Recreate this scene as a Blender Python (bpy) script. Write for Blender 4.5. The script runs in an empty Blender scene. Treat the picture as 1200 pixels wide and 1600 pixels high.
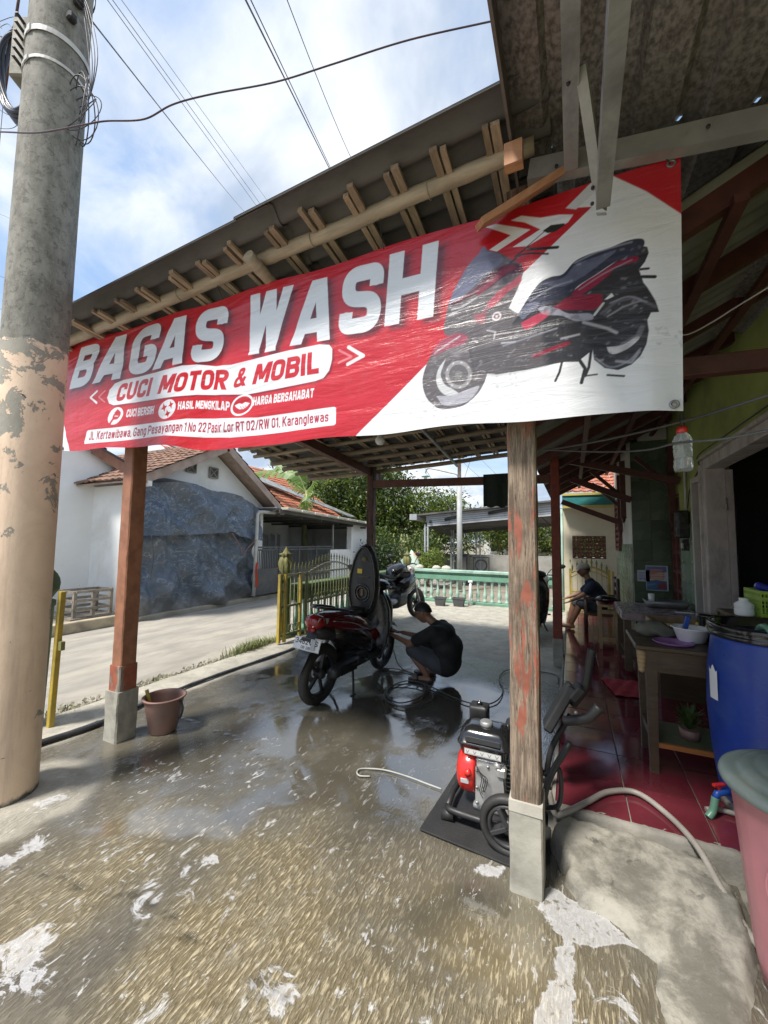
import bpy, math, random
import numpy as np
from mathutils import Vector, Matrix, noise as mnoise

random.seed(7); np.random.seed(7)
PI = math.pi
SC = bpy.context.scene
COL = SC.collection

# ------------------------------------------------------------ camera
cam_d = bpy.data.cameras.new('camera'); cam = bpy.data.objects.new('camera', cam_d); COL.objects.link(cam)
cam_d.sensor_fit = 'VERTICAL'; cam_d.sensor_height = 36.0; cam_d.lens = 13.995
cam_d.clip_start = 0.05; cam_d.clip_end = 3000
EYE = Vector((0, 0, 1.55))
yaw, pitch, roll = math.radians(25.3), math.radians(4.2), math.radians(0.7)
FW = Vector((-math.sin(yaw)*math.cos(pitch), math.cos(yaw)*math.cos(pitch), math.sin(pitch)))
_r = Vector((math.cos(yaw), math.sin(yaw), 0)); _u = _r.cross(FW)
RT = _r*math.cos(roll) + _u*math.sin(roll); UP = _u*math.cos(roll) - _r*math.sin(roll)
cam.matrix_world = Matrix(((RT.x, UP.x, -FW.x, EYE.x), (RT.y, UP.y, -FW.y, EYE.y), (RT.z, UP.z, -FW.z, EYE.z), (0, 0, 0, 1)))
SC.camera = cam
SC.view_settings.view_transform = 'Standard'; SC.view_settings.look = 'None'
SC.view_settings.gamma = 1; SC.view_settings.use_curve_mapping = False
SC.view_settings.exposure = 1.25
SC.cycles.max_bounces = 9; SC.cycles.diffuse_bounces = 6; SC.cycles.transparent_max_bounces = 12

def at(px, py, **k):
    """survey helper: a point sighted from the camera station onto a plane X=, Y= or Z="""
    d = FW*622.0 + RT*(px-600) + UP*(800-py)
    a, v = list(k.items())[0]; i = 'XYZ'.index(a)
    return EYE + d*((v-EYE[i])/d[i])

# ------------------------------------------------------------ node helpers
class NT:
    def __init__(s, tree): s.t = tree; s.n = tree.nodes; s.l = tree.links
    def new(s, typ, **kw):
        nd = s.n.new(typ)
        for k, v in kw.items(): setattr(nd, k, v)
        return nd
    def put(s, nd, key, v):
        if v is None: return
        i = nd.inputs[key]
        if isinstance(v, bpy.types.NodeSocket): s.l.new(v, i)
        elif isinstance(v, (tuple, list)) and len(v) == 3 and i.type == 'RGBA': i.default_value = (*v, 1)
        elif i.type == 'RGBA' and isinstance(v, (int, float)): i.default_value = (v, v, v, 1)
        else: i.default_value = v
    def coord(s, kind='Object'): return s.new('ShaderNodeTexCoord').outputs[kind]
    def mapping(s, vec, scale=(1, 1, 1), rot=(0, 0, 0), loc=(0, 0, 0)):
        m = s.new('ShaderNodeMapping'); s.put(m, 'Vector', vec)
        m.inputs['Scale'].default_value = scale; m.inputs['Rotation'].default_value = rot; m.inputs['Location'].default_value = loc
        return m.outputs[0]
    def noise(s, vec, scale=5, detail=4, rough=0.55, dist=0, out='Fac'):
        m = s.new('ShaderNodeTexNoise'); s.put(m, 'Vector', vec)
        for k, v in (('Scale', scale), ('Detail', detail), ('Roughness', rough), ('Distortion', dist)): s.put(m, k, v)
        return m.outputs[out]
    def voro(s, vec, scale=5, feature='F1', out='Distance', rnd=1):
        m = s.new('ShaderNodeTexVoronoi', feature=feature); s.put(m, 'Vector', vec); s.put(m, 'Scale', scale); s.put(m, 'Randomness', rnd)
        return m.outputs[out]
    def wave(s, vec, scale=5, dist=0, direction='X', detail=2):
        m = s.new('ShaderNodeTexWave', bands_direction=direction); s.put(m, 'Vector', vec); s.put(m, 'Scale', scale)
        s.put(m, 'Distortion', dist); s.put(m, 'Detail', detail); return m.outputs['Fac']
    def ramp(s, fac, stops, interp='LINEAR'):
        m = s.new('ShaderNodeValToRGB'); s.put(m, 'Fac', fac); cr = m.color_ramp; cr.interpolation = interp
        while len(cr.elements) < len(stops): cr.elements.new(0.5)
        for e, (p, c) in zip(cr.elements, stops):
            e.position = p; e.color = (c, c, c, 1) if isinstance(c, (int, float)) else (*c, 1)
        return m.outputs[0]
    def rng(s, v, a, b, c=0.0, d=1.0, smooth=True):
        m = s.new('ShaderNodeMapRange'); s.put(m, 'Value', v)
        if smooth: m.interpolation_type = 'SMOOTHSTEP'
        for k, x in (('From Min', a), ('From Max', b), ('To Min', c), ('To Max', d)): s.put(m, k, x)
        return m.outputs[0]
    def mix(s, f, a, b, mode='MIX'):
        m = s.new('ShaderNodeMix', data_type='RGBA', blend_type=mode)
        s.put(m, 0, f); s.put(m, 6, a); s.put(m, 7, b); return m.outputs[2]
    def math(s, op, a, b=None, clamp=False):
        m = s.new('ShaderNodeMath', operation=op, use_clamp=clamp); s.put(m, 0, a); s.put(m, 1, b); return m.outputs[0]
    def attr(s, name, out='Fac'):
        m = s.new('ShaderNodeAttribute', attribute_name=name); return m.outputs[out]
    def bump(s, h, strength=0.3, dist=0.01, normal=None):
        m = s.new('ShaderNodeBump'); s.put(m, 'Height', h); s.put(m, 'Strength', strength); s.put(m, 'Distance', dist)
        s.put(m, 'Normal', normal); return m.outputs[0]
    def sep(s, v):
        m = s.new('ShaderNodeSeparateXYZ'); s.put(m, 0, v); return m.outputs
    def rand(s): return s.new('ShaderNodeObjectInfo').outputs['Random']

MATS = {}
def newmat(name):
    m = bpy.data.materials.new(name); m.use_nodes = True; m.node_tree.nodes.clear()
    nt = NT(m.node_tree); b = nt.new('ShaderNodeBsdfPrincipled'); o = nt.new('ShaderNodeOutputMaterial')
    nt.l.new(b.outputs[0], o.inputs[0]); MATS[name] = m
    return m, nt, b
def setb(nt, b, **kw):
    names = dict(col='Base Color', rough='Roughness', metal='Metallic', normal='Normal', trans='Transmission Weight',
                 spec='Specular IOR Level', coat='Coat Weight', croughness='Coat Roughness', alpha='Alpha', emit='Emission Color',
                 estr='Emission Strength', sheen='Sheen Weight', ior='IOR', sub='Subsurface Weight')
    for k, v in kw.items(): nt.put(b, names[k], v)

def pm(name, c1, c2=None, scale=6, rough=0.6, metal=0.0, bump=0.15, bscale=None, stretch=(1, 1, 1), dirt=None, dscale=1.5,
       damt=0.5, spec=0.5, vary=0.0, coat=0.0, rv=0.12, bdist=0.004):
    """weathered surface: two tones of noise, dirt blotches with a shape of their own, fine relief"""
    if name in MATS: return MATS[name]
    m, nt, b = newmat(name)
    v = nt.mapping(nt.coord(), scale=stretch)
    if c2 is None: c2 = tuple(x*0.72 for x in c1)
    n1 = nt.noise(v, scale, 6, 0.6)
    c = nt.mix(nt.rng(n1, 0.32, 0.7), c1, c2)
    if dirt is not None:
        n2 = nt.noise(v, dscale, 7, 0.68, 0.4)
        c = nt.mix(nt.math('MULTIPLY', nt.rng(n2, 0.45, 0.68), damt), c, dirt)
    if vary:
        c = nt.mix(1.0, c, nt.ramp(nt.rand(), [(0, 1-vary), (1, 1+vary*0.3)]), 'MULTIPLY')
    nb = nt.noise(v, bscale or scale*6, 5, 0.65)
    r = nt.rng(nt.noise(v, scale*2.3, 3), 0.2, 0.8, max(0.02, rough-rv), min(1, rough+rv))
    setb(nt, b, col=c, rough=r, metal=metal, spec=spec, coat=coat)
    if bump: setb(nt, b, normal=nt.bump(nb, bump, bdist))
    return m

# ------------------------------------------------------------ sky and sun
SUN_EL, SUN_AZ = math.radians(58), math.radians(205)   # azimuth from +Y clockwise: from behind the left shoulder
w = bpy.data.worlds.new('World'); SC.world = w; w.use_nodes = True; w.node_tree.nodes.clear()
nt = NT(w.node_tree)
sky = nt.new('ShaderNodeTexSky', sky_type='NISHITA', sun_disc=False)
sky.sun_elevation = SUN_EL; sky.sun_rotation = SUN_AZ; sky.altitude = 100; sky.air_density = 1.3; sky.dust_density = 1.6; sky.ozone_density = 1.2
g = nt.coord('Generated')
sx, sy, sz = nt.sep(g)
zz = nt.math('MAXIMUM', nt.math('ADD', sz, 0.22), 0.06)
cv = nt.new('ShaderNodeCombineXYZ'); nt.put(cv, 0, nt.math('DIVIDE', sx, zz)); nt.put(cv, 1, nt.math('DIVIDE', sy, zz)); nt.put(cv, 2, 0.35)
cvec = nt.mapping(cv.outputs[0], loc=(5.3, 2.9, 0))
big = nt.noise(cvec, 0.95, 9, 0.52, 0.25)
wisp = nt.noise(cvec, 3.4, 8, 0.62, 0.6)
cov = nt.math('ADD', nt.math('MULTIPLY', big, 0.80), nt.math('MULTIPLY', wisp, 0.20))
cov = nt.rng(cov, 0.37, 0.53)
hz = nt.rng(sz, 0.0, 0.30, 0.85, 0.0)
cov = nt.math('MAXIMUM', cov, hz)
shade = nt.noise(nt.mapping(cvec, loc=(0.18, 0.1, 0.3)), 1.9, 6, 0.55, 0.3)
ccol = nt.mix(nt.rng(shade, 0.38, 0.60), (2.35, 2.8, 3.5), (4.75, 4.9, 5.1))
skyb = nt.mix(0.5, sky.outputs[0], (1.6, 2.5, 4.0))
skc = nt.mix(nt.math('MULTIPLY', cov, 0.9), skyb, ccol)
bg = nt.new('ShaderNodeBackground'); nt.put(bg, 'Color', skc); nt.put(bg, 'Strength', 0.10)
wo = nt.new('ShaderNodeOutputWorld'); nt.l.new(bg.outputs[0], wo.inputs[0])
sun_d = bpy.data.lights.new('sun', 'SUN'); sun_d.energy = 2.5; sun_d.angle = math.radians(10); sun_d.color = (1.0, 0.95, 0.87)
sun = bpy.data.objects.new('sun', sun_d); COL.objects.link(sun)
sdir = Vector((math.sin(SUN_AZ)*math.cos(SUN_EL), math.cos(SUN_AZ)*math.cos(SUN_EL), math.sin(SUN_EL)))
sun.rotation_euler = sdir.to_track_quat('Z', 'Y').to_euler(); sun.location = (0, 0, 20)

# ------------------------------------------------------------ mesh helpers
class MB:
    """collects faces; build() links them as one mesh object"""
    def __init__(s): s.v = []; s.f = []; s.mi = []; s.sm = []; s.cur = 0
    def add(s, vs, fs, smooth=False, M=None):
        o = len(s.v)
        for p in vs:
            p = Vector(p); s.v.append(M @ p if M is not None else p)
        for f in fs: s.f.append([i+o for i in f]); s.mi.append(s.cur); s.sm.append(smooth)
        return s
    def box(s, c, size, rot=(0, 0, 0), M=None, ch=0.0):
        x, y, z = (d/2 for d in size)
        R = Matrix.Translation(Vector(c)) @ Matrix.Rotation(rot[2], 4, 'Z') @ Matrix.Rotation(rot[1], 4, 'Y') @ Matrix.Rotation(rot[0], 4, 'X')
        if M is not None: R = M @ R
        if ch <= 0:
            vs = [(-x, -y, -z), (x, -y, -z), (x, y, -z), (-x, y, -z), (-x, -y, z), (x, -y, z), (x, y, z), (-x, y, z)]
            return s.add(vs, [(3, 2, 1, 0), (4, 5, 6, 7), (0, 1, 5, 4), (1, 2, 6, 5), (2, 3, 7, 6), (3, 0, 4, 7)], False, R)
        c_ = ch; vs = []
        idx = {}
        for sx_ in (-1, 1):
            for sy_ in (-1, 1):
                for sz_ in (-1, 1):
                    for ax in range(3):
                        p = [sx_*(x-c_), sy_*(y-c_), sz_*(z-c_)]; p[ax] = (sx_, sy_, sz_)[ax]*(x, y, z)[ax]
                        idx[(sx_, sy_, sz_, ax)] = len(vs); vs.append(p)
        fs = []
        for ax in range(3):
            a, b = [i for i in range(3) if i != ax]
            for sg in (-1, 1):
                q = []
                for (ua, ub) in ((-1, -1), (1, -1), (1, 1), (-1, 1)):
                    k = [0, 0, 0]; k[ax] = sg; k[a] = ua; k[b] = ub; q.append(idx[(*k, ax)])
                fs.append(q)
        for ax in range(3):
            a, b = [i for i in range(3) if i != ax]
            for ua in (-1, 1):
                for ub in (-1, 1):
                    k0 = [0, 0, 0]; k1 = [0, 0, 0]; k0[ax] = -1; k1[ax] = 1
                    for k in (k0, k1): k[a] = ua; k[b] = ub
                    fs.append([idx[(*k0, a)], idx[(*k1, a)], idx[(*k1, b)], idx[(*k0, b)]])
        for c3 in ((i, j, k) for i in (-1, 1) for j in (-1, 1) for k in (-1, 1)):
            fs.append([idx[(*c3, 0)], idx[(*c3, 1)], idx[(*c3, 2)]])
        return s.add(vs, fs, False, R)
    def beam(s, p, q, w, h, up=(0, 0, 1), ch=0.0):
        p, q = Vector(p), Vector(q); d = q-p; L = d.length; d.normalize(); up = Vector(up)
        x = d.cross(up)
        if x.length < 1e-4: x = d.cross(Vector((1, 0, 0)))
        x.normalize(); z = x.cross(d)
        c = (p+q)/2
        M = Matrix(((x.x, d.x, z.x, c.x), (x.y, d.y, z.y, c.y), (x.z, d.z, z.z, c.z), (0, 0, 0, 1)))
        return s.box((0, 0, 0), (w, L, h), M=M, ch=ch)
    def tube(s, pts, r, n=8, caps=True, smooth=True, closed=False, squash=1.0):
        pts = [Vector(p) for p in pts]; m = len(pts)
        rs = r if isinstance(r, (list, tuple)) else [r]*m
        vs = []; prev = None
        for i, p in enumerate(pts):
            if closed: t = pts[(i+1) % m]-pts[i-1]
            else: t = pts[min(i+1, m-1)]-pts[max(i-1, 0)]
            if t.length < 1e-9: t = Vector((0, 0, 1))
            t.normalize()
            if prev is None:
                a = Vector((0, 0, 1)) if abs(t.z) < 0.9 else Vector((1, 0, 0)); x = t.cross(a).normalized()
            else:
                x = prev - t*prev.dot(t)
                if x.length < 1e-6: x = t.cross(Vector((0, 0, 1)))
                x.normalize()
            prev = x; y = t.cross(x)
            for k in range(n):
                a = 2*PI*k/n; vs.append(p + (x*math.cos(a) + y*math.sin(a)*squash)*rs[i])
        fs = []
        for i in range(m if closed else m-1):
            j = (i+1) % m
            for k in range(n): fs.append([i*n+k, i*n+(k+1) % n, j*n+(k+1) % n, j*n+k])
        s.add(vs, fs, smooth)
        if caps and not closed:
            o = len(s.v)-len(vs)
            s.f.append([o+k for k in range(n)][::-1]); s.mi.append(s.cur); s.sm.append(False)
            s.f.append([o+(m-1)*n+k for k in range(n)]); s.mi.append(s.cur); s.sm.append(False)
        return s
    def lathe(s, prof, c=(0, 0, 0), n=24, axis='Z', smooth=True, M=None, cap=True):
        vs = []; fs = []; c = Vector(c)
        for r, h in prof:
            for k in range(n):
                a = 2*PI*k/n; x, y = r*math.cos(a), r*math.sin(a)
                p = {'Z': Vector((x, y, h)), 'X': Vector((h, x, y)), 'Y': Vector((y, h, x))}[axis]
                vs.append(c+p)
        for i in range(len(prof)-1):
            for k in range(n): fs.append([i*n+k, i*n+(k+1) % n, (i+1)*n+(k+1) % n, (i+1)*n+k])
        if cap:
            if prof[0][0] > 1e-5: fs.append([k for k in range(n)][::-1])
            if prof[-1][0] > 1e-5: fs.append([(len(prof)-1)*n+k for k in range(n)])
        return s.add(vs, fs, smooth, M)
    def prism(s, poly, d, M=None, smooth=False):
        """poly (x,y) extruded along z from 0 to d"""
        n = len(poly)
        vs = [(x, y, 0) for x, y in poly] + [(x, y, d) for x, y in poly]
        fs = [list(range(n))[::-1], [i+n for i in range(n)]] + [[i, (i+1) % n, (i+1) % n+n, i+n] for i in range(n)]
        return s.add(vs, fs, smooth, M)
    def grid(s, fn, nu, nv, smooth=True, flip=False):
        vs = [fn(i/nu, j/nv) for j in range(nv+1) for i in range(nu+1)]
        fs = []
        for j in range(nv):
            for i in range(nu):
                a = j*(nu+1)+i; q = [a, a+1, a+nu+2, a+nu+1]; fs.append(q[::-1] if flip else q)
        return s.add(vs, fs, smooth)
    def sphere(s, c, r, nu=16, nv=10, M=None, sc=(1, 1, 1)):
        vs = []; fs = []
        for j in range(nv+1):
            th = PI*j/nv
            for i in range(nu):
                a = 2*PI*i/nu; vs.append((c[0]+r*sc[0]*math.sin(th)*math.cos(a), c[1]+r*sc[1]*math.sin(th)*math.sin(a), c[2]+r*sc[2]*math.cos(th)))
        for j in range(nv):
            for i in range(nu): fs.append([j*nu+i, (j+1)*nu+i, (j+1)*nu+(i+1) % nu, j*nu+(i+1) % nu])
        return s.add(vs, fs, True, M)
    def loft(s, rings, cap=True, smooth=True, M=None, closed=True):
        n = len(rings[0]); vs = [p for r in rings for p in r]; fs = []
        for i in range(len(rings)-1):
            for k in range(n if closed else n-1): fs.append([i*n+k, i*n+(k+1) % n, (i+1)*n+(k+1) % n, (i+1)*n+k])
        if cap and closed: fs.append(list(range(n))[::-1]); fs.append([(len(rings)-1)*n+k for k in range(n)])
        return s.add(vs, fs, smooth, M)
    def torus(s, c, R, r, axis='Z', n=32, m=10, M=None, sq=1.0):
        vs = []; fs = []; c = Vector(c)
        for i in range(n):
            a = 2*PI*i/n
            for k in range(m):
                b = 2*PI*k/m; rr = R+r*math.cos(b); h = r*math.sin(b)*sq
                x, y = rr*math.cos(a), rr*math.sin(a)
                vs.append(c+{'Z': Vector((x, y, h)), 'X': Vector((h, x, y)), 'Y': Vector((y, h, x))}[axis])
        for i in range(n):
            for k in range(m): fs.append([i*m+k, ((i+1) % n)*m+k, ((i+1) % n)*m+(k+1) % m, i*m+(k+1) % m])
        return s.add(vs, fs, True, M)

def wloc(o):
    v = Vector((0, 0, 0))
    while o is not None: v += o.location; o = o.parent
    return v
def obj(name, mb, mat, parent=None, world=True, label=None, kind=None, bevel=0, subd=0, solid=0, at_=None, origin=None):
    """one mesh object; mb in world coordinates (or in the parent's own frame with world=False)"""
    me = bpy.data.meshes.new(name)
    off = Vector((0, 0, 0))
    if parent is not None and world: off = wloc(parent)
    elif origin is not None: off = Vector(origin)
    me.from_pydata([tuple(v-off) for v in mb.v], [], mb.f)
    mats = mat if isinstance(mat, (list, tuple)) else [mat]
    for m in mats: me.materials.append(m)
    if len(mb.f) == len(me.polygons):
        me.polygons.foreach_set('use_smooth', mb.sm); me.polygons.foreach_set('material_index', mb.mi)
    me.update()
    o = bpy.data.objects.new(name, me); COL.objects.link(o)
    if origin is not None and parent is None: o.location = origin
    if parent is not None: o.parent = parent
    if label: o['label'] = label
    if kind: o['kind'] = kind
    if bevel:
        b = o.modifiers.new('bevel', 'BEVEL'); b.width = bevel; b.segments = 2; b.limit_method = 'ANGLE'; b.angle_limit = 0.6
    if subd:
        b = o.modifiers.new('sub', 'SUBSURF'); b.levels = subd; b.render_levels = subd
    return o
def tag(o, label, cat, group=None, kind=None):
    o['label'] = label; o['category'] = cat
    if group: o['group'] = group
    if kind: o['kind'] = kind
    return o
def thing(name, loc, label, cat, group=None, rz=0):
    o = bpy.data.objects.new(name, None); COL.objects.link(o); o.location = loc; o.rotation_euler = (0, 0, rz); o.empty_display_size = 0.1
    return tag(o, label, cat, group)
def struct(name, mb, mat, parent=None, **k):
    o = obj(name, mb, mat, parent, **k)
    if parent is None: o['kind'] = 'structure'
    return o
def copy_tree(o, parent=None, loc=None, rz=None, label=None):
    c = o.copy(); COL.objects.link(c); c.parent = parent
    if loc is not None: c.location = loc
    if rz is not None: c.rotation_euler = (0, 0, rz)
    if label: c['label'] = label
    for ch in list(o.children): copy_tree(ch, c)
    return c
def inst(name, src, parent, loc, rot=(0, 0, 0), sc=(1, 1, 1)):
    """another piece that shares src's mesh"""
    o = bpy.data.objects.new(name, src.data); COL.objects.link(o); o.parent = parent; o.location = loc; o.rotation_euler = rot; o.scale = sc
    return o
def catmull(pts, n=8):
    pts = [Vector(p) for p in pts]; out = []
    P = [pts[0]*2-pts[1]] + pts + [pts[-1]*2-pts[-2]]
    for i in range(1, len(P)-2):
        for k in range(n):
            t = k/n; a, b, c, d = P[i-1], P[i], P[i+1], P[i+2]
            out.append(0.5*((2*b)+(c-a)*t+(2*a-5*b+4*c-d)*t*t+(3*b-a-3*c+d)*t**3))
    out.append(pts[-1]); return out
def fbm(x, y, z=0.0, o=4): return mnoise.fractal(Vector((x, y, z)), 1.0, 2.0, o)
# ============================================================ GROUND
def vnoise(x, y, seed=0):
    """smooth value noise, numpy"""
    xi = np.floor(x).astype(np.int64); yi = np.floor(y).astype(np.int64); fx = x-xi; fy = y-yi
    fx = fx*fx*(3-2*fx); fy = fy*fy*(3-2*fy)
    def h(a, b):
        n = (a*374761393 + b*668265263 + seed*1442695041) & 0x7fffffff
        n = ((n ^ (n >> 13))*1274126177) & 0x7fffffff
        return ((n ^ (n >> 16)) & 0xffff)/65535.0
    return (h(xi, yi)*(1-fx)+h(xi+1, yi)*fx)*(1-fy)+(h(xi, yi+1)*(1-fx)+h(xi+1, yi+1)*fx)*fy
def vfbm(x, y, o=5, seed=0, g=0.5):
    s = 0; a = 1; t = 0
    for k in range(o): s = s+a*vnoise(x*2**k, y*2**k, seed+k*17); t += a; a *= g
    return s/t
def sst(x, a, b):
    t = np.clip((x-a)/(b-a), 0, 1); return t*t*(3-2*t)
def seg_dist(X, Y, pts):
    d = np.full(X.shape, 1e9)
    for (x0, y0), (x1, y1) in zip(pts[:-1], pts[1:]):
        vx, vy = x1-x0, y1-y0; L = vx*vx+vy*vy+1e-12
        t = np.clip(((X-x0)*vx+(Y-y0)*vy)/L, 0, 1); d = np.minimum(d, np.hypot(X-x0-t*vx, Y-y0-t*vy))
    return d
def poly_sd(X, Y, pts):
    """signed distance, negative inside"""
    d = seg_dist(X, Y, list(pts)+[pts[0]]); ins = np.zeros(X.shape, bool); n = len(pts)
    for i in range(n):
        x0, y0 = pts[i]; x1, y1 = pts[(i+1) % n]
        if y0 == y1: continue
        c = ((y0 > Y) != (y1 > Y)) & (X < (x1-x0)*(Y-y0)/(y1-y0)+x0); ins ^= c
    return np.where(ins, -d, d)
def np_grid(name, xs, ys, Z, attrs, mat, uvface=True):
    nx, ny = len(xs), len(ys); X, Y = np.meshgrid(xs, ys)
    me = bpy.data.meshes.new(name)
    co = np.stack([X, Y, Z], -1).reshape(-1, 3).astype(np.float32)
    i = np.arange(ny-1)[:, None]*nx+np.arange(nx-1)[None, :]
    f = np.stack([i, i+1, i+nx+1, i+nx], -1).reshape(-1, 4).astype(np.int32)
    me.vertices.add(len(co)); me.vertices.foreach_set('co', co.ravel())
    me.loops.add(f.size); me.loops.foreach_set('vertex_index', f.ravel())
    me.polygons.add(len(f)); me.polygons.foreach_set('loop_start', np.arange(0, f.size, 4, dtype=np.int32))
    me.polygons.foreach_set('loop_total', np.full(len(f), 4, np.int32)); me.polygons.foreach_set('use_smooth', np.ones(len(f), bool))
    me.update(calc_edges=True)
    for k, a in attrs.items():
        at_ = me.attributes.new(k, 'FLOAT', 'POINT'); at_.data.foreach_set('value', a.reshape(-1).astype(np.float32))
    me.materials.append(mat)
    o = bpy.data.objects.new(name, me); COL.objects.link(o); return o

# wet washing floor: wet / puddle / foam / crack masks are the real puddles and suds lying on it
def floor_material():
    m, nt, b = newmat('wet_concrete')
    v = nt.coord()
    wet, pud, foam, crk, och, suds = (nt.attr(k) for k in ('wet', 'puddle', 'foam', 'crack', 'ochre', 'suds'))
    M_ = lambda a, b_: nt.math('MULTIPLY', a, b_)
    warp = nt.mix(0.03, v, nt.noise(v, 3.0, 3, out='Color'))
    g1 = nt.noise(nt.mapping(warp, scale=(92, 17, 1), rot=(0, 0, 0.07)), 1.0, 2, 0.5, 0.15)
    g2 = nt.noise(nt.mapping(v, scale=(210, 30, 1), rot=(0, 0, 0.07)), 1.0, 2, 0.6, 0.1)
    gro = nt.math('ADD', M_(nt.rng(g1, 0.36, 0.64), 0.7), M_(nt.rng(g2, .3, .7), 0.3))
    blot = nt.noise(v, 1.7, 7, 0.65, 0.3); fine = nt.noise(v, 70, 5, 0.75); blot2 = nt.noise(v, 5.5, 8, 0.70, 0.4); grit = nt.noise(v, 190, 3, .8)
    dry = nt.mix(nt.rng(blot2, 0.34, 0.66), (0.50, 0.47, 0.40), (0.35, 0.33, 0.275))
    dry = nt.mix(M_(nt.rng(fine, 0.5, 0.72), 0.4), dry, (0.23, 0.21, 0.175))
    wetc = nt.mix(nt.rng(blot, 0.3, 0.7), (0.165, 0.148, 0.112), (0.085, 0.077, 0.060))
    wetc = nt.mix(M_(pud, .62), wetc, (.075, .069, .052))
    wetc = nt.mix(M_(M_(nt.rng(gro, .55, .9), nt.math('SUBTRACT', 1.0, pud)), .30), wetc, (.30, .275, .215))
    gold = nt.mix(nt.rng(nt.math('ADD', M_(g1, .6), M_(g2, .4)), 0.50, 0.62), (0.215, 0.175, 0.102), (0.56, 0.48, 0.32))
    gold = nt.mix(M_(nt.rng(blot2, 0.46, 0.66), 0.5), gold, (0.30, 0.27, 0.20))
    c = nt.mix(wet, dry, nt.mix(och, wetc, gold))
    c = nt.mix(M_(nt.rng(grit, .52, .70), .35), c, (.06, .052, .04))
    # thin milky film of suds, its rim broken by noise
    fn = nt.noise(v, 7, 9, 0.66, 0.9)
    ff = nt.math('ADD', foam, M_(nt.math('SUBTRACT', fn, 0.5), 1.5))
    fm = nt.rng(ff, 0.50, 0.60)
    rim = M_(nt.rng(ff, 0.50, 0.54), nt.rng(ff, 0.66, 0.57))
    lace = nt.math('ABSOLUTE', nt.math('SUBTRACT', nt.noise(v, 17, 5, .6, 1.2), .5))
    body = nt.math('ADD', nt.math('ADD', 0.46, M_(rim, 0.22)), M_(nt.rng(lace, .05, .0), .14))
    body = nt.math('SUBTRACT', body, M_(nt.rng(nt.noise(v, 26, 4, .6, .5), .56, .66), .40))
    film = M_(fm, nt.rng(body, 0, 1, 0, 1, False))
    # flecks strung along the grooves and loose bubble rafts
    st = nt.noise(nt.mapping(v, scale=(34, 11, 1), rot=(0, 0, 0.10)), 1.0, 4, 0.62, 0.8)
    st2 = nt.noise(nt.mapping(v, scale=(12, 6.5, 1), rot=(0, 0, 0.10)), 1.0, 6, 0.66, 1.1)
    patch = nt.rng(nt.noise(v, 2.3, 5, .6), .38, .62)
    fl1 = nt.rng(nt.math('ADD', st, M_(patch, .05)), 0.65, 0.70); fl2 = nt.rng(nt.math('ADD', st2, M_(patch, .04)), 0.63, 0.68)
    fl2 = M_(fl2, nt.math('SUBTRACT', 1.0, M_(nt.rng(nt.noise(v, 40, 3, .6), .52, .6), .7)))
    flk = M_(nt.math('MAXIMUM', M_(fl1, .55), M_(fl2, .58)), suds)
    fmm = nt.math('MAXIMUM', film, flk)
    c = nt.mix(fmm, c, nt.mix(film, (0.74, 0.74, 0.74), (.60, .61, .65)))
    c = nt.mix(M_(crk, 0.6), c, (0.05, 0.045, 0.035))
    rw = nt.mix(pud, nt.rng(blot2, 0.3, 0.7, 0.09, 0.24), nt.rng(fine, 0.3, 0.7, 0.015, 0.035))
    r = nt.mix(wet, 0.75, rw); r = nt.mix(M_(flk, 0.6), r, 0.35); r = nt.mix(fm, r, .10)
    amp = M_(nt.math('SUBTRACT', 1.0, M_(pud, 0.96)), nt.math('ADD', .35, M_(och, .65)))
    h = M_(gro, M_(amp, nt.rng(fm, 0, 1, 1, .18)))
    h = nt.math('ADD', h, M_(M_(blot2, amp), 0.7)); h = nt.math('ADD', h, M_(M_(fine, amp), .25))
    h = nt.math('ADD', h, M_(flk, 0.08)); h = nt.math('SUBTRACT', h, M_(crk, 0.7))
    h = nt.math('ADD', h, M_(nt.noise(v, 7, 3, 0.5), M_(pud, 0.05)))
    setb(nt, b, col=c, rough=r, normal=nt.bump(h, 0.75, 0.014), spec=0.5, ior=nt.mix(wet, 1.45, nt.mix(pud, 1.85, 2.45)))
    return m
xs = np.arange(-4.06, 1.91, 0.022); ys = np.arange(-1.2, 10.6, 0.03)
X, Y = np.meshgrid(xs, ys)
wx = (vfbm(X*2.1, Y*2.1, 5, 3)-0.5); wy = (vfbm(X*2.1, Y*2.1, 5, 9)-0.5)
wet = 1-sst(Y+wy*2.2+wx+0.25*(X+1.5), 5.0, 6.3)
wet *= sst(X+wx*0.5, -3.62, -3.45)
wet *= sst(np.hypot(X+3.06, (Y-1.28)*0.9)+wx*0.35, 0.36, 0.48)*0.75+0.25
def blob(cx, cy, rx, ry, ang=0, e=0.25, k=0.9):
    c, s_ = math.cos(ang), math.sin(ang); dx, dy = X-cx, Y-cy
    u = (dx*c+dy*s_)/rx; v_ = (-dx*s_+dy*c)/ry
    return 1-sst(np.hypot(u, v_)+wx*k*1.2, 1-e, 1+e)
pud = np.zeros_like(X)
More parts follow.
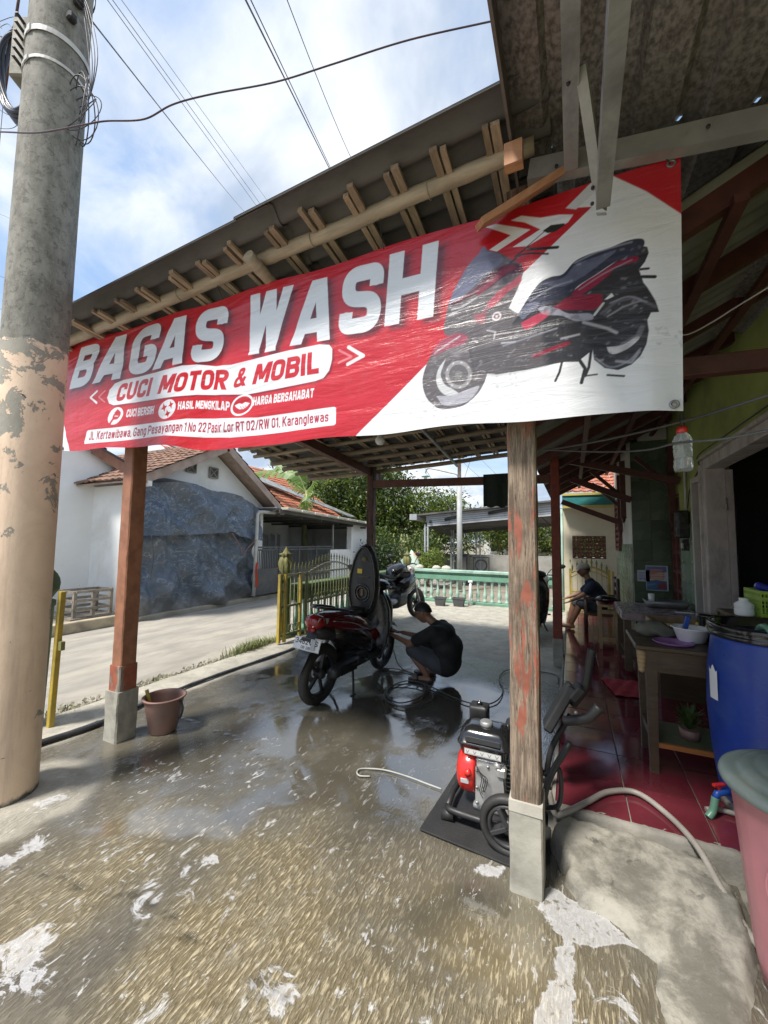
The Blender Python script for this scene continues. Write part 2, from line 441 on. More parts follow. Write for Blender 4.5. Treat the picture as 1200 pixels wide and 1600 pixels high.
for bb in ((-2.75, 2.75, 0.75, 0.85, 0, .12), (-1.75, 2.55, 1.0, 0.70, 0.1, .12), (-1.0, 2.60, 0.62, 0.50, 0, .12), (-1.3, 3.1, .7, .4, 0, .2), (-2.35, 1.75, 0.85, 0.42, 0.25, .15), (-3.0, 2.0, .4, .5, 0, .2), (-2.9, 3.2, .6, .9, 0, .2), (-.5, 3.4, .35, .8, 0, .35), (-1.9, 4.3, .6, .7, 0, .35),
           (-2.75, 3.55, .5, .5, 0, .2), (-1.6, 3.5, .8, .35, 0.2, .35), (-1.0, 3.9, .5, .6, 0.2, .5), (-2.6, 4.5, .7, .35, 0, .4), (-0.35, 1.75, .34, .2, .3, .4)):
    pud = np.maximum(pud, blob(*bb))
pud = np.clip(pud*wet, 0, 1)*(.55+.45*sst(vfbm(X*2.0+3, Y*1.5+8, 5, 91, .6), .33, .47))
foam = np.zeros_like(X)
def fpoly(pts, soft=0.035, amt=1.0):
    global foam
    d = poly_sd(X+wx*0.10, Y+wy*0.10, pts); foam = np.maximum(foam, amt*(1-sst(d, -soft, soft)))
fpoly([(0.205, 1.932), (0.08, 2.01), (-0.12, 2.08), (-0.16, 1.95), (-0.10, 1.84), (-0.12, 1.665), (-0.17, 1.45), (-0.06, 1.42), (-0.03, 1.70), (0.0, 1.82), (0.10, 1.86)], .05, 1.1)
fpoly([(-0.30, 2.14), (-0.44, 2.10), (-0.52, 1.98), (-0.40, 1.94), (-0.28, 2.02)], .06, .72)
fpoly([(-0.34, 1.95), (-0.14, 1.93), (-0.10, 1.60), (-0.26, 1.50), (-.34, 1.7)], .08, .62)
fpoly([(-1.98, 1.02), (-1.75, 1.0), (-1.55, 0.84), (-1.8, 0.72), (-2.1, 0.8)], .1, .62)
fpoly([(-2.9, 1.95), (-2.65, 2.05), (-2.6, 2.17), (-2.8, 2.22)], .08, .58)
fpoly([(-1.1, 1.28), (-0.95, 1.33), (-0.82, 1.24), (-0.9, 1.12), (-1.08, 1.15)], .08, .55)
n1 = vfbm(X*1.5+4, Y*1.5+2, 5, 21); n2 = vfbm(X*3.1+7, Y*2.3, 5, 31)
near = 1-sst(Y, 1.5, 2.35)
foam = np.maximum(foam, near*(0.20*sst(n1, 0.40, 0.60)+0.26*sst(n2, 0.46, 0.62)))
foam = foam*(1-0.6*pud)
suds = np.clip((1-sst(Y+wx, 1.9, 3.4))*(.55+.45*sst(n1, 0.36, 0.6))+0.35*(1-sst(Y, 1.6, 2.2)), 0, 1)*sst(X, -3.2, -2.6)
och = (1-sst(Y+wy*0.8+0.10*(X+1.2)**2, 1.45, 2.25))*sst(vfbm(X*1.2, Y*1.2, 4, 77), 0.30, 0.52)*sst(X, -2.7, -1.7)
crk = np.zeros_like(X)
jit = (vfbm(X*14, Y*14, 3, 5)-0.5)*0.05
for pl in ([(-2.6, 1.0), (-2.273, 1.102), (-2.0, 1.147), (-1.767, 1.226), (-1.43, 1.214), (-1.161, 1.221), (-0.948, 1.2), (-0.728, 1.12), (-0.5, 1.02), (-.3, .9)],
           [(-3.1, 2.5), (-2.4, 2.45), (-1.78, 2.25), (-1.5, 2.1)], [(-1.2, 5.2), (-0.8, 4.6), (-0.3, 4.35)], [(-2.6, 6.4), (-1.5, 6.9), (-0.3, 6.6)],
           [(-2.9, 7.9), (-1.6, 8.2), (-0.4, 8.0)]):
    crk = np.maximum(crk, 1-sst(seg_dist(X+jit, Y+jit*1.3, pl), 0.002, 0.010))
crk *= sst(vfbm(X*3, Y*3, 3, 8), 0.22, 0.42)*(1-.7*pud)
Z = (vfbm(X*1.3, Y*1.3, 4, 41)-0.5)*0.018*(1-pud) - 0.003*pud + (vfbm(X*9, Y*5, 4, 42)-0.5)*0.006*(1-pud)
# pole collar of thrown-on mortar and the broken edge towards the road
rp = np.hypot(X+3.06, Y-1.28)
Z += 0.035*(1-sst(rp+wx*0.15, 0.26, 0.42))
Z += 0.02*(1-sst(X+wx*0.2, -3.95, -3.7))
Zfl = Z
wash_floor = np_grid('washing_floor', xs, ys, Z, dict(wet=wet, puddle=pud, foam=np.clip(foam, 0, 1), crack=crk, ochre=och, suds=suds), floor_material())
wash_floor['kind'] = 'structure'

m_dirt = pm('dry_earth', (0.30, 0.26, 0.20), (0.20, 0.17, 0.13), 3, 0.9, bump=0.5, dirt=(0.10, 0.11, 0.06), dscale=0.6)
gm = MB(); S_ = 700
for (x0, x1, y0, y1) in ((-S_, -4.06, -S_, S_), (1.9, S_, -S_, S_), (-4.06, 1.9, 10.6, S_), (-4.06, 1.9, -S_, -1.2)):
    gm.add([(x0, y0, -0.06), (x1, y0, -0.06), (x1, y1, -0.06), (x0, y1, -0.06)], [(0, 1, 2, 3)])
struct('ground', gm, m_dirt)
# street
m_road = pm('road_surface', (0.37, 0.345, 0.30), (0.27, 0.25, 0.215), 2.6, 0.85, bump=0.8, bscale=110, stretch=(1.5, 0.45, 1), dirt=(0.46, 0.42, 0.35), dscale=1.6, damt=0.7, bdist=0.01)
rm = MB(); rm.grid(lambda u, v: (-7.45+3.25*u, -6+66*v, -0.03+0.02*math.sin(u*PI)+0.004*fbm(u*5, v*60)), 16, 120)
struct('road', rm, m_road)
m_edge = pm('broken_concrete_edge', (0.34, 0.31, 0.25), (0.20, 0.185, 0.15), 4, 0.88, bump=0.8, bscale=30, dirt=(0.13, 0.13, 0.08), dscale=3, bdist=0.012)
em = MB(); em.grid(lambda u, v: (-4.28+0.30*u+0.035*fbm(v*30, u*3), -3+14.5*v, -0.035+0.05*u+0.012*fbm(v*70, u*5, 2)), 8, 240)
struct('road_verge', em, m_edge)
# far pavement and kerb in front of the houses
m_pave = pm('pavement_concrete', (0.42, 0.38, 0.31), (0.33, 0.30, 0.24), 2, 0.85, bump=0.3, dirt=(0.22, 0.18, 0.12), dscale=2)
pv = MB(); pv.box((-9.3, 1.6, 0.02), (3.4, 6.6, 0.22)); pv.box((-8.6, 20.4, -0.0), (2.2, 31, 0.11))
struct('pavement', pv, m_pave, bevel=0.015)
pk = MB(); pk.box((-7.55, 1.6, 0.025), (0.14, 6.6, 0.25))
struct('kerb', pk, pm('kerb_paint', (0.50, 0.41, 0.28), (0.34, 0.29, 0.21), 3, 0.85, bump=0.4, dirt=(0.16, 0.13, 0.09), dscale=3), bevel=0.02)

# raised terrace
TZ = 0.12
m_tile = pm('red_glazed_tile', (0.17, 0.027, 0.040), (0.12, 0.018, 0.028), 2.5, 0.10, bump=0.08, bscale=9, spec=0.5, vary=0.35, rv=0.05,
            dirt=(0.15, 0.05, 0.05), dscale=4, damt=0.3, bdist=0.003)
m_lip = pm('rough_cement', (0.30, 0.285, 0.25), (0.19, 0.18, 0.155), 5, 0.8, bump=0.6, bscale=26, dirt=(0.10, 0.095, 0.08), dscale=3, bdist=0.01)
tb = MB(); tb.box((0.59, 6.0, 0.045), (1.42, 7.0, 0.13))
terr = struct('terrace', tb, m_lip, bevel=0.008)
tl = MB(); tw = 0.361; tl.box((0, 0, 0), (tw-0.006, tw-0.006, 0.014), ch=0.002)
t0 = None; off0 = Vector((0, 0, 0))
for i in range(4):
    for j in range(19):
        cx, cy = -0.115+tw*(i+0.5), 2.505+tw*(j+0.5)
        tilt = (random.uniform(-1, 1)*0.004, random.uniform(-1, 1)*0.004, 0)
        if t0 is None:
            t0 = obj('tile', tl, m_tile, terr, world=False); t0.location = (cx, cy, TZ-0.004); t0.rotation_euler = tilt
        else: inst('tile', t0, terr, (cx, cy, TZ-0.004), tilt)
lp = MB(); lp.grid(lambda u, v: (-0.15+0.035*u*1.0, 2.5+7.0*v, 0.02+0.105*min(1, u*3)+0.004*fbm(v*60, u*4)), 4, 120)
lp.grid(lambda u, v: (-0.15+1.45*u, 2.45+0.07*v+0.008*fbm(u*20, v*3, 5), (-0.01+0.132*min(1, v*2.5))+0.005*fbm(u*30, v*6)), 80, 6)
struct('terrace_lip', lp, m_lip)

# cement ramp poured in front of the terrace
def ramp_mat():
    m, nt, b = newmat('ramp_cement'); v = nt.coord()
    n1 = nt.noise(v, 4.2, 9, 0.70, 0.25); n2 = nt.noise(v, 60, 5, 0.75); n3 = nt.noise(v, 9, 9, 0.72, 0.3)
    c = nt.mix(nt.rng(n1, 0.38, 0.60), (0.17, 0.162, 0.135), (0.38, 0.36, 0.305))
    c = nt.mix(nt.math('MULTIPLY', nt.rng(n3, 0.58, 0.66), 0.55), c, (0.055, 0.05, 0.04))
    c = nt.mix(nt.math('MULTIPLY', nt.rng(n2, 0.55, 0.75), 0.35), c, (0.42, 0.40, 0.35))
    dark_y = nt.rng(nt.sep(v)[1], 1.55, 2.35)  # ramp colour gets darker towards the terrace
    c = nt.mix(nt.math('MULTIPLY', dark_y, 0.35), c, nt.mix(1.0, c, (0.5, 0.5, 0.5), 'MULTIPLY'))
    h = nt.math('ADD', nt.math('MULTIPLY', n3, 0.7), nt.math('MULTIPLY', n2, 0.25))
    setb(nt, b, col=c, rough=nt.rng(n1, 0.35, 0.6, 0.38, 0.75), normal=nt.bump(h, 0.7, 0.014)); return m
RP = [(-0.13, 2.47), (0.60, 2.44), (0.62, 2.10), (0.52, 1.80), (0.44, 1.40), (0.36, 0.9), (0.30, 1.30), (0.255, 1.56), (0.21, 1.72), (0.23, 1.88), (0.16, 1.93), (0.04, 1.99), (-0.07, 2.08), (-0.13, 2.25)]
rx = np.arange(-0.22, 0.75, 0.012); ry = np.arange(0.8, 2.55, 0.014); RX, RY = np.meshgrid(rx, ry)
jn = (vfbm(RX*9, RY*9, 4, 61)-0.5)*0.09
sd = poly_sd(RX+jn, RY+jn, RP)
ins = 1-sst(sd, -0.055, 0.012)
hh = 0.014+0.105*sst(RY, 1.75, 2.45)
RZ = -0.03+(hh+0.03)*ins+(vfbm(RX*7, RY*7, 5, 71)-0.5)*0.016*ins+(vfbm(RX*25, RY*25, 3, 72)-0.5)*0.008*ins
rampo = np_grid('cement_ramp', rx, ry, RZ, {}, ramp_mat()); rampo['kind'] = 'structure'
# second cracked slab beside it, under the pink bin
sm_ = MB(); sm_.grid(lambda u, v: (0.50+0.16*(1-v)*0+1.35*u+0.14*v*(1-u)+0.012*fbm(v*9, 1.5), 0.6+1.9*v, 0.010+0.02*fbm(u*5, v*5, 3)-0.03*(u < 0.02)), 50, 60)
struct('side_slab', sm_, MATS['ramp_cement'])
# ============================================================ CARPORT
def peel(name, paint, wood1, wood2, amount, vary=0.0, z0=None, conc=None):
    """old paint flaking off grey grained timber; amount = share of bare wood"""
    m, nt, b = newmat(name); v = nt.coord()
    gr = nt.noise(nt.mapping(v, scale=(75, 75, 4.5)), 1.0, 8, 0.75, 0.5)
    gr2 = nt.noise(nt.mapping(v, scale=(130, 130, 9)), 1.0, 6, 0.7, .4)
    wood = nt.mix(nt.rng(gr, 0.40, 0.60), wood2, wood1)
    wood = nt.mix(nt.math('MULTIPLY', nt.rng(nt.noise(v, 3.5, 6, .7), .45, .65), .5), wood, tuple(x*.45 for x in wood2))
    fl = nt.noise(nt.mapping(v, scale=(9, 9, 2.2)), 1.0, 8, 0.7, 0.5)
    fl = nt.math('ADD', nt.math('MULTIPLY', fl, 0.75), nt.math('MULTIPLY', gr, 0.25))
    t = 0.5+(amount-0.5)*0.42
    bare = nt.rng(fl, t+0.015, t-0.015)
    pc = nt.mix(nt.rng(nt.noise(v, 14, 5), 0.3, 0.7), paint, tuple(x*0.68 for x in paint))
    c = nt.mix(bare, pc, wood)
    crack = nt.rng(gr2, 0.42, 0.34); c = nt.mix(nt.math('MULTIPLY', crack, nt.math('ADD', nt.math('MULTIPLY', bare, 0.7), 0.15)), c, (0.035, 0.028, 0.022))
    h = nt.math('ADD', nt.math('MULTIPLY', gr, nt.math('ADD', bare, 0.2)), nt.math('MULTIPLY', bare, -0.5))
    setb(nt, b, col=c, rough=nt.mix(bare, 0.55, 0.85), normal=nt.bump(h, 0.7, 0.008)); return m
m_post_r = peel('weathered_post_wood', (0.36, 0.115, 0.075), (0.36, 0.28, 0.21), (0.15, 0.11, 0.08), 0.63)
m_post_l = peel('orange_post_paint', (0.34, 0.15, 0.085), (0.28, 0.22, 0.17), (0.12, 0.09, 0.07), 0.22)
m_post_d = peel('dark_post_wood', (0.10, 0.03, 0.018), (0.10, 0.07, 0.05), (0.035, 0.024, 0.018), 0.5)
m_post_red = peel('red_post_paint', (0.24, 0.045, 0.022), (0.2, 0.13, 0.1), (0.1, 0.06, 0.04), 0.1)
m_beam = peel('brown_beam_paint', (0.13, 0.045, 0.028), (0.20, 0.14, 0.10), (0.07, 0.045, 0.03), 0.35)
m_conc_b = pm('post_cement', (0.40, 0.385, 0.33), (0.29, 0.28, 0.24), 6, 0.8, bump=0.5, bscale=40, dirt=(0.14, 0.13, 0.11), dscale=4, damt=0.6)
m_orange = peel('bright_orange_paint', (0.34, 0.10, 0.055), (0.34, 0.30, 0.25), (0.2, 0.17, 0.14), 0.5)

carport = thing('carport', (-1.7, 3.8, 0), 'lean-to carport of old timber posts and bamboo under grey corrugated sheets', 'carport')
def rough_post(x0, x1, y0, y1, z0, z1, wob=0.004, n=26, lean=(0, 0), seed=0):
    mb = MB(); rings = []
    for k in range(n+1):
        t = k/n; z = z0+(z1-z0)*t; dx, dy = lean[0]*t, lean[1]*t
        r = []
        e = 0.008
        for (px, py) in ((x0+e, y0), (x1-e, y0), (x1, y0+e), (x1, y1-e), (x1-e, y1), (x0+e, y1), (x0, y1-e), (x0, y0+e)):
            r.append((px+dx+wob*fbm(z*5+seed, px*40, py*30), py+dy+wob*fbm(z*5+seed, py*40, 9+px*30), z))
        rings.append(r)
    mb.loft(rings, smooth=False); return mb
def roofz(x, y): return 3.41+0.05*(x+0.2)-0.105*(y-1.55)
# posts (timber on cement feet)
p = obj('post', rough_post(-0.277, -0.15, 1.972, 2.10, 0.36, 3.33, 0.004), m_post_r, carport, label='bare weathered grey-brown front post with scraps of red paint')
obj('footing', rough_post(-0.284, -0.143, 1.962, 2.112, -0.02, 0.385, 0.005, 10, seed=3), m_conc_b, p)
cap = MB(); cap.loft([[(x+0.004*fbm(x*30, y*30), y, z) for (x, y) in ((-0.286, 1.959), (-0.141, 1.959), (-0.141, 2.115), (-0.286, 2.115))] for z in (0.345, 0.392)], smooth=False)
obj('cement_collar', cap, pm('pale_cement', (0.50, 0.48, 0.42), (0.40, 0.38, 0.33), 8, 0.8, bump=0.4), p)
p = obj('post', rough_post(-3.285, -3.165, 1.985, 2.11, 0.34, 3.10, 0.003, seed=7), m_post_l, carport, label='orange-brown painted front post with flaking paint')
obj('painted_band', rough_post(-3.292, -3.158, 1.976, 2.118, 0.33, 0.56, 0.004, 6, seed=8), m_orange, p)
obj('footing', rough_post(-3.305, -3.145, 1.964, 2.13, -0.02, 0.37, 0.006, 10, seed=9), m_conc_b, p)
obj('post', rough_post(-2.975, -2.86, 5.64, 5.75, 0.0, 2.95, 0.006, seed=12), m_post_d, carport, label='dark back post beside the yellow gate')
p = obj('post', rough_post(-0.245, -0.135, 5.62, 5.74, 0.33, 2.95, 0.003, seed=15), m_post_red, carport, label='red painted back post at the terrace edge')
obj('footing', rough_post(-0.25, -0.13, 5.61, 5.745, 0, 0.34, 0.004, 6, seed=16), m_conc_b, p)
# beams
bm = MB(); bm.beam((-2.86, 5.66, 2.46), (-0.25, 5.66, 2.40), 0.06, 0.115, ch=.004); obj('beam', bm, m_beam, carport, label='brown cross beam between the two back posts')
bm = MB(); bm.beam((-3.1, 1.9, roofz(-3.1, 1.9)-0.24), (-2.93, 6.0, roofz(-2.9, 6)-0.19), 0.09, 0.12, ch=.004); obj('beam', bm, m_beam, carport)
bm = MB(); bm.beam((-0.21, 2.1, roofz(-0.2, 2.1)-0.2), (-0.19, 6.0, roofz(-0.2, 6)-0.17), 0.08, 0.12, ch=.004); obj('beam', bm, m_beam, carport)
bm = MB(); bm.beam((-3.82, 2.06, 2.33), (-3.28, 2.06, 2.10), 0.06, 0.08); obj('brace', bm, m_post_l, carport)
bm = MB(); bm.beam((-0.20, 2.3, 2.42), (-0.205, 2.12, 2.05), 0.04, 0.05); obj('brace', bm, m_beam, carport)
# sawn plank stub beside the canopy channel
bm = MB(); bm.beam((-0.36, 1.76, 3.02), (-0.02, 1.84, 3.20), 0.13, 0.028, up=(0, -0.5, 1)); bm.box((-0.195, 1.68, 3.215), (0.075, 0.05, 0.10))
obj('plank_stub', bm, pm('fresh_sawn_wood', (0.52, 0.27, 0.14), (0.38, 0.18, 0.09), 9, 0.7, bump=0.4, stretch=(1, 6, 1)), carport)

m_bamboo = pm('bamboo_culm', (0.47, 0.40, 0.29), (0.33, 0.27, 0.19), 3.5, 0.5, bump=0.25, stretch=(1, 6, 6), dirt=(0.22, 0.18, 0.13), dscale=3, vary=0.25)
m_bamboo_d = pm('old_bamboo', (0.36, 0.29, 0.20), (0.22, 0.17, 0.12), 4, 0.6, bump=0.3, stretch=(1, 6, 6), dirt=(0.10, 0.08, 0.06), dscale=3, vary=0.35)
m_split = pm('split_bamboo_lath', (0.44, 0.34, 0.225), (0.29, 0.215, 0.14), 6, 0.65, bump=0.4, stretch=(8, 1.3, 8), dirt=(0.13, 0.10, 0.07), dscale=5, vary=0.35)
def culm(p, q, r, nodes=0.42, seed=0, bow=0.02, n=12):
    mb = MB(); p, q = Vector(p), Vector(q); L = (q-p).length; k = max(8, int(L/0.05)); pts = []; rs = []
    for i in range(k+1):
        t = i/k; d = t*L; ph = ((d+seed*0.13) % nodes)/nodes
        rr = r*(1.05-0.12*t)*(1+0.10*math.exp(-((min(ph, 1-ph))/0.035)**2))
        pts.append(p.lerp(q, t)+Vector((0, 0.012*fbm(d*1.2, seed), -bow*math.sin(t*PI)+0.01*fbm(d*1.1, seed, 4)))); rs.append(rr)
    return mb.tube(pts, rs, n)
fb = culm((-4.3, 1.80, 3.195), (-0.12, 1.80, 3.345), 0.040, 0.40, 1, bow=0.0, n=16)
for px_ in (-3.3, -2.45, -1.72, -1.33, -0.62):     # wire ties
    fb.torus((px_, 1.80, 3.345+0.036*(px_+0.12)), 0.043, 0.003, axis='X', n=14, m=4)
obj('bamboo_purlin', fb, m_bamboo, carport, label='thick pale bamboo pole along the front eave')
y = 2.22; k = 0
while y < 6.0:
    rr = random.uniform(0.026, 0.036)
    obj('bamboo_purlin', culm((-4.32+random.uniform(-.06, .06), y+random.uniform(-.03, .03), roofz(-4.32, y)-0.055-rr), (-0.15, y+random.uniform(-.03, .03), roofz(-0.15, y)-0.055-rr), rr, 0.36, k, n=8), m_bamboo_d, carport)
    y += 0.335; k += 1
obj('bamboo_strut', culm((-1.71, 1.68, 3.235), (-1.70, 2.6, 3.12), 0.036, 0.5, 3, n=12), m_bamboo, carport)
obj('pipe_purlin', MB().tube([(-1.62, 2.4, roofz(-1.6, 2.4)-0.14), (-1.60, 6.05, roofz(-1.6, 6.05)-0.13)], 0.022, 8), pm('grey_pipe', (0.35, 0.35, 0.34), None, 5, 0.5), carport)
# pairs of laths running front to back
bx = [at(px, py, Y=1.8).x for px, py in ((777, 240), (700, 282), (630, 307), (567, 335), (505, 367), (447, 393), (388, 403), (345, 425), (301, 446), (254, 462), (219, 481), (184, 497), (149, 513))]
bx += [-3.9, -4.12]
for k, x in enumerate(bx):
    for s in (0, 1):
        w_ = random.uniform(0.026, 0.040); xx = x+(-0.021, 0.021)[s]; y0 = 1.63+random.uniform(-.02, .025)
        mb = MB(); n = 6; rings = []
        for i in range(n+1):
            t = i/n; y = y0+(6.0-y0)*t; z = roofz(xx, y)-0.026-0.012*(i == 0 and 0)
            dx = 0.012*fbm(y*0.8, k*3.1+s)
            rings.append([(xx-w_/2+dx, y, z-0.012), (xx+w_/2+dx, y, z-0.012), (xx+w_/2+dx, y, z+0.010), (xx-w_/2+dx, y, z+0.010)])
        mb.loft(rings, smooth=False); obj('lath', mb, m_split, carport)
# corrugated sheets
m_asb = pm('corrugated_fibre_cement', (0.125, 0.12, 0.112), (0.07, 0.068, 0.063), 2.2, 0.75, bump=0.35, bscale=60, stretch=(0.4, 1, 1), dirt=(0.055, 0.052, 0.048), dscale=1.6, damt=0.8)
def sheet(x0, x1, y0, y1, dz, ny=None):
    mb = MB(); per = 0.146; amp = 0.025; ny = int((y1-y0)/per*10)
    for side in (0, 1):
        mb.grid(lambda u, v: (x0+(x1-x0)*u, y0+(y1-y0)*v, roofz(x0+(x1-x0)*u, y0+(y1-y0)*v)+0.012+amp*math.sin((y0+(y1-y0)*v-1.55)/per*2*PI)+dz+side*0.006), 3, ny, flip=(side == 0))
    mb.box(((x0+x1)/2, y0+0.004, roofz((x0+x1)/2, y0)+0.012+dz+amp*math.sin((y0-1.55)/per*2*PI)), ((x1-x0), 0.005, 0.009), rot=(0, -math.atan(0.05), 0))
    return mb
obj('roof_sheet', sheet(-4.42, -1.45, 1.545, 6.12, 0.0), m_asb, carport)
obj('roof_sheet', sheet(-1.68, -0.05, 1.530, 6.12, 0.010), m_asb, carport)

# ============================================================ ELECTRICITY POLE
def pole_mat():
    m, nt, b = newmat('pole_concrete_and_paint'); v = nt.coord(); z = nt.sep(v)[2]
    n1 = nt.noise(v, 4.5, 8, 0.66, 0.6); n2 = nt.noise(nt.mapping(v, scale=(1, 1, .5)), 14, 5, 0.65); n3 = nt.noise(v, 60, 4, 0.7)
    conc = nt.mix(nt.rng(n2, 0.3, 0.7), (0.27, 0.262, 0.225), (0.15, 0.145, 0.122))
    conc = nt.mix(nt.math('MULTIPLY', nt.rng(n3, 0.54, 0.66), 0.55), conc, (0.30, 0.29, 0.26))
    conc = nt.mix(nt.math('MULTIPLY', nt.rng(nt.noise(nt.mapping(v, scale=(6, 6, 0.6)), 1, 6, .7, 1.0), 0.56, 0.66), 0.4), conc, (0.32, 0.31, 0.28))
    conc = nt.mix(nt.math('MULTIPLY', nt.rng(nt.noise(v, 24, 6, .75, .5), .53, .60), .55), conc, (.075, .072, .062))
    paint = nt.mix(nt.rng(n1, 0.3, 0.7), (0.84, 0.645, 0.475), (0.74, 0.55, 0.40))
    paint = nt.mix(nt.math('MULTIPLY', nt.rng(nt.noise(nt.mapping(v, scale=(7, 7, .5)), 1, 6, .7), 0.52, 0.68), 0.35), paint, (0.34, 0.25, 0.18))
    edge = nt.rng(nt.math('ADD', z, nt.math('MULTIPLY', nt.math('SUBTRACT', n2, 0.5), 0.06)), 2.735, 2.745)
    # flakes: broad around 2.1-2.5 m, smaller ones lower down
    fn = nt.noise(nt.mapping(v, scale=(1.5, 1.5, 1.5), loc=(0.3, 0.2, 1.4)), 3.4, 10, 0.70, 0.6)
    up = nt.rng(z, 1.55, 2.35); thr = nt.math('SUBTRACT', 0.645, nt.math('MULTIPLY', up, 0.15))
    fl = nt.rng(nt.math('SUBTRACT', fn, thr), 0.0, 0.012)
    base = nt.rng(nt.math('ADD', z, nt.math('MULTIPLY', n2, 0.12)), 0.14, 0.10)
    bare = nt.math('MAXIMUM', edge, fl)
    c = nt.mix(bare, paint, nt.mix(edge, nt.mix(.6, conc, (.42, .39, .33)), conc))
    nick = nt.rng(nt.noise(nt.mapping(v, scale=(1, 1, 2.2)), 9, 4, 0.5, 1.0), 0.72, 0.74); c = nt.mix(nick, c, (0.09, 0.08, 0.07))
    c = nt.mix(base, c, (0.11, 0.105, 0.095))
    h = nt.math('ADD', nt.math('MULTIPLY', bare, -0.5), nt.math('MULTIPLY', n2, 0.35)); h = nt.math('ADD', h, nt.math('MULTIPLY', n3, 0.12))
    setb(nt, b, col=c, rough=nt.mix(bare, 0.62, 0.85), normal=nt.bump(h, 0.7, 0.01)); return m
PC = Vector((-3.08, 1.27, 0))
pole = thing('electricity_pole', PC, 'round concrete electricity pole with peach paint below and bare grey concrete above at the left', 'electricity pole')
def pc(z): return (PC.x-0.004*z, PC.y, z)
mb = MB(); mb.lathe([(0.172-0.0015*z+0.0015*fbm(z*2, 3), z) for z in [x*0.1 for x in range(-2, 91)]], PC, 40); obj('shaft', mb, pole_mat(), pole)
m_strap = pm('white_strap', (0.62, 0.61, 0.58), (0.45, 0.44, 0.42), 10, 0.45, bump=0.1)
m_black = pm('black_rubber', (0.018, 0.018, 0.020), (0.03, 0.03, 0.032), 6, 0.45, bump=0.1)
m_cable = pm('cable_sheath', (0.045, 0.04, 0.045), (0.07, 0.06, 0.065), 4, 0.5, bump=0)
def ring(z, r, w_, h_, tilt=0.0, seg=(0, 2*PI)):
    mb = MB(); n = 40; a0, a1 = seg
    rings = []
    for i in range(n+1):
        a = a0+(a1-a0)*i/n; zz = z+tilt*math.cos(a)
        c, s = math.cos(a), math.sin(a)
        rings.append([(PC.x+c*rr, PC.y+s*rr, zz+hh) for rr, hh in ((r, -h_/2), (r+w_, -h_/2), (r+w_, h_/2), (r, h_/2))])
    return mb.loft(rings, cap=False, smooth=False)
for z, h_, tl_ in ((4.78, 0.036, 0.0), (4.57, 0.020, 0.02)):
    mb = ring(z, 0.170, 0.003, h_, tl_); mb.box((PC.x+0.02, PC.y-0.172, z), (0.035, 0.008, h_+0.01)); obj('strap', mb, m_strap, pole)
mb = ring(5.35, 0.172, 0.004, 0.03, 0.03); obj('clamp_band', mb, m_black, pole)
for c_, d_ in (((PC.x+0.19, PC.y+0.01, 5.12), (0.05, 0.06, 0.10)), ((PC.x+0.18, PC.y-0.02, 4.95), (0.05, 0.05, 0.05)), ((PC.x+0.19, PC.y+0.01, 5.32), (0.04, 0.05, 0.06))): obj('cable_clamp', MB().box(c_, d_, ch=.01), m_black, pole)
mb = MB(); mb.box((PC.x-0.095, PC.y-0.155, 1.78), (0.10, 0.006, 0.022), rot=(0, 0, -0.55)); obj('number_tag', mb, m_strap, pole)
# closure box and coiled cable behind the pole
mb = MB(); mb.box((-3.49, 1.28, 5.02), (0.16, 0.16, 0.46), rot=(0, 0, 0.45), ch=.012)
bxo = obj('junction_box', mb, pm('dusty_plastic_box', (0.34, 0.32, 0.26), (0.22, 0.21, 0.17), 8, 0.7, bump=0.3, dirt=(.08, .08, .07)), pole)
for k in range(6):
    mb = MB(); mb.box((-3.44, 1.20, 4.86+0.065*k), (0.02, 0.10, 0.008), rot=(0, 0, 0.45)); obj('fin', mb, m_black, bxo)
mb = MB()
for k in range(7):
    a0 = k*0.7; pts = []
    for i in range(40):
        a = 2*PI*i/40; pts.append((-3.66+(0.17+.01*k)*math.cos(a)-.05*math.sin(a), 1.28+0.02*math.sin(a*2+k)+0.05*math.cos(a)+0.008*k, 5.02+(0.34+0.012*k)*math.sin(a)))
    mb.tube(pts, 0.013, 6, closed=True)
obj('coiled_cable', mb, pm('dark_blue_cable', (0.02, 0.025, 0.04), (0.04, 0.045, 0.06), 5, 0.4, bump=0), pole)
# loops of thin wire at the pole's right side
mb = MB()
for k in range(6):
    c0 = Vector((-2.86+0.02*random.random(), 1.32, 4.32+0.05*random.uniform(-1, 1))); pts = []
    R1 = 0.10+0.04*random.random()
    for i in range(26):
        a = -0.6+2*PI*i/26*1.0; pts.append(c0+Vector((R1*math.cos(a), 0.05*math.sin(a+k), (0.13+0.02*k)*math.sin(a))))
    mb.tube(pts, 0.0035, 4, closed=True)
for k in range(4):
    mb.tube(catmull([(-2.90, 1.28, 5.2), (-2.86+.02*k, 1.30, 5.0), (-2.80+.03*k, 1.32, 4.65), (-2.80, 1.33, 4.4), (-2.90, 1.33, 4.25+.05*k)], 6), 0.0035, 4)
obj('wire_loops', mb, m_cable, pole)

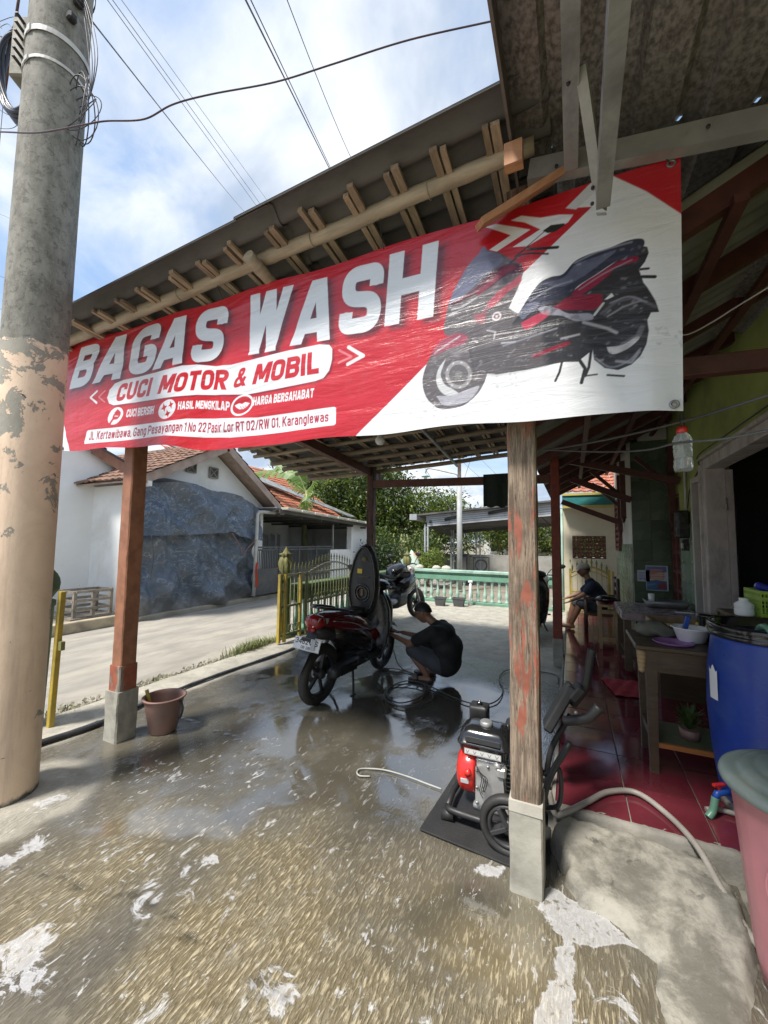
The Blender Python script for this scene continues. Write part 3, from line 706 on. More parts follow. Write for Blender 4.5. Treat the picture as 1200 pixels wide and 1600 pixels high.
# overhead cables (real spans, each a thing)
def cable(name, pts, r, label, group=None, n=5, mat=None, k=10):
    mb = MB().tube(catmull(pts, k), r, n); o = obj(name, mb, mat or m_cable, None, origin=pts[0]); return tag(o, label, 'cable', group)
def span(p, q, sag=0.3):
    p, q = Vector(p), Vector(q); return [p.lerp(q, t)-Vector((0, 0, sag*4*t*(1-t))) for t in (0, .17, .33, .5, .67, .83, 1)]
G = 'overhead cables against the sky'
A1 = at(150, 55, Y=1.5); A2 = at(385, 330, Y=11.0)
def sky_span(a, b, Ya, Yb, r, label, sag=0.0, ext=0.35):
    p, q = at(*a, Y=Ya), at(*b, Y=Yb); p2 = p-(q-p)*0.02
    d = (q-p)*ext
    return cable('overhead_cable', span(p2, q+d, sag), r, label, G)
sky_span((150, 40), (385, 332), 1.45, 14, 0.006, 'thin cable leaving the concrete pole and running down to the carport roof line', 0.1)
sky_span((168, 0), (401, 322), 5, 16, 0.010, 'overhead cable, left one of the close pair left of the sky centre')
sky_span((176, 0), (409, 322), 5.3, 16, 0.010, 'overhead cable, right one of the close pair left of the sky centre')
sky_span((190, 0), (421, 318), 5.6, 16, 0.008, 'thin overhead cable just right of the close pair')
sky_span((384, 0), (519, 272), 3.2, 9, 0.012, 'thick black twisted cable running down to the middle of the eave', 0.0, 0.2)
sky_span((392, 0), (521, 272), 3.3, 9, 0.008, 'black cable twisted round the thick one above the eave', 0.0, 0.2)
sky_span((449, 0), (553, 252), 3.4, 8, 0.006, 'single thin wavy black cable right of the thick twisted one', 0.12, 0.2)
pts = [at(x, y, Y=Yd) for x, y, Yd in ((-60, 206, 1.0), (0, 206, 1.02), (60, 207, 1.04), (130, 195, 1.08), (165, 189, 1.12), (225, 186, 1.2), (270, 163, 1.25), (330, 147, 1.35), (430, 128, 1.5), (520, 100, 1.6), (640, 62, 1.75), (790, 28, 1.9), (900, 0, 2.0))]
cable('overhead_cable', pts, 0.0045, 'purplish drop cable sagging across the pole and the sky from left to right', G, mat=pm('purple_cable', (0.09, 0.06, 0.075), (0.06, 0.04, 0.05), 5, 0.5, bump=0))
for (a, b, Ya, Yb, r) in (((-20, 425), (140, 478), 9, 14, 0.008), ((-20, 475), (60, 505), 9, 12, 0.010), ((-10, 330), (40, 352), 8, 9, .006)):
    sky_span(a, b, Ya, Yb, r, 'thin service cable low in the sky behind the concrete pole, ' + ('upper' if b[1] == 478 else 'lower' if b[1] == 505 else 'topmost'))
# tangle at the top left corner on a steel mast
mast = thing('cable_mast', at(10, 130, Y=2.2), 'rusty thin steel mast wrapped in loose cables at the top left corner', 'mast')
mp = [at(20, 60, Y=2.2)+(at(8, 140, Y=2.2)-at(20, 60, Y=2.2))*t for t in (-3.0, 1.1)]
obj('mast_tube', MB().tube(mp, 0.016, 8), pm('rusty_steel', (0.12, 0.06, 0.045), (0.06, 0.035, 0.03), 12, 0.8, bump=.3), mast)
mb = MB()
for k in range(9):
    pts = [at(random.uniform(-30, 34), random.uniform(10, 60)+k*10, Y=2.1+0.02*k) for _ in range(5)]
    mb.tube(catmull(pts, 8), 0.004, 4)
mb.tube(catmull([at(-10, 60, Y=2.1), at(8, 100, Y=2.12), at(4, 170, Y=2.1), at(-4, 260, Y=2.1)], 8), 0.004, 4)
mb.tube(catmull([at(-10, 165, Y=2.1), at(15, 180, Y=2.12), at(40, 178, Y=1.9)], 8), 0.004, 4)
mb.tube(catmull([at(-10, 200, Y=2.1), at(20, 200, Y=2.12), at(40, 180, Y=1.9)], 8), 0.004, 4)
obj('loose_cables', mb, m_cable, mast)

# ============================================================ METAL CANOPY over the photographer's right
m_zinc = pm('mottled_zinc_sheet', (0.34, 0.315, 0.29), (0.115, 0.102, 0.094), 55, 0.42, metal=0.35, bump=0.25, bscale=70, stretch=(1, 0.75, 1), dirt=(0.20, 0.19, 0.17), dscale=1.3, damt=0.5)
m_galv = pm('galvanised_channel', (0.38, 0.385, 0.37), (0.28, 0.285, 0.275), 5, 0.45, metal=0.3, bump=0.12, dirt=(0.09, 0.09, 0.08), dscale=3, damt=0.5)
canopy = thing('metal_canopy', (0.3, 1.2, 3.1), 'corrugated zinc canopy on galvanised channel trusses overhead at the top right', 'canopy')
def canz(x, y): return 3.415-0.165*(x+0.15)+0.0*(y-1)
def ribprof(x):
    t = ((x+0.20) % 0.25)/0.25
    for a, b, c in ((0, .55, 0), ):
        if t < .56: return 0.0
    if t < .66: return (t-.56)/.10*0.032
    if t < .90: return 0.032
    return (1-t)/.10*0.032
XS = []
x = -0.20
while x < 2.4:
    for t in (0, 0.28, .56, .66, .78, .90): XS.append(x+t*0.25)
    x += 0.25
mb = MB()
for dz in (0, 0.003):
    mb.grid(lambda u, v: (XS[int(round(u*(len(XS)-1)))]-0.02*v, -1.2+3.12*v, canz(XS[int(round(u*(len(XS)-1)))], 0)+ribprof(XS[int(round(u*(len(XS)-1)))])+dz), len(XS)-1, 4, smooth=False, flip=(dz == 0))
XS2 = [x for x in XS if x > -0.09]
for dz in (0, 0.003):
    mb.grid(lambda u, v: (XS2[int(round(u*(len(XS2)-1)))], 1.915+2.2*v, canz(XS2[int(round(u*(len(XS2)-1)))], 0)+.004+.10*v+ribprof(XS2[int(round(u*(len(XS2)-1)))])+dz), len(XS2)-1, 3, smooth=False, flip=(dz == 0))
obj('roof_sheet', mb, m_zinc, canopy)
mb = MB(); mb.box((-0.205, 0.36, 3.36), (0.012, 3.12, 0.17)); obj('edge_flashing', mb, pm('weathered_flashing', (0.16, 0.135, 0.12), (0.10, 0.085, 0.075), 9, 0.6, bump=.3), canopy)
def cchan(p, q, w_, h_, t=0.006, lip=0.018, up=(0, 0, 1), side=1):
    """lipped C channel from p to q, open towards side"""
    p, q = Vector(p), Vector(q); d = (q-p).normalized(); x = d.cross(Vector(up)).normalized(); z = x.cross(d)
    prof = [(0, -h_/2), (w_, -h_/2), (w_, -h_/2+lip), (w_-t, -h_/2+lip), (w_-t, -h_/2+t), (t, -h_/2+t), (t, h_/2-t), (w_-t, h_/2-t), (w_-t, h_/2-lip), (w_, h_/2-lip), (w_, h_/2), (0, h_/2)]
    r = [[pt + x*(a*side) + z*b for a, b in prof] for pt in (p, q)]
    mb = MB(); n = len(prof)
    mb.loft(r, cap=False, smooth=False)
    return mb
obj('channel', cchan((-0.145, 1.80, 3.245), (2.2, 1.80, 2.86), 0.05, 0.095, side=-1), m_galv, canopy, label='long galvanised channel across the banner top')
obj('channel', cchan((-0.0, -1.0, 3.20), (0.0, 1.795, 3.20), 0.055, 0.075, side=1), m_galv, canopy)
obj('channel', cchan((0.10, -1.0, 2.945), (0.115, 1.74, 2.945), 0.05, 0.085, side=1), m_galv, canopy, label='long lower channel with a cut end hanging in front of the banner')
obj('web_member', cchan((0.045, 1.44, 3.21), (0.105, 1.69, 2.95), 0.035, 0.05, side=1), m_galv, canopy)
for (x, y, z) in ((0.02, 1.43, 3.16), (0.10, 1.66, 2.935), (0.10, 1.71, 2.91), (0.5, 1.79, 3.14), (-0.03, 1.79, 3.20)): obj('screw', MB().lathe([(0.007, -0.006), (0.007, 0.0), (0.003, 0.006)], (x, y, z), 8, 'Y'), m_black, canopy)
mb = MB(); mb.box((0.135, 1.765, 2.90), (0.035, 0.05, 0.004), rot=(0.5, 0.3, 0)); mb.beam((0.13, 1.74, 2.92), (0.155, 1.78, 2.925), 0.004, 0.012); obj('torn_tab', mb, m_galv, canopy)

# ============================================================ GREEN HOUSE (right)
m_lime = pm('olive_lime_wall_paint', (0.36, 0.41, 0.12), (0.29, 0.335, 0.095), 2.5, 0.7, bump=0.15, dirt=(0.08, 0.09, 0.04), dscale=1.5, damt=0.4)
m_dkt = pm('dark_green_wall_tile', (0.08, 0.115, 0.072), (0.10, 0.14, 0.09), 2.2, 0.25, bump=0.05, vary=0.3, rv=0.08)
m_ltt = pm('pale_green_wall_tile', (0.27, 0.36, 0.25), (0.20, 0.285, 0.19), 3, 0.22, bump=0.05, vary=0.25, rv=0.08)
m_grt = pm('tile_grout', (0.12, 0.13, 0.10), None, 8, 0.9)
m_offw = pm('off_white_wall', (0.50, 0.50, 0.44), (0.42, 0.42, 0.37), 2, 0.75, bump=0.1, dirt=(0.3, 0.29, 0.25))
m_frame = pm('old_grey_door_paint', (0.52, 0.48, 0.45), (0.40, 0.365, 0.34), 5, 0.6, bump=0.15, stretch=(2, 2, 1), dirt=(0.14, 0.12, 0.11), dscale=3)
m_rost = pm('brown_vent_block', (0.17, 0.065, 0.05), (0.11, 0.04, 0.03), 9, 0.7, bump=0.2, vary=0.25)
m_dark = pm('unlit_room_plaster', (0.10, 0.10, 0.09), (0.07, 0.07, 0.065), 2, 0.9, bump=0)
house = thing('green_house', (2.0, 5, 0), 'lime green house front with open door and dark green tiled pillar along the red terrace', 'house')
WX = 1.30
mb = MB(); th = 0.14
def wallx(y0, y1, z0, z1): mb.box((WX+th/2, (y0+y1)/2, (z0+z1)/2), (th, y1-y0, z1-z0))
wallx(-1.5, 3.05, 0, 3.9); wallx(3.05, 5.05, 2.36, 3.9); wallx(5.05, 5.25, 0, 3.9); wallx(5.25, 5.62, 2.28, 3.9); wallx(5.25, 5.62, 0, 0.30); wallx(5.62, 6.45, 0, 3.9); wallx(6.45, 7.0, 2.20, 3.9)
obj('wall', mb, m_lime, house)
mb = MB(); mb.box((1.055, 7.05, 2.0), (0.48, 0.10, 3.9)); mb.box((0.87, 8.3, 2.0), (0.10, 2.6, 3.9)); obj('wall', mb, m_offw, house)
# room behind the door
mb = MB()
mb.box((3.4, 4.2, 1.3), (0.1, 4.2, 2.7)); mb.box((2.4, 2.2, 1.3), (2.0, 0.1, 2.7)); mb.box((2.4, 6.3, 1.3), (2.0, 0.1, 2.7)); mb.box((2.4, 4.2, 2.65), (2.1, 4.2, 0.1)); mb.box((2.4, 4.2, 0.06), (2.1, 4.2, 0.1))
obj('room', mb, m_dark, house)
# door frame, open leaf with hinges
fr = MB()
fr.box((WX-0.005, 5.0, 1.22), (0.17, 0.11, 2.26), ch=.006); fr.box((WX-0.005, 3.05, 1.22), (0.17, 0.10, 2.26), ch=.006); fr.box((WX-0.005, 4.03, 2.36), (0.172, 2.08, 0.10), ch=.006)
fr.box((WX-0.10, 4.03, 2.425), (0.03, 2.12, 0.025)); fr.box((WX-0.10, 5.065, 1.22), (0.02, 0.02, 2.3))
dfr = obj('door_frame', fr, m_frame, house)
lf = MB(); lf.beam((1.42, 4.95, 1.22), (1.60, 5.52, 1.22), .035, 2.14, ch=.004); lf.box((1.40, 4.925, 1.22), (0.05, 0.02, 2.14)); door = obj('door', lf, m_frame, house)
for z in (0.85, 1.95, 0.45):
    hg = MB(); hg.box((1.375, 4.935, z), (0.02, 0.035, 0.12)); hg.tube([(1.365, 4.91, z-.06), (1.365, 4.91, z+.06)], 0.009, 8); obj('hinge', hg, m_galv, door)
# narrow window
wn = MB(); wn.box((WX-0.01, 5.59, 1.3), (0.10, 0.06, 1.98)); wn.box((WX-0.01, 5.28, 1.3), (0.10, 0.05, 1.98)); wn.box((WX-0.01, 5.435, 2.27), (0.101, 0.36, 0.06)); wn.box((WX-0.01, 5.435, 0.32), (0.101, 0.36, 0.06))
wf = obj('window_frame', wn, pm('pale_window_frame', (0.52, 0.50, 0.46), (0.4, 0.39, 0.36), 5, 0.5, bump=.1), house)
m_glass, ntg, bg_ = newmat('dark_window_glass'); setb(ntg, bg_, col=(0.012, 0.014, 0.013), rough=0.06, spec=0.6)
obj('pane', MB().box((WX+0.02, 5.435, 1.3), (0.008, 0.27, 1.90)), m_glass, wf)
# light tile strip by the vent blocks (y 5.70-6.42), tiles one by one
def tiles(parent, mat, axis, fixed, a0, a1, z0, z1, ta, tz, out, name='wall_tile', gmat=None):
    back = MB(); L = a1-a0
    if axis == 'Y': back.box((fixed+out*0.004, (a0+a1)/2, (z0+z1)/2), (0.008, L, z1-z0))
    else: back.box(((a0+a1)/2, fixed+out*0.004, (z0+z1)/2), (L, 0.008, z1-z0))
    bk = obj('grout_bed', back, m_grt, parent); first = None
    na = max(1, round(L/ta)); nz = max(1, round((z1-z0)/tz)); da, dz = L/na, (z1-z0)/nz
    base = wloc(parent)
    for i in range(na):
        for j in range(nz):
            c = (fixed+out*0.011, a0+da*(i+.5), z0+dz*(j+.5)) if axis == 'Y' else (a0+da*(i+.5), fixed+out*0.011, z0+dz*(j+.5))
            rot = (random.uniform(-1, 1)*.006, random.uniform(-1, 1)*.006, 0)
            if first is None:
                sz_ = (0.008, da-.005, dz-.005) if axis == 'Y' else (da-.005, .008, dz-.005)
                first = obj(name, MB().box((0, 0, 0), sz_, ch=.0015), mat, parent, world=False); first.location = Vector(c)-base; first.rotation_euler = rot
            else: inst(name, first, parent, Vector(c)-base, rot)
tiles(house, m_ltt, 'Y', WX, 5.72, 6.42, 0.12, 1.80, 0.24, 0.24, -1)
tiles(house, m_dkt, 'X', 7.0, 0.82, 1.295, 0.12, 3.10, 0.235, 0.30, -1)
tiles(house, m_ltt, 'Y', 0.82, 7.02, 9.4, 0.12, 1.55, 0.30, 0.30, -1)
# vent blocks: recessed panel wall y 6.45-6.98
def vent_block(sz=0.24, t=0.07, petal=True):
    b = MB(); h = sz/2; w_ = 0.022
    for s in (-1, 1): b.box((0, s*(h-w_/2), 0), (t, w_, sz-.004)); b.box((0, 0, s*(h-w_/2)), (t, sz-2*w_, w_))
    b.torus((0, 0, 0), sz*0.19, 0.012, axis='X', n=10, m=4)
    for k in range(4):
        a = PI/4+k*PI/2; b.beam((0, sz*.2*math.cos(a), sz*.2*math.sin(a)), (0, sz*.56*math.cos(a), sz*.56*math.sin(a)), t*.8, 0.016, up=(1, 0, 0))
    return b
vb0 = obj('vent_block', vent_block(0.26), m_rost, house, world=False); base = wloc(house); vb0.location = Vector((WX+0.03, 6.58, 0.27))-base
for j in range(8):
    for i in range(2):
        if i == j == 0: continue
        inst('vent_block', vb0, house, Vector((WX+0.03, 6.58+0.265*i, 0.27+0.262*j))-base)
# brown louvred window on the pale wall
bw = MB(); 
for (yy, zz, dy, dz) in ((8.35, 1.9, .05, .95), (8.95, 1.9, .05, .95), (8.65, 2.36, .65, .05), (8.65, 1.45, .65, .05)): bw.box((0.79, yy, zz), (0.06, dy, dz))
bwo = obj('window_frame', bw, m_rost, house)
for k in range(8): obj('louvre', MB().box((0.79, 8.65, 1.53+0.105*k), (0.05, 0.56, 0.05), rot=(0, 0.5, 0)), m_rost, bwo)
# terrace roof: sheets, rafters and ties
def trz(x): return 2.62+0.50*(x+0.30)
mb = MB()
for dz in (0, .006): mb.grid(lambda u, v: (-0.42+2.0*u, 1.95+7.2*v, trz(-0.42+2.0*u)+dz+0.012*math.sin(v*7.2/0.12*2*PI)), 2, 480, flip=(dz == 0))
obj('terrace_roof', mb, pm('sooty_roof_sheet', (0.26, 0.26, 0.22), (0.16, 0.16, 0.14), 2, 0.8, bump=.2, dirt=(.05, .05, .045)), house)
m_raft = peel('dark_red_rafter', (0.095, 0.028, 0.020), (0.10, 0.06, 0.045), (0.05, 0.03, 0.025), 0.12)
for y in (2.05, 2.75, 3.5, 4.3, 5.1, 5.9, 6.7, 7.5, 8.3, 9.0):
    obj('rafter', MB().beam((-0.40, y, trz(-0.40)-0.06), (1.5, y, trz(1.5)-0.06), 0.06, 0.10), m_raft, house)
for x in (0.15, 0.65, 1.1): obj('roof_batten', MB().beam((x, 1.98, trz(x)-0.135), (x, 9.1, trz(x)-0.135), 0.05, 0.04), m_raft, house)
for (y, xl, zl, zr, xr) in ((2.3, -.18, 2.43, 2.36, 1.3), (6.3, .0, 2.74, 2.38, 1.28), (6.85, .0, 2.56, 2.20, 0.8), (8.0, -.16, 2.315, 1.93, 0.74)):
    obj('tie_beam', MB().beam((xl, y, zl), (xr, y, zr), 0.06, 0.09, ch=.004), m_raft, house)
for (x, y, z0, z1) in ((1.24, 6.55, 1.86, 2.9), (0.76, 8.0, 1.78, 2.75), (0.70, 6.9, 1.95, 2.8)):
    b = MB(); b.box((x, y, (z0+z1)/2), (0.07, 0.07, z1-z0)); b.lathe([(0.0, z0-.09), (0.022, z0-.06), (0.03, z0-.02), (0.05, z0)], (x, y, 0), 8)
    b.beam((x-0.42, y, z1-.12), (x, y, z1-0.55), 0.045, 0.05); obj('bracket', b, m_raft, house)
obj('vent_backing', MB().box((1.62, 6.75, 1.9), (.06, 1.3, 3.8)), m_dark, house); obj('wall', MB().box((1.45, 7.05, 1.9), (.32, .10, 3.8)), m_dark, house)  # dark boxes added to stop bright outside light leaking past the vent blocks
# meter box
mt = MB(); mt.box((WX-0.07, 6.02, 1.80), (0.13, 0.20, 0.34), ch=.02); mt.box((WX-0.04, 6.02, 1.55), (0.06, 0.10, 0.14)); 
me_ = obj('meter_box', mt, pm('black_meter_case', (0.02, 0.021, 0.02), (0.035, 0.035, 0.034), 6, 0.25, bump=0), house)
obj('breaker', MB().box((WX-0.075, 6.02, 1.54), (0.02, 0.05, 0.06)), m_offw, me_)
obj('conduit', MB().tube([(WX-0.02, 6.02, 1.98), (WX-0.02, 6.02, 3.2)], 0.014, 8), pm('white_conduit', (.55, .55, .52), None, 4, .5), house)
obj('door_wiring', MB().tube(catmull([(WX-.02, 5.95, 2.0), (WX-.02, 5.8, 2.22), (WX-.02, 5.4, 2.40), (WX-.12, 5.0, 2.46), (WX-.12, 4.2, 2.47), (WX-.12, 3.2, 2.47)], 6), 0.006, 5), m_black, house)
# ============================================================ BANNER (flat print stored as a colour attribute of the vinyl)
def rounded(pts, r, closed=False, k=5):
    pts = [np.array(p, float) for p in pts]; n = len(pts); out = []
    for i, p in enumerate(pts):
        if not closed and i in (0, n-1): out.append(p); continue
        a, b = pts[i-1], pts[(i+1) % n]; da, db = a-p, b-p; la, lb = np.hypot(*da), np.hypot(*db)
        rr = min(r, la*0.5, lb*0.5); p0 = p+da/la*rr; p1 = p+db/lb*rr
        for j in range(k+1): t = j/k; out.append((1-t)**2*p0+2*t*(1-t)*p+t*t*p1)
    if closed: out.append(out[0])
    return out
# glyph: (width, [ (polyline, rounded?, closed?) ... ])  x,y in 0..1 between stroke centres; U / D run past the cap line / base line
U, D = 9.0, -9.0
def _g(w, *s): return (w, s)
R_, N_ = 1, 0
GL = {
'A': _g(.56, ([(0, D), (.42, U)], 0), ([(1, D), (.58, U)], 0), ([(.2, .2), (.8, .2)], 0)),
'B': _g(.50, ([(0, D), (0, U)], 0), ([(0, 1), (1, 1), (1, .53), (0, .53)], 1), ([(0, .53), (1, .53), (1, 0), (0, 0)], 1)),
'C': _g(.48, ([(1, .68), (1, 1), (0, 1), (0, 0), (1, 0), (1, .32)], 1)),
'E': _g(.40, ([(0, D), (0, U)], 0), ([(0, 1), (1.3, 1)], 0), ([(0, 0), (1.3, 0)], 0), ([(0, .52), (1.1, .52)], 0)),
'G': _g(.50, ([(1, .72), (1, 1), (0, 1), (0, 0), (1, 0), (1, .46), (.5, .46)], 2)),
'H': _g(.50, ([(0, D), (0, U)], 0), ([(1, D), (1, U)], 0), ([(0, .5), (1, .5)], 0)),
'I': _g(.0, ([(0, D), (0, U)], 0)),
'J': _g(.40, ([(0, .28), (0, 0), (1, 0), (1, U)], 1)),
'K': _g(.50, ([(0, D), (0, U)], 0), ([(1.0, U), (.05, .42)], 0), ([(.25, .62), (1.08, D)], 0)),
'L': _g(.36, ([(0, D), (0, U)], 0), ([(0, 0), (1.35, 0)], 0)),
'M': _g(.70, ([(0, D), (0, U)], 0), ([(1, D), (1, U)], 0), ([(.1, 1.1), (.5, .12)], 0), ([(.9, 1.1), (.5, .12)], 0)),
'N': _g(.52, ([(0, D), (0, U)], 0), ([(1, D), (1, U)], 0), ([(0.05, 1.0), (.95, 0)], 0)),
'O': _g(.50, ([(0, .5), (0, 0), (1, 0), (1, 1), (0, 1), (0, .5)], 1)),
'P': _g(.48, ([(0, D), (0, U)], 0), ([(0, 1), (1, 1), (1, .45), (0, .45)], 1)),
'R': _g(.50, ([(0, D), (0, U)], 0), ([(0, 1), (1, 1), (1, .5), (0, .5)], 1), ([(.45, .5), (1.03, D)], 0)),
'S': _g(.48, ([(1, .72), (1, 1), (0, 1), (0, .54), (1, .46), (1, 0), (0, 0), (0, .28)], 1)),
'T': _g(.46, ([(.5, D), (.5, U)], 0), ([(-.25, 1), (1.25, 1)], 0)),
'U': _g(.50, ([(0, U), (0, 0), (1, 0), (1, U)], 1)),
'W': _g(.78, ([(0, U), (.26, D)], 0), ([(.5, U), (.26, D)], 0), ([(.5, U), (.76, D)], 0), ([(1, U), (.76, D)], 0)),
'&': _g(.56, ([(1.1, D), (.25, .72), (.25, 1), (.72, 1), (.72, .72), (0, .35), (0, 0), (.75, 0), (1.05, .48)], 1)),
'0': _g(.46, ([(0, .5), (0, 0), (1, 0), (1, 1), (0, 1), (0, .5)], 1)),
'1': _g(.18, ([(.9, D), (.9, U)], 0), ([(.9, 1.0), (-.6, .86)], 0)),
'2': _g(.46, ([(0, .72), (0, 1), (1, 1), (1, .6), (0, 0)], 1), ([(-.1, 0), (1.15, 0)], 0)),
'3': _g(.46, ([(0, .75), (0, 1), (1, 1), (1, .53), (.3, .53)], 1), ([(.3, .53), (1, .53), (1, 0), (0, 0), (0, .25)], 1)),
'4': _g(.50, ([(.8, D), (.8, U)], 0), ([(.8, 1), (0, .28), (1.2, .28)], 0)),
'6': _g(.46, ([(.9, 1), (0, 1), (0, 0), (1, 0), (1, .55), (0, .55)], 1)),
'8': _g(.46, ([(.5, .53), (0, .53), (0, 1), (1, 1), (1, .53), (.5, .53)], 1), ([(.5, .53), (0, .53), (0, 0), (1, 0), (1, .53), (.5, .53)], 1)),
'/': _g(.34, ([(0, D), (1, U)], 0)),
'.': _g(.0, ([(0, -.02), (0, .02)], 0)), ',': _g(.0, ([(0, .05), (-.1, -.18)], 0)), ' ': _g(.14), '-': _g(.2, ([(0, .45), (1, .45)], 0)),
'a': _g(.38, ([(0, .70), (.1, .72), (1, .72), (1, -.1)], 1), ([(1, .42), (0, .42), (0, 0), (1, 0)], 1)),
'b': _g(.38, ([(0, D), (0, U)], 0), ([(0, .72), (1, .72), (1, 0), (0, 0)], 1)),
'e': _g(.38, ([(0, .36), (1, .36), (1, .72), (0, .72), (0, 0), (1, 0), (1, .18)], 1)),
'g': _g(.38, ([(1, .72), (0, .72), (0, 0), (1, 0)], 1), ([(1, .78), (1, -.28), (0, -.28)], 1)),
'i': _g(.0, ([(0, -.1), (0, .8)], 0), ([(0, .95), (0, 1.08)], 0)),
'l': _g(.0, ([(0, D), (0, U)], 0)),
'n': _g(.38, ([(0, -.1), (0, .8)], 0), ([(0, .72), (1, .72), (1, -.1)], 1)),
'o': _g(.38, ([(0, .36), (0, 0), (1, 0), (1, .72), (0, .72), (0, .36)], 1)),
'r': _g(.22, ([(0, -.1), (0, .8)], 0), ([(0, .60), (.3, .72), (1.4, .72)], 1)),
's': _g(.36, ([(1, .55), (1, .72), (0, .72), (0, .40), (1, .34), (1, 0), (0, 0), (0, .18)], 1)),
't': _g(.24, ([(.3, .95), (.3, 0), (1.2, 0)], 1), ([(-.4, .72), (1.2, .72)], 0)),
'w': _g(.60, ([(0, .8), (.26, -.1)], 0), ([(.5, .8), (.26, -.1)], 0), ([(.5, .8), (.76, -.1)], 0), ([(1, .8), (.76, -.1)], 0)),
'y': _g(.38, ([(0, .8), (.5, 0)], 0), ([(1, .8), (.25, -.3)], 0)),
}
class Print:
    """paints flat artwork into vertex colours at (X,Z) sample points"""
    def __init__(s, X, Z, px): s.X, s.Z, s.px = X, Z, px; s.c = np.zeros(X.shape+(3,))
    def fill(s, col): s.c[:] = col
    def _bb(s, pts, m):
        p = np.array(pts); x0, x1, z0, z1 = p[:, 0].min()-m, p[:, 0].max()+m, p[:, 1].min()-m, p[:, 1].max()+m
        return (s.X >= x0) & (s.X <= x1) & (s.Z >= z0) & (s.Z <= z1)
    def _apply(s, mask, a, col):
        a = a[:, None]; s.c[mask] = s.c[mask]*(1-a)+np.array(col)*a
    def poly(s, pts, col, soft=0.0, a=1.0, smooth=False, tex=0, seed=1):
        if smooth: pts = [(p.x, p.y) for p in catmull([(x, z, 0) for x, z in list(pts)+[pts[0]]], 5)][:-1]
        e = s.px*0.6+soft; m = s._bb(pts, e*2)
        if not m.any(): return
        d = poly_sd(s.X[m], s.Z[m], pts); al = a*(1-sst(d, -e, e))
        if tex:
            n = vfbm(s.X[m]*28, s.Z[m]*28, 4, seed); al = al*np.clip(1-tex+2*tex*n, 0, 1)
        s._apply(m, al, col)
    def line(s, pts, w, col, a=1.0, soft=0.0):
        e = s.px*0.6+soft; m = s._bb(pts, w+e*2)
        if not m.any(): return
        s._apply(m, a*(1-sst(seg_dist(s.X[m], s.Z[m], pts)-w/2, -e, e)), col)
    def glyph(s, ch, bl, br, tl, th, col, a=1.0, soft=0.0, wunit=None, off=(0, 0), rad=.24):
        w, strokes = GL[ch]; W = w+th if wunit is None else wunit
        bl = np.array(bl)+off; ex = (np.array(br)+off-bl)/max(W, 1e-6); ey = np.array(tl)+off-bl
        h = np.hypot(*ey); e = (s.px*0.6+soft)/h
        cs = [bl-ey*.4, np.array(br)+off-ey*.4, np.array(tl)+off+ey*.1, np.array(br)+off+ey*1.1]
        m = s._bb(cs, soft*2+s.px*2)
        if not m.any(): return
        dx, dz = s.X[m]-bl[0], s.Z[m]-bl[1]; det = ex[0]*ey[1]-ex[1]*ey[0]
        gs = (dx*ey[1]-dz*ey[0])/det; gt = (ex[0]*dz-ex[1]*dx)/det
        ht = th/2; d = np.full(gs.shape, 1e9)
        for pts, rd in strokes:
            q = []
            for x, y in pts:
                yy = 1.3 if y == U else -0.3 if y == D else ht+y*(1-th)
                xx = ht+x*w
                q.append((xx, yy))
            # slanted strokes that run past the lines keep their slope
            if pts[0][1] in (U, D) or pts[-1][1] in (U, D):
                for i, j in ((0, 1), (-1, -2)):
                    if pts[i][1] in (U, D) and len(pts) >= 2:
                        tgt = 1.0 if pts[i][1] == U else 0.0; x_t = q[i][0]; x_o, y_o = q[j]
                        if pts[j][1] in (U, D): y_o = 1.0 if pts[j][1] == U else 0.0
                        dy = tgt-y_o
                        if abs(dy) > 1e-6: k = (q[i][1]-y_o)/dy; q[i] = (x_o+(x_t-x_o)*k, q[i][1])
            if rd: q = [tuple(p) for p in rounded(q, rad, k=7)]
            for (x0, y0), (x1, y1) in zip(q[:-1], q[1:]):
                vx, vy = x1-x0, y1-y0; L = math.hypot(vx, vy)
                if L < 1e-6: continue
                u_ = ((gs-x0)*vx+(gt-y0)*vy)/L; v_ = np.abs((gs-x0)*vy-(gt-y0)*vx)/L
                d = np.minimum(d, np.maximum(np.maximum(-u_, u_-L), v_-ht))
            for (x0, y0) in q[1:-1]: d = np.minimum(d, np.hypot(gs-x0, gt-y0)-ht)
        if ch not in ',gyi.': d = np.maximum(d, np.maximum(gt-1, -gt))
        s._apply(m, a*(1-sst(d, -e, e)), col)
    def text(s, txt, st, th, col, gap=.10, **k):
        """st: stations (bottom point, top point) the line of text is stretched between"""
        ws = [GL[c][0]+(th if c != ' ' else 0) for c in txt]; tot = sum(ws)+gap*(len(txt)-1); cum = 0
        P = [np.array(b) for b, t in st]; Q = [np.array(t) for b, t in st]
        L = [0]
        for i in range(1, len(P)): L.append(L[-1]+np.hypot(*(P[i]-P[i-1])))
        def ev(f):
            x = f*L[-1]
            for i in range(1, len(L)):
                if x <= L[i] or i == len(L)-1:
                    t = (x-L[i-1])/(L[i]-L[i-1]); return P[i-1]*(1-t)+P[i]*t, Q[i-1]*(1-t)+Q[i]*t
        for c, w_ in zip(txt, ws):
            b0, t0_ = ev(cum/tot); b1, t1_ = ev((cum+w_)/tot)
            if c != ' ': s.glyph(c, b0, b1, t0_, th, col, **k)
            cum += w_+gap
BY = 1.86
NU, NV = 1500, 350
uu = np.linspace(0, 1, NU+1); vv = np.linspace(0, 1, NV+1); UU, VV = np.meshgrid(uu, vv)
def bil(a, b, c, d): return (a*(1-UU)+b*UU)*(1-VV)+(d*(1-UU)+c*UU)*VV
BX = bil(-3.958, 0.402, 0.427, -4.025); BZ0 = bil(2.285, 2.074, 3.121, 3.209)
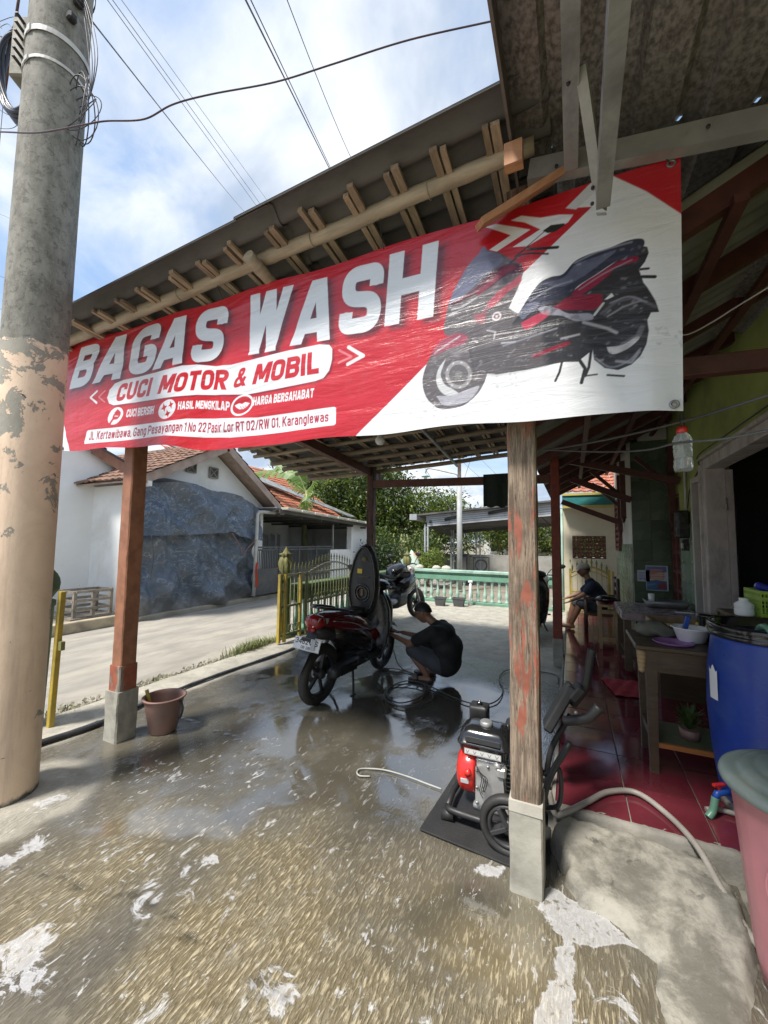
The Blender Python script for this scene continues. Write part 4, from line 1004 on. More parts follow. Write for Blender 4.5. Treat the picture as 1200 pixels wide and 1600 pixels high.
# traced edge: dips at the kink, slight scallops between the eyelets
BZ = BZ0 + (1-VV)*(-0.062*np.exp(-((BX+2.06)/0.42)**2)-0.030*np.exp(-((BX+1.3)/0.6)**2)+0.006*np.sin(BX*9)) + VV*0.006*np.sin(BX*7+1)
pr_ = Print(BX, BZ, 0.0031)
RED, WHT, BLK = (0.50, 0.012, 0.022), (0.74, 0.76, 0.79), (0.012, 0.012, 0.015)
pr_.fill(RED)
def P2(l, ox, oy, s): return [(lambda q: (q.x, q.z))(at(ox+x/s, oy+y/s, Y=BY)) for x, y in l]
W4 = lambda *l: P2(l, 90, 360, 2.553)
W5 = lambda *l: P2(l, 500, 250, 2.034)
W6 = lambda *l: P2(l, 640, 330, 4.85)
W7 = lambda *l: P2(l, 800, 340, 4.286)
WP = lambda *l: P2(l, 0, 0, 1.0)
pr_.poly(WP((557, 680), (660, 575), (780, 462), (860, 385), (925, 322), (884, 324), (922, 286), (945, 268), (975, 283), (1010, 300), (1068, 337), (1085, 660), (540, 712)), WHT)
pr_.poly(WP((884, 324), (922, 286), (950, 272), (940, 290), (900, 326)), (0.62, .64, .67))
pr_.poly(WP((80, 620), (94, 640), (110, 712), (80, 715)), WHT); pr_.poly(WP((80, 560), (106, 545), (98, 585), (84, 610)), (.6, .12, .14))
pr_.poly(W5((525, 213), (560, 203), (625, 212), (668, 219), (562, 291), (538, 286), (606, 238), (570, 226)), WHT)
pr_.poly(W5((606, 191), (640, 175), (700, 181), (760, 171), (805, 171), (788, 196), (660, 272), (612, 276), (700, 218), (650, 196)), WHT)
# headline with its printed soft shadow
HL = [('B', (-3.898, 2.822), (-3.605, 2.815), (-3.735, 3.158)), ('A', (-3.56, 2.815), (-3.19, 2.802), (-3.40, 3.165)), ('G', (-3.125, 2.805), (-2.80, 2.79), (-3.02, 3.165)),
      ('A', (-2.80, 2.796), (-2.469, 2.788), (-2.68, 3.145)), ('S', (-2.395, 2.775), (-2.085, 2.735), (-2.33, 3.145)), ('W', (-1.91, 2.727), (-1.57, 2.71), (-1.845, 3.122)),
      ('A', (-1.52, 2.718), (-1.235, 2.70), (-1.46, 3.10)), ('S', (-1.185, 2.71), (-0.925, 2.69), (-1.15, 3.10)), ('H', (-0.893, 2.704), (-0.616, 2.691), (-0.863, 3.10))]
for dx, a_, sf in ((0.05, .50, .035), (0.03, .75, .018)):
    for ch, bl, br, tl in HL: pr_.glyph(ch, bl, br, tl, .23, (0.07, 0.008, 0.012), a=a_, soft=sf, off=(dx, -0.028), rad=.34)
for ch, bl, br, tl in HL: pr_.glyph(ch, bl, br, tl, .23, (0.70, 0.74, 0.78), rad=.34)
# capsule + second line
pill = W4((222, 697), (203, 690), (196, 668), (206, 636), (228, 610), (262, 596), (400, 566), (500, 541), (560, 537), (640, 546), (700, 540), (800, 512), (930, 480), (1050, 457), (1085, 458), (1098, 475), (1097, 515), (1085, 560), (1062, 590), (1030, 602), (900, 628), (760, 656), (640, 660), (560, 657), (470, 664), (340, 682))
pr_.poly([(x+.012, z-.012) for x, z in pill], (0.06, .005, .008), soft=.006, a=.6)
pr_.poly(pill, WHT)
ST = lambda *l: [(W4(b)[0], W4(t)[0]) for b, t in l]
pr_.text('CUCI', ST(((226, 683), (246, 612)), ((366, 661), (383, 586))), .24, RED)
pr_.text('MOTOR', ST(((400, 655), (425, 580)), ((548, 638), (566, 560)), ((680, 640), (690, 560))), .24, RED)
pr_.text('&', ST(((706, 634), (722, 556)), ((750, 622), (762, 544))), .20, RED)
pr_.text('MOBIL', ST(((779, 618), (800, 536)), ((900, 596), (912, 512)), ((1044, 572), (1043, 480))), .24, RED)
pr_.line(W4((160, 642), (134, 668), (156, 688)), .018, WHT); pr_.line(W4((190, 640), (165, 665), (186, 684)), .012, (.72, .25, .28), a=.8)
pr_.line(W5((92, 596), (137, 622), (88, 649)), .020, WHT); pr_.line(W5((62, 606), (100, 625), (60, 645)), .012, (.72, .25, .28), a=.7)
pr_.text('CUCI BERSIH', ST(((271, 746), (276, 714)), ((383, 732), (388, 699))), .22, WHT)
pr_.text('HASIL MENGKILAP', ST(((482, 716), (486, 684)), ((560, 712), (563, 680)), ((691, 722), (694, 686))), .22, WHT)
pr_.text('HARGA BERSAHABAT', ST(((781, 700), (784, 666)), ((1023, 668), (1027, 631))), .22, WHT)
box = W4((108, 852), (106, 845), (120, 803), (126, 798), (360, 770), (520, 752), (640, 754), (800, 748), (1000, 720), (1104, 705), (1112, 708), (1112, 772), (1106, 778), (900, 806), (700, 829), (600, 829), (430, 818), (260, 838))
pr_.poly(box, WHT)
pr_.text('JL. Kertawibawa, Gang Pesayangan 1 No.22', ST(((124, 838), (130, 804)), ((300, 822), (306, 786)), ((460, 803), (464, 766)), ((600, 808), (603, 768))), .19, (.36, .02, .05), gap=.11)
pr_.text('Pasir Lor RT 02/RW 01, Karanglewas', ST(((607, 812), (610, 770)), ((720, 806), (722, 766)), ((900, 784), (902, 744)), ((1083, 764), (1083, 725))), .19, (.36, .02, .05), gap=.11)
# three round icons
def disc(c, rx, rz, col, a=1, sh=0.2): pr_.poly([(c[0]+rx*math.cos(t)+sh*rz*math.sin(t), c[1]+rz*math.sin(t)) for t in np.linspace(0, 2*PI, 28)[:-1]], col, a=a)
ic = [W4((230, 740))[0], W4((439, 714))[0], W4((739, 699))[0]]
for c in ic: disc(c, .092, .068, WHT)
c = ic[0]
pr_.line([(c[0]-.06, c[1]-.055), (c[0]-.035, c[1]-.03)], .022, RED); pr_.poly([(c[0]-.04, c[1]-.035), (c[0]-.03, c[1]+.01), (c[0]+.01, c[1]+.028), (c[0]+.055, c[1]+.03), (c[0]+.06, c[1]), (c[0]+.03, c[1]-.028), (c[0]-.01, c[1]-.03)], RED, smooth=True)
pr_.poly([(c[0]-.02, c[1]+.025), (c[0]+.02, c[1]+.052), (c[0]+.05, c[1]+.035), (c[0]+.02, c[1]+.02)], RED); pr_.line([(c[0]-.01, c[1]), (c[0]+.03, c[1]-.005)], .006, WHT)
c = ic[1]
def spark(cx, cz, r):
    p = []
    for k in range(4):
        a = k*PI/2+.25; p += [(cx+r*math.cos(a), cz+r*math.sin(a)), (cx+r*.42*math.cos(a+PI/4), cz+r*.42*math.sin(a+PI/4))]
    pr_.poly(p, RED)
spark(c[0]-.03, c[1]+.015, .036); spark(c[0]+.042, c[1]+.026, .030); spark(c[0]+.008, c[1]-.034, .032)
c = ic[2]
disc(c, .076, .056, RED); disc(c, .070, .050, WHT, a=.0)
pr_.poly([(c[0]-.06, c[1]+.006), (c[0]-.025, c[1]+.016), (c[0], c[1]+.008), (c[0]+.025, c[1]+.018), (c[0]+.062, c[1]+.006), (c[0]+.04, c[1]-.014), (c[0]+.015, c[1]-.026), (c[0]-.02, c[1]-.024), (c[0]-.045, c[1]-.010)], WHT)
for k in range(3): pr_.line([(c[0]-.015+.02*k, c[1]-.006), (c[0]+.005+.02*k, c[1]-.026)], .004, RED)
# photograph of a maxi scooter in soap
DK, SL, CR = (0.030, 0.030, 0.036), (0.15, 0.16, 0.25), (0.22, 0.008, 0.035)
GLARE_GY = (0.115, 0.10, 0.105)  # softened grey: glare over the scooter's front half painted into the print
pr_.poly(W6((165, 1085), (120, 1180), (95, 1290), (120, 1400), (180, 1470), (250, 1500), (390, 1480), (480, 1420), (540, 1350), (585, 1245), (600, 1060), (400, 960), (260, 980)), GLARE_GY, smooth=True, tex=.15)
pr_.poly(W6((275, 1118), (220, 1190), (200, 1280), (230, 1360), (290, 1398), (370, 1385), (330, 1350), (265, 1310), (235, 1240), (255, 1170)), (.55, .56, .58), smooth=True)
for R, cl in ((108, (.30, .29, .30)), (78, (.13, .12, .125)), (30, (.2, .2, .2))):
    pr_.poly(W6(*[(372+R*.95*math.cos(t), 1240+R*math.sin(t)) for t in np.linspace(0, 2*PI, 24)[:-1]]), cl)
for k in range(9):
    t = k*.7; pr_.line(W6((372+92*math.cos(t), 1240+95*math.sin(t)), (372+94*math.cos(t+.1), 1240+97*math.sin(t+.1))), .006, (.6, .6, .62))
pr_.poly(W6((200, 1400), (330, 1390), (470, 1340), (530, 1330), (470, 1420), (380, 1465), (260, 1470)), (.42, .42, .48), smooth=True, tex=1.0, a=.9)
pr_.poly(W7((-260, 1040), (-290, 880), (-160, 790), (-40, 740), (60, 620), (100, 590), (380, 505), (700, 290), (860, 190), (905, 200), (915, 240), (890, 300), (850, 350), (880, 440), (905, 470), (960, 560), (985, 635), (930, 640), (905, 690), (915, 760), (900, 850), (860, 930), (800, 985), (710, 1020), (620, 1005), (550, 950), (540, 885), (440, 965), (340, 968), (100, 1020), (-100, 1052)), DK)
pr_.poly(W7((-270, 1040), (-290, 880), (-120, 780), (40, 700), (200, 790), (230, 990), (-100, 1052)), GLARE_GY, soft=.02, a=.75)
pr_.poly(W6((255, 900), (290, 720), (330, 620), (400, 500), (500, 350), (560, 300), (680, 310), (780, 370), (850, 400), (862, 460), (830, 560), (752, 735), (830, 780), (740, 900), (660, 1010), (400, 975), (270, 940)), GLARE_GY)
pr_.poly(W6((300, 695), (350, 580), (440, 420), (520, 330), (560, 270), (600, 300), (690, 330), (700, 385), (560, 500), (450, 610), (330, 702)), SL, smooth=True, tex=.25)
pr_.poly(W6((310, 705), (480, 600), (560, 520), (700, 415), (800, 392), (862, 430), (850, 462), (740, 480), (600, 590), (480, 640), (340, 712)), (.10, .005, .02), smooth=True)
pr_.poly(W6((500, 620), (600, 540), (700, 440), (780, 410), (800, 430), (720, 480), (600, 575), (520, 640)), CR, smooth=True, tex=.2)
pr_.poly(W6((590, 700), (660, 620), (760, 540), (840, 480), (840, 540), (740, 620), (640, 720), (600, 735)), (.42, .07, .10), smooth=True, tex=.35)
pr_.poly(W6((490, 790), (560, 770), (600, 690), (560, 850), (500, 840)), (.42, .07, .10), soft=.01, a=.7)
pr_.poly(W6((160, 1085), (200, 1020), (280, 952), (380, 925), (445, 960), (400, 1010), (300, 1045), (200, 1090)), (.33, .06, .10), smooth=True, tex=.4)
for l in (((320, 750), (400, 730), (510, 655)), ((300, 790), (360, 770)), ((590, 905), (650, 915), (640, 965)), ((700, 1000), (800, 990)), ((190, 1075), (300, 1000), (380, 950))): pr_.line(W6(*l), .007, (.62, .62, .66), a=.7, soft=.002)
disc(W6((660, 798))[0], .022, .022, (.6, .58, .6), sh=0); disc(W6((660, 798))[0], .014, .014, (.2, .1, .12), sh=0); disc(W6((660, 798))[0], .006, .006, (.6, .58, .6), sh=0)
pr_.poly(W7((40, 650), (100, 550), (180, 440), (260, 395), (340, 375), (420, 290), (520, 240), (640, 205), (770, 155), (870, 145), (882, 190), (800, 260), (700, 290), (560, 380), (450, 450), (380, 510), (230, 580), (120, 610)), (.030, .034, .062), smooth=True)
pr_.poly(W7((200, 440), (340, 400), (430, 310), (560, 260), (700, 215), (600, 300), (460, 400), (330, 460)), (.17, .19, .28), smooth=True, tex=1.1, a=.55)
for pl, cl in ((((395, 512), (470, 440), (600, 360), (720, 290), (835, 262), (830, 295), (700, 332), (640, 390), (520, 480), (450, 517)), (.26, .012, .05)),
               (((270, 602), (380, 530), (480, 515), (605, 515), (570, 605), (420, 618), (300, 612)), (.24, .01, .035)),
               (((60, 705), (160, 650), (240, 622), (245, 655), (130, 735), (80, 745)), (.45, .04, .08)), (((130, 922), (250, 872), (370, 828), (382, 850), (270, 892), (150, 938)), (.22, .01, .03))):
    pr_.poly(W7(*pl), cl, smooth=True, tex=.2)
for l, w_, cl in ((((-110, 830), (90, 790), (240, 720), (440, 690)), .010, (.09, .09, .10)), (((600, 640), (700, 560), (820, 540), (960, 600)), .012, (.12, .12, .14)), (((640, 660), (740, 600), (860, 560)), .007, (.3, .3, .33)),
                  (((480, 700), (640, 740), (700, 770)), .012, (.42, .42, .46)), (((330, 810), (450, 780)), .008, (.45, .45, .5)), (((700, 960), (800, 970), (850, 900)), .010, (.35, .35, .4)), (((740, 850), (840, 800), (870, 740)), .02, (.16, .16, .18))):
    pr_.line(W7(*l), w_, cl, a=.85, soft=.003)
pr_.poly(W7((635, 865), (740, 852), (830, 800), (850, 815), (780, 875), (690, 912), (650, 900)), (.58, .58, .62), smooth=True, tex=.5)
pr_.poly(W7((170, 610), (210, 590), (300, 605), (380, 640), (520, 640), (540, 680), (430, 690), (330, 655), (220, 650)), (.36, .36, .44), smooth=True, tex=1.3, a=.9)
pr_.poly(W7((40, 640), (90, 590), (150, 560), (190, 580), (120, 640), (70, 680)), (.12, .13, .2), smooth=True, tex=1.0)
pr_.poly(W7((618, 548), (668, 503), (683, 525), (640, 545)), WHT); pr_.line(W7((552, 650), (612, 572)), .010, (.55, .55, .57))
for l, w_ in ((((335, 965), (318, 1035), (290, 1095)), .010), (((450, 950), (490, 1010), (465, 1105)), .014), (((530, 890), (515, 1000), (490, 1060)), .011), (((480, 1060), (570, 1048)), .007), (((640, 1052), (750, 1060)), .009),
              (((860, 350), (912, 345)), .010), (((870, 400), (955, 400)), .014), (((-10, 300), (60, 245), (130, 235), (240, 240)), .009), (((110, 210), (305, 195)), .014), (((215, 90), (100, 190)), .004), (((20, 260), (110, 190)), .008)):
    pr_.line(W7(*l), w_, (.02, .02, .022))
pr_.poly(W7((205, 85), (260, 45), (350, 33), (356, 45), (290, 90), (240, 100)), (.02, .025, .02))
for (x0, x1, z0, z1, n_, wf_) in ((920, 1160, 740, 860, 26, W7), (0, 200, 1420, 1560, 26, W6), (580, 820, 1230, 1330, 20, W6)):
    for _ in range(n_):
        a, b = random.uniform(x0, x1), random.uniform(z0, z1); pr_.line(wf_((a, b), (a+random.uniform(-14, 14), b+random.uniform(-12, 12))), .006, (.42, .43, .47), a=.5, soft=.003)
rg4 = random.Random(4)
for (x0, x1, z0, z1, n_, wf_, body_) in ((-230, 890, 180, 1000, 260, W7, DK), (130, 560, 1060, 1470, 60, W6, GLARE_GY), (300, 830, 350, 980, 70, W6, GLARE_GY)):
    for _ in range(n_):
        a, b = rg4.uniform(x0, x1), rg4.uniform(z0, z1); q = wf_((a, b))[0]
        i_ = int(np.clip((q[0]+4.0)/4.42*NU, 0, NU)); j_ = int(np.argmin(np.abs(BZ[:, i_]-q[1]))); cc = pr_.c[j_, i_]
        if cc.max() > .2: continue
        l_ = rg4.uniform(2, 26); d_ = rg4.uniform(-.2, .9); pr_.line(wf_((a, b), (a+l_*math.cos(d_), b-l_*math.sin(d_))), rg4.choice((.003, .003, .005, .009)), (.40, .41, .46) if rg4.random() < .6 else (.13, .13, .16), a=rg4.uniform(.15, .55), soft=.003)
for l_, w_ in ((((420, 300), (560, 232), (700, 190), (800, 165)), .006), (((120, 560), (260, 470), (400, 420)), .005), (((450, 480), (620, 370), (800, 285)), .004), (((-60, 860), (120, 800), (300, 740)), .006), (((660, 570), (780, 530), (900, 570)), .005), (((560, 940), (660, 1000), (780, 960), (860, 880)), .006)):
    pr_.line([(p.x, p.y) for p in catmull([(x, z, 0) for x, z in W7(*l_)], 5)], w_, (.34, .35, .42), a=.75, soft=.003)
# printed halftone edge of the picture's glare-greyed strip
k = vnoise(BX*900, np.zeros_like(BX), 5)
# cloth shape
wr = (vfbm(BX*1.1+BZ*2.0, BZ*9-BX*1.2, 4, 3)-.5)
YO = 0.030*np.exp(-np.abs(BX+2.06)/0.30)*-1.0*(0.35+0.65*(1-VV)) + 0.016*wr*sst(-BX, 0.2, 2.0) + 0.004*np.sin(BX*6+VV*2)
YO += 0.010*(vfbm(BX*2.6, BZ*1.2, 3, 13)-.5) + 0.016*np.sin((BX-0.36)*14)*np.exp(-((BX-.36)/.12)**2)*(1-VV)
YO -= 0.006*np.exp(-((BZ-(2.78+0.10*(BX+.6)))/.012)**2)*0
me = bpy.data.meshes.new('banner_sheet')
co = np.stack([BX, BY+YO, BZ], -1).reshape(-1, 3).astype(np.float32); nx = NU+1
ii = np.arange(NV)[:, None]*nx+np.arange(NU)[None, :]; f = np.stack([ii, ii+1, ii+nx+1, ii+nx], -1).reshape(-1, 4).astype(np.int32)
org = np.array([-1.8, BY, 2.0], np.float32)
me.vertices.add(len(co)); me.vertices.foreach_set('co', (co-org).ravel()); me.loops.add(f.size); me.loops.foreach_set('vertex_index', f.ravel())
me.polygons.add(len(f)); me.polygons.foreach_set('loop_start', np.arange(0, f.size, 4, dtype=np.int32)); me.polygons.foreach_set('loop_total', np.full(len(f), 4, np.int32))
me.polygons.foreach_set('use_smooth', np.ones(len(f), bool)); me.update(calc_edges=True)
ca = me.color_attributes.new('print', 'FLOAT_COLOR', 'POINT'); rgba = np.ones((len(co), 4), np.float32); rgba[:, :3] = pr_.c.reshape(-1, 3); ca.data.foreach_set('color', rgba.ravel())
m_ban, nt, b = newmat('printed_vinyl')
v = nt.coord(); pc_ = nt.attr('print', 'Color')
wn_ = nt.noise(nt.mapping(v, scale=(2.2, 1, 13), rot=(0, 0.10, 0)), 1.0, 6, 0.6, 0.7); wn2 = nt.noise(nt.mapping(v, scale=(9, 1, 4)), 1.0, 4, 0.6)
pc_ = nt.mix(nt.math('MULTIPLY', nt.rng(nt.noise(v, 6, 6, .7), .5, .8), 0.12), pc_, (.35, .33, .30))
setb(nt, b, col=pc_, rough=0.30, spec=0.5, coat=0.15, croughness=0.2, normal=nt.bump(nt.math('ADD', nt.math('MULTIPLY', wn_, 1.0), nt.math('MULTIPLY', wn2, .4)), 0.45, 0.02))
me.materials.append(m_ban)
banner = thing('banner', tuple(org), 'long red and white vinyl banner advertising a car and motorcycle wash', 'banner')
bs = bpy.data.objects.new('vinyl_sheet', me); COL.objects.link(bs); bs.parent = banner
m_eye = pm('eyelet_metal', (.30, .30, .30), None, 5, .4, metal=.7, bump=0)
for (x, z) in ((0.395, 3.095), (0.372, 2.098), (-3.99, 3.18), (-3.93, 2.31)):
    e = MB(); e.torus((x, BY-0.004, z), 0.013, 0.005, axis='Y', n=16, m=6); obj('eyelet', e, m_eye, banner)
r = MB(); r.tube(catmull([(0.395, BY, 3.095), (0.36, 1.83, 3.13), (0.33, 1.81, 3.17)], 5), 0.002, 5); r.tube(catmull([(-2.1, BY, 3.17), (-2.1, 1.83, 3.20), (-2.11, 1.80, 3.26)], 5), 0.002, 5); r.tube(catmull([(-.9, BY, 3.14), (-.9, 1.83, 3.20), (-.9, 1.80, 3.30)], 5), 0.002, 5)
obj('tie_wire', r, m_black, banner)
# ============================================================ ACROSS THE STREET
def A3(px, py, **k): return at(px, py, **k)
m_white = pm('white_house_paint', (0.84, 0.86, 0.86), (0.77, 0.79, 0.79), 1.2, 0.8, bump=0.1, dirt=(0.52, 0.50, 0.44), dscale=0.9, damt=0.4)
m_tiler = pm('old_roof_tile', (0.27, 0.155, 0.105), (0.16, 0.095, 0.07), 3, 0.85, bump=0.3, dirt=(0.09, 0.08, 0.065), dscale=1.2, damt=0.7)
m_tileo = pm('orange_roof_tile', (0.46, 0.16, 0.085), (0.32, 0.115, 0.065), 3, 0.85, bump=0.3, dirt=(0.16, 0.10, 0.075), dscale=1.0, damt=0.5)
m_board = pm('faded_bargeboard', (0.42, 0.33, 0.28), (0.30, 0.22, 0.18), 4, 0.8, bump=0.2)
def roof_tiles(o, eu, ev, nu, nv, mat, parent, name='roof_tiles'):
    """interlocking clay tiles, rows stepped, from corner o; eu along the eave, ev up the slope"""
    o, eu, ev = Vector(o), Vector(eu), Vector(ev); n = eu.cross(ev).normalized()
    if n.z < 0: n = -n
    mb = MB()
    for j in range(nv):
        for i in range(nu):
            a = o+eu*(i/nu)+ev*(j/nv); du = eu/nu*0.97; dv = ev/nv*1.12
            up = n*(0.030+random.uniform(-.004, .004)); a = a+n*random.uniform(-.004, .006)
            q = [a+up, a+du*.35+up*1.5, a+du*.7+up*.75, a+du+up, a+dv, a+du*.35+dv+up*.5, a+du*.7+dv-up*.1, a+du+dv, a+du*.0, a+du*.35+up*.6, a+du*.7, a+du]
            mb.add(q, [(0, 1, 5, 4), (1, 2, 6, 5), (2, 3, 7, 6), (8, 9, 1, 0), (9, 10, 2, 1), (10, 11, 3, 2)])
    t = obj(name, mb, mat, parent, kind='stuff'); return t
def slab(parent, name, pts, th, mat):
    mb = MB(); pts = [Vector(p) for p in pts]; n = (pts[1]-pts[0]).cross(pts[2]-pts[0]).normalized()
    mb.loft([[p for p in pts], [p+n*th for p in pts]], smooth=False); return obj(name, mb, mat, parent)
# --- white house at far left, with a gable end on the street
hA = thing('white_house', (-10, 3.5, 0), 'plain white house wall with bare plaster patches behind the peach and grey concrete pole', 'house')
mb = MB(); wa = [(1.6, .1), (5.52, .1), (5.52, 2.98), (3.35, 4.22), (1.6, 3.2)]
mb.prism([(y, z) for y, z in wa], -0.15, M=Matrix(((0, 0, 1, -9.0), (1, 0, 0, 0), (0, 1, 0, 0), (0, 0, 0, 1))))
def whitewall():
    m, nt, b = newmat('white_wall_spalled'); v = nt.coord(); n1 = nt.noise(v, 1.1, 7, .62, .4); n2 = nt.noise(v, 5, 7, .65, .6)
    c = nt.mix(nt.rng(n1, .3, .7), (.85, .87, .87), (.78, .80, .80)); y, z = nt.sep(v)[1], nt.sep(v)[2]
    st_ = nt.math('MULTIPLY', nt.rng(y, 1.5, 1.95), nt.rng(n1, .4, .6)); c = nt.mix(nt.math('MULTIPLY', st_, .5), c, (.62, .58, .36))
    low = nt.rng(z, 1.5, .7); sp = nt.rng(nt.math('ADD', n2, nt.math('MULTIPLY', low, .07)), .735, .745)
    c = nt.mix(sp, c, (.26, .24, .21)); c = nt.mix(nt.math('MULTIPLY', nt.rng(z, .5, .2), .5), c, (.5, .46, .38))
    setb(nt, b, col=c, rough=.85, normal=nt.bump(nt.math('SUBTRACT', n2, nt.math('MULTIPLY', sp, .5)), .3, .01)); return m
obj('wall', mb, whitewall(), hA)
slab(hA, 'roof_underside', [(-8.85, 3.35, 4.30), (-8.85, 5.75, 2.88), (-13, 5.75, 2.88), (-13, 3.35, 4.30)], 0.05, m_beam)
slab(hA, 'roof_underside', [(-8.85, 1.0, 2.95), (-8.85, 3.35, 4.30), (-13, 3.35, 4.30), (-13, 1.0, 2.95)], 0.05, m_beam)
roof_tiles((-8.85, 5.8, 2.92), (-4.1, 0, 0), (0, -2.45, 1.43), 22, 12, m_tileo, hA); roof_tiles((-12.9, 0.95, 2.98), (4.1, 0, 0), (0, 2.4, 1.38), 22, 12, m_tileo, hA)
obj('bargeboard', MB().beam((-8.86, 3.3, 4.24), (-8.86, 5.8, 2.76), 0.04, 0.14), m_beam, hA)
# pallet crate on the ledge
m_grw = pm('grey_old_timber', (0.33, 0.29, 0.24), (0.20, 0.17, 0.14), 6, 0.85, bump=.4, stretch=(2, 2, 2), dirt=(.1, .09, .07))
cr = thing('slatted_crate', (-8.15, 4.35, 0.13), 'grey weathered slatted wooden crate standing on the ledge in front of the white wall', 'crate')
cx0, cx1, cy0, cy1 = -8.22, -7.78, 4.02, 4.62
for (x, y) in ((cx0, cy0), (cx1, cy0), (cx1, cy1), (cx0, cy1), (cx1, (cy0+cy1)/2)): obj('post', MB().box((x, y, .38), (.05, .05, .48)), m_grw, cr)
for z in (.16, .30, .45, .60):
    for q in (((cx0, cy0-.02), (cx1, cy0-.02)), ((cx1+.035, cy0), (cx1+.035, cy1)), ((cx0, cy1+.02), (cx1, cy1+.02)), ((cx0-.035, cy0), (cx0-.035, cy1))):
        obj('slat', MB().beam((*q[0], z+random.uniform(-.008, .008)), (*q[1], z+random.uniform(-.008, .008)), .022, .045), m_grw, cr)
obj('base_board', MB().box(((cx0+cx1)/2, (cy0+cy1)/2, .145), (.62, .78, .03)), m_grw, cr)

# --- house with a gable, tarpaulin hung in front
hB = thing('gabled_house', (-9, 6.6, 0), 'white gabled house with brown clay tiles and two small square vents behind the blue tarpaulin', 'house')
GX = -7.75
pk = A3(335, 703, X=GX); el = A3(215, 752, X=GX); er = A3(414, 792, X=GX)
mb = MB(); wl = [(4.95, 0), (8.55, 0), (8.55, er.z-.02), (pk.y, pk.z-.06), (4.95, pk.z-.06-(pk.y-4.95)*.52)]
mb.prism(wl, -0.15, M=Matrix(((0, 0, 1, GX), (1, 0, 0, 0), (0, 1, 0, 0), (0, 0, 0, 1))))
obj('wall', mb, m_white, hB)
obj('wall', MB().box((-9.8, 4.95, 1.3), (4.0, .15, 2.6)), m_white, hB)
slr = (pk.z-er.z)/(er.y-pk.y); pz = pk.z+.05
for sg, yE in ((1, er.y+.22), (-1, 4.55)):
    zE = pz-abs(yE-pk.y)*(slr if sg > 0 else .52)
    slab(hB, 'roof_underside', [(GX+.45, pk.y, pz), (GX+.45, yE, zE), (-12.5, yE, zE), (-12.5, pk.y, pz)][::sg], .03, m_board)
    if sg > 0: roof_tiles((GX+.48, yE+.05, zE+.05), (-5, 0, 0), (0, pk.y-yE-.05, pz-zE+.02), 26, 10, m_tiler, hB)
    else: roof_tiles((-12.2, yE-.05, zE+.05), (5, 0, 0), (0, pk.y-yE+.05, pz-zE+.02), 26, 10, m_tiler, hB)
    obj('bargeboard', MB().beam((GX+.46, pk.y, pz-.04), (GX+.46, yE, zE-.04), .03, .17), m_board, hB)
    obj('wall_plate', MB().box((GX+.2, yE-.35*sg, zE+.02), (.6, .08, .10)), m_white, hB)
mb = MB()
for k in range(26): mb.lathe([(0.07, -.1), (.075, .1)], (0, 0, 0), 8, 'X', M=Matrix.Translation((GX+.38-.19*k, pk.y, pz+.06)))
obj('ridge_tiles', mb, m_tiler, hB, kind='stuff')
for a in (((388, 170), (450, 255)), ((542, 215), (595, 290))):
    p = A3(200+a[0][0]/4.286, 680+a[0][1]/4.286, X=GX); q = A3(200+a[1][0]/4.286, 680+a[1][1]/4.286, X=GX); c = (p+q)/2; w_ = .24
    v_ = MB(); v_.box((GX+.012, c.y, c.z), (.02, w_, w_)); vo = obj('vent', v_, m_dark, hB)
    g_ = MB()
    for s in (-1, 1): g_.box((GX+.03, c.y+s*w_/2, c.z), (.03, .025, w_)); g_.box((GX+.03, c.y, c.z+s*w_/2), (.03, w_, .025)); g_.beam((GX+.028, c.y-.1, c.z-.1*s), (GX+.028, c.y+.1, c.z+.1*s), .02, .025, up=(1, 0, 0))
    obj('vent_grille', g_, pm('grey_cast_cement', (.30, .29, .27), None, 8, .8), vo)
# tarpaulin
m_tarp, nt, b = newmat('blue_tarpaulin'); v = nt.coord()
cr1 = nt.noise(nt.mapping(v, scale=(1, 1.0, 1.7)), 1.9, 6, .58, 1.4); cr2 = nt.noise(v, 6, 5, .6, 1.2)
rid = nt.math('ABSOLUTE', nt.math('SUBTRACT', cr1, .5)); rid2 = nt.math('ABSOLUTE', nt.math('SUBTRACT', cr2, .5))
c = nt.mix(nt.rng(nt.noise(v, 1.3, 5, .6), .35, .65), (.070, .10, .145), (.12, .14, .17))
c = nt.mix(nt.math('MULTIPLY', nt.rng(rid, .014, .001), .6), c, (.34, .39, .44)); c = nt.mix(nt.math('MULTIPLY', nt.rng(rid2, .012, .0), .35), c, (.30, .35, .40))
lowz = nt.rng(nt.sep(v)[2], .45, .0); c = nt.mix(nt.math('MULTIPLY', lowz, .7), c, (.20, .18, .15))
top_ = nt.rng(nt.noise(v, 2.1, 6, .6), .55, .7); c = nt.mix(nt.math('MULTIPLY', top_, .35), c, (.13, .135, .14))
setb(nt, b, col=c, rough=.42, normal=nt.bump(nt.math('ADD', cr1, nt.math('MULTIPLY', cr2, .3)), .28, .03))
tp = thing('tarpaulin', (-7.5, 6.5, 0), 'big creased dark blue tarpaulin hung across the front of the gabled house', 'tarpaulin')
tops = [(4.85, 2.55), (5.05, 2.64), (5.4, 2.70), (6.0, 2.745), (6.5, 2.70), (7.0, 2.66), (7.4, 2.62), (7.8, 2.5), (8.15, 2.37)]
def interp(tb, y):
    for (a, za), (b_, zb) in zip(tb[:-1], tb[1:]):
        if y <= b_: return za+(zb-za)*max(0, (y-a))/(b_-a)
    return tb[-1][1]
seam = [(4.85, 1.60), (5.75, 1.63), (6.9, 1.70), (7.13, 1.735), (7.30, 1.62), (7.6, 1.58), (8.15, 1.52)]
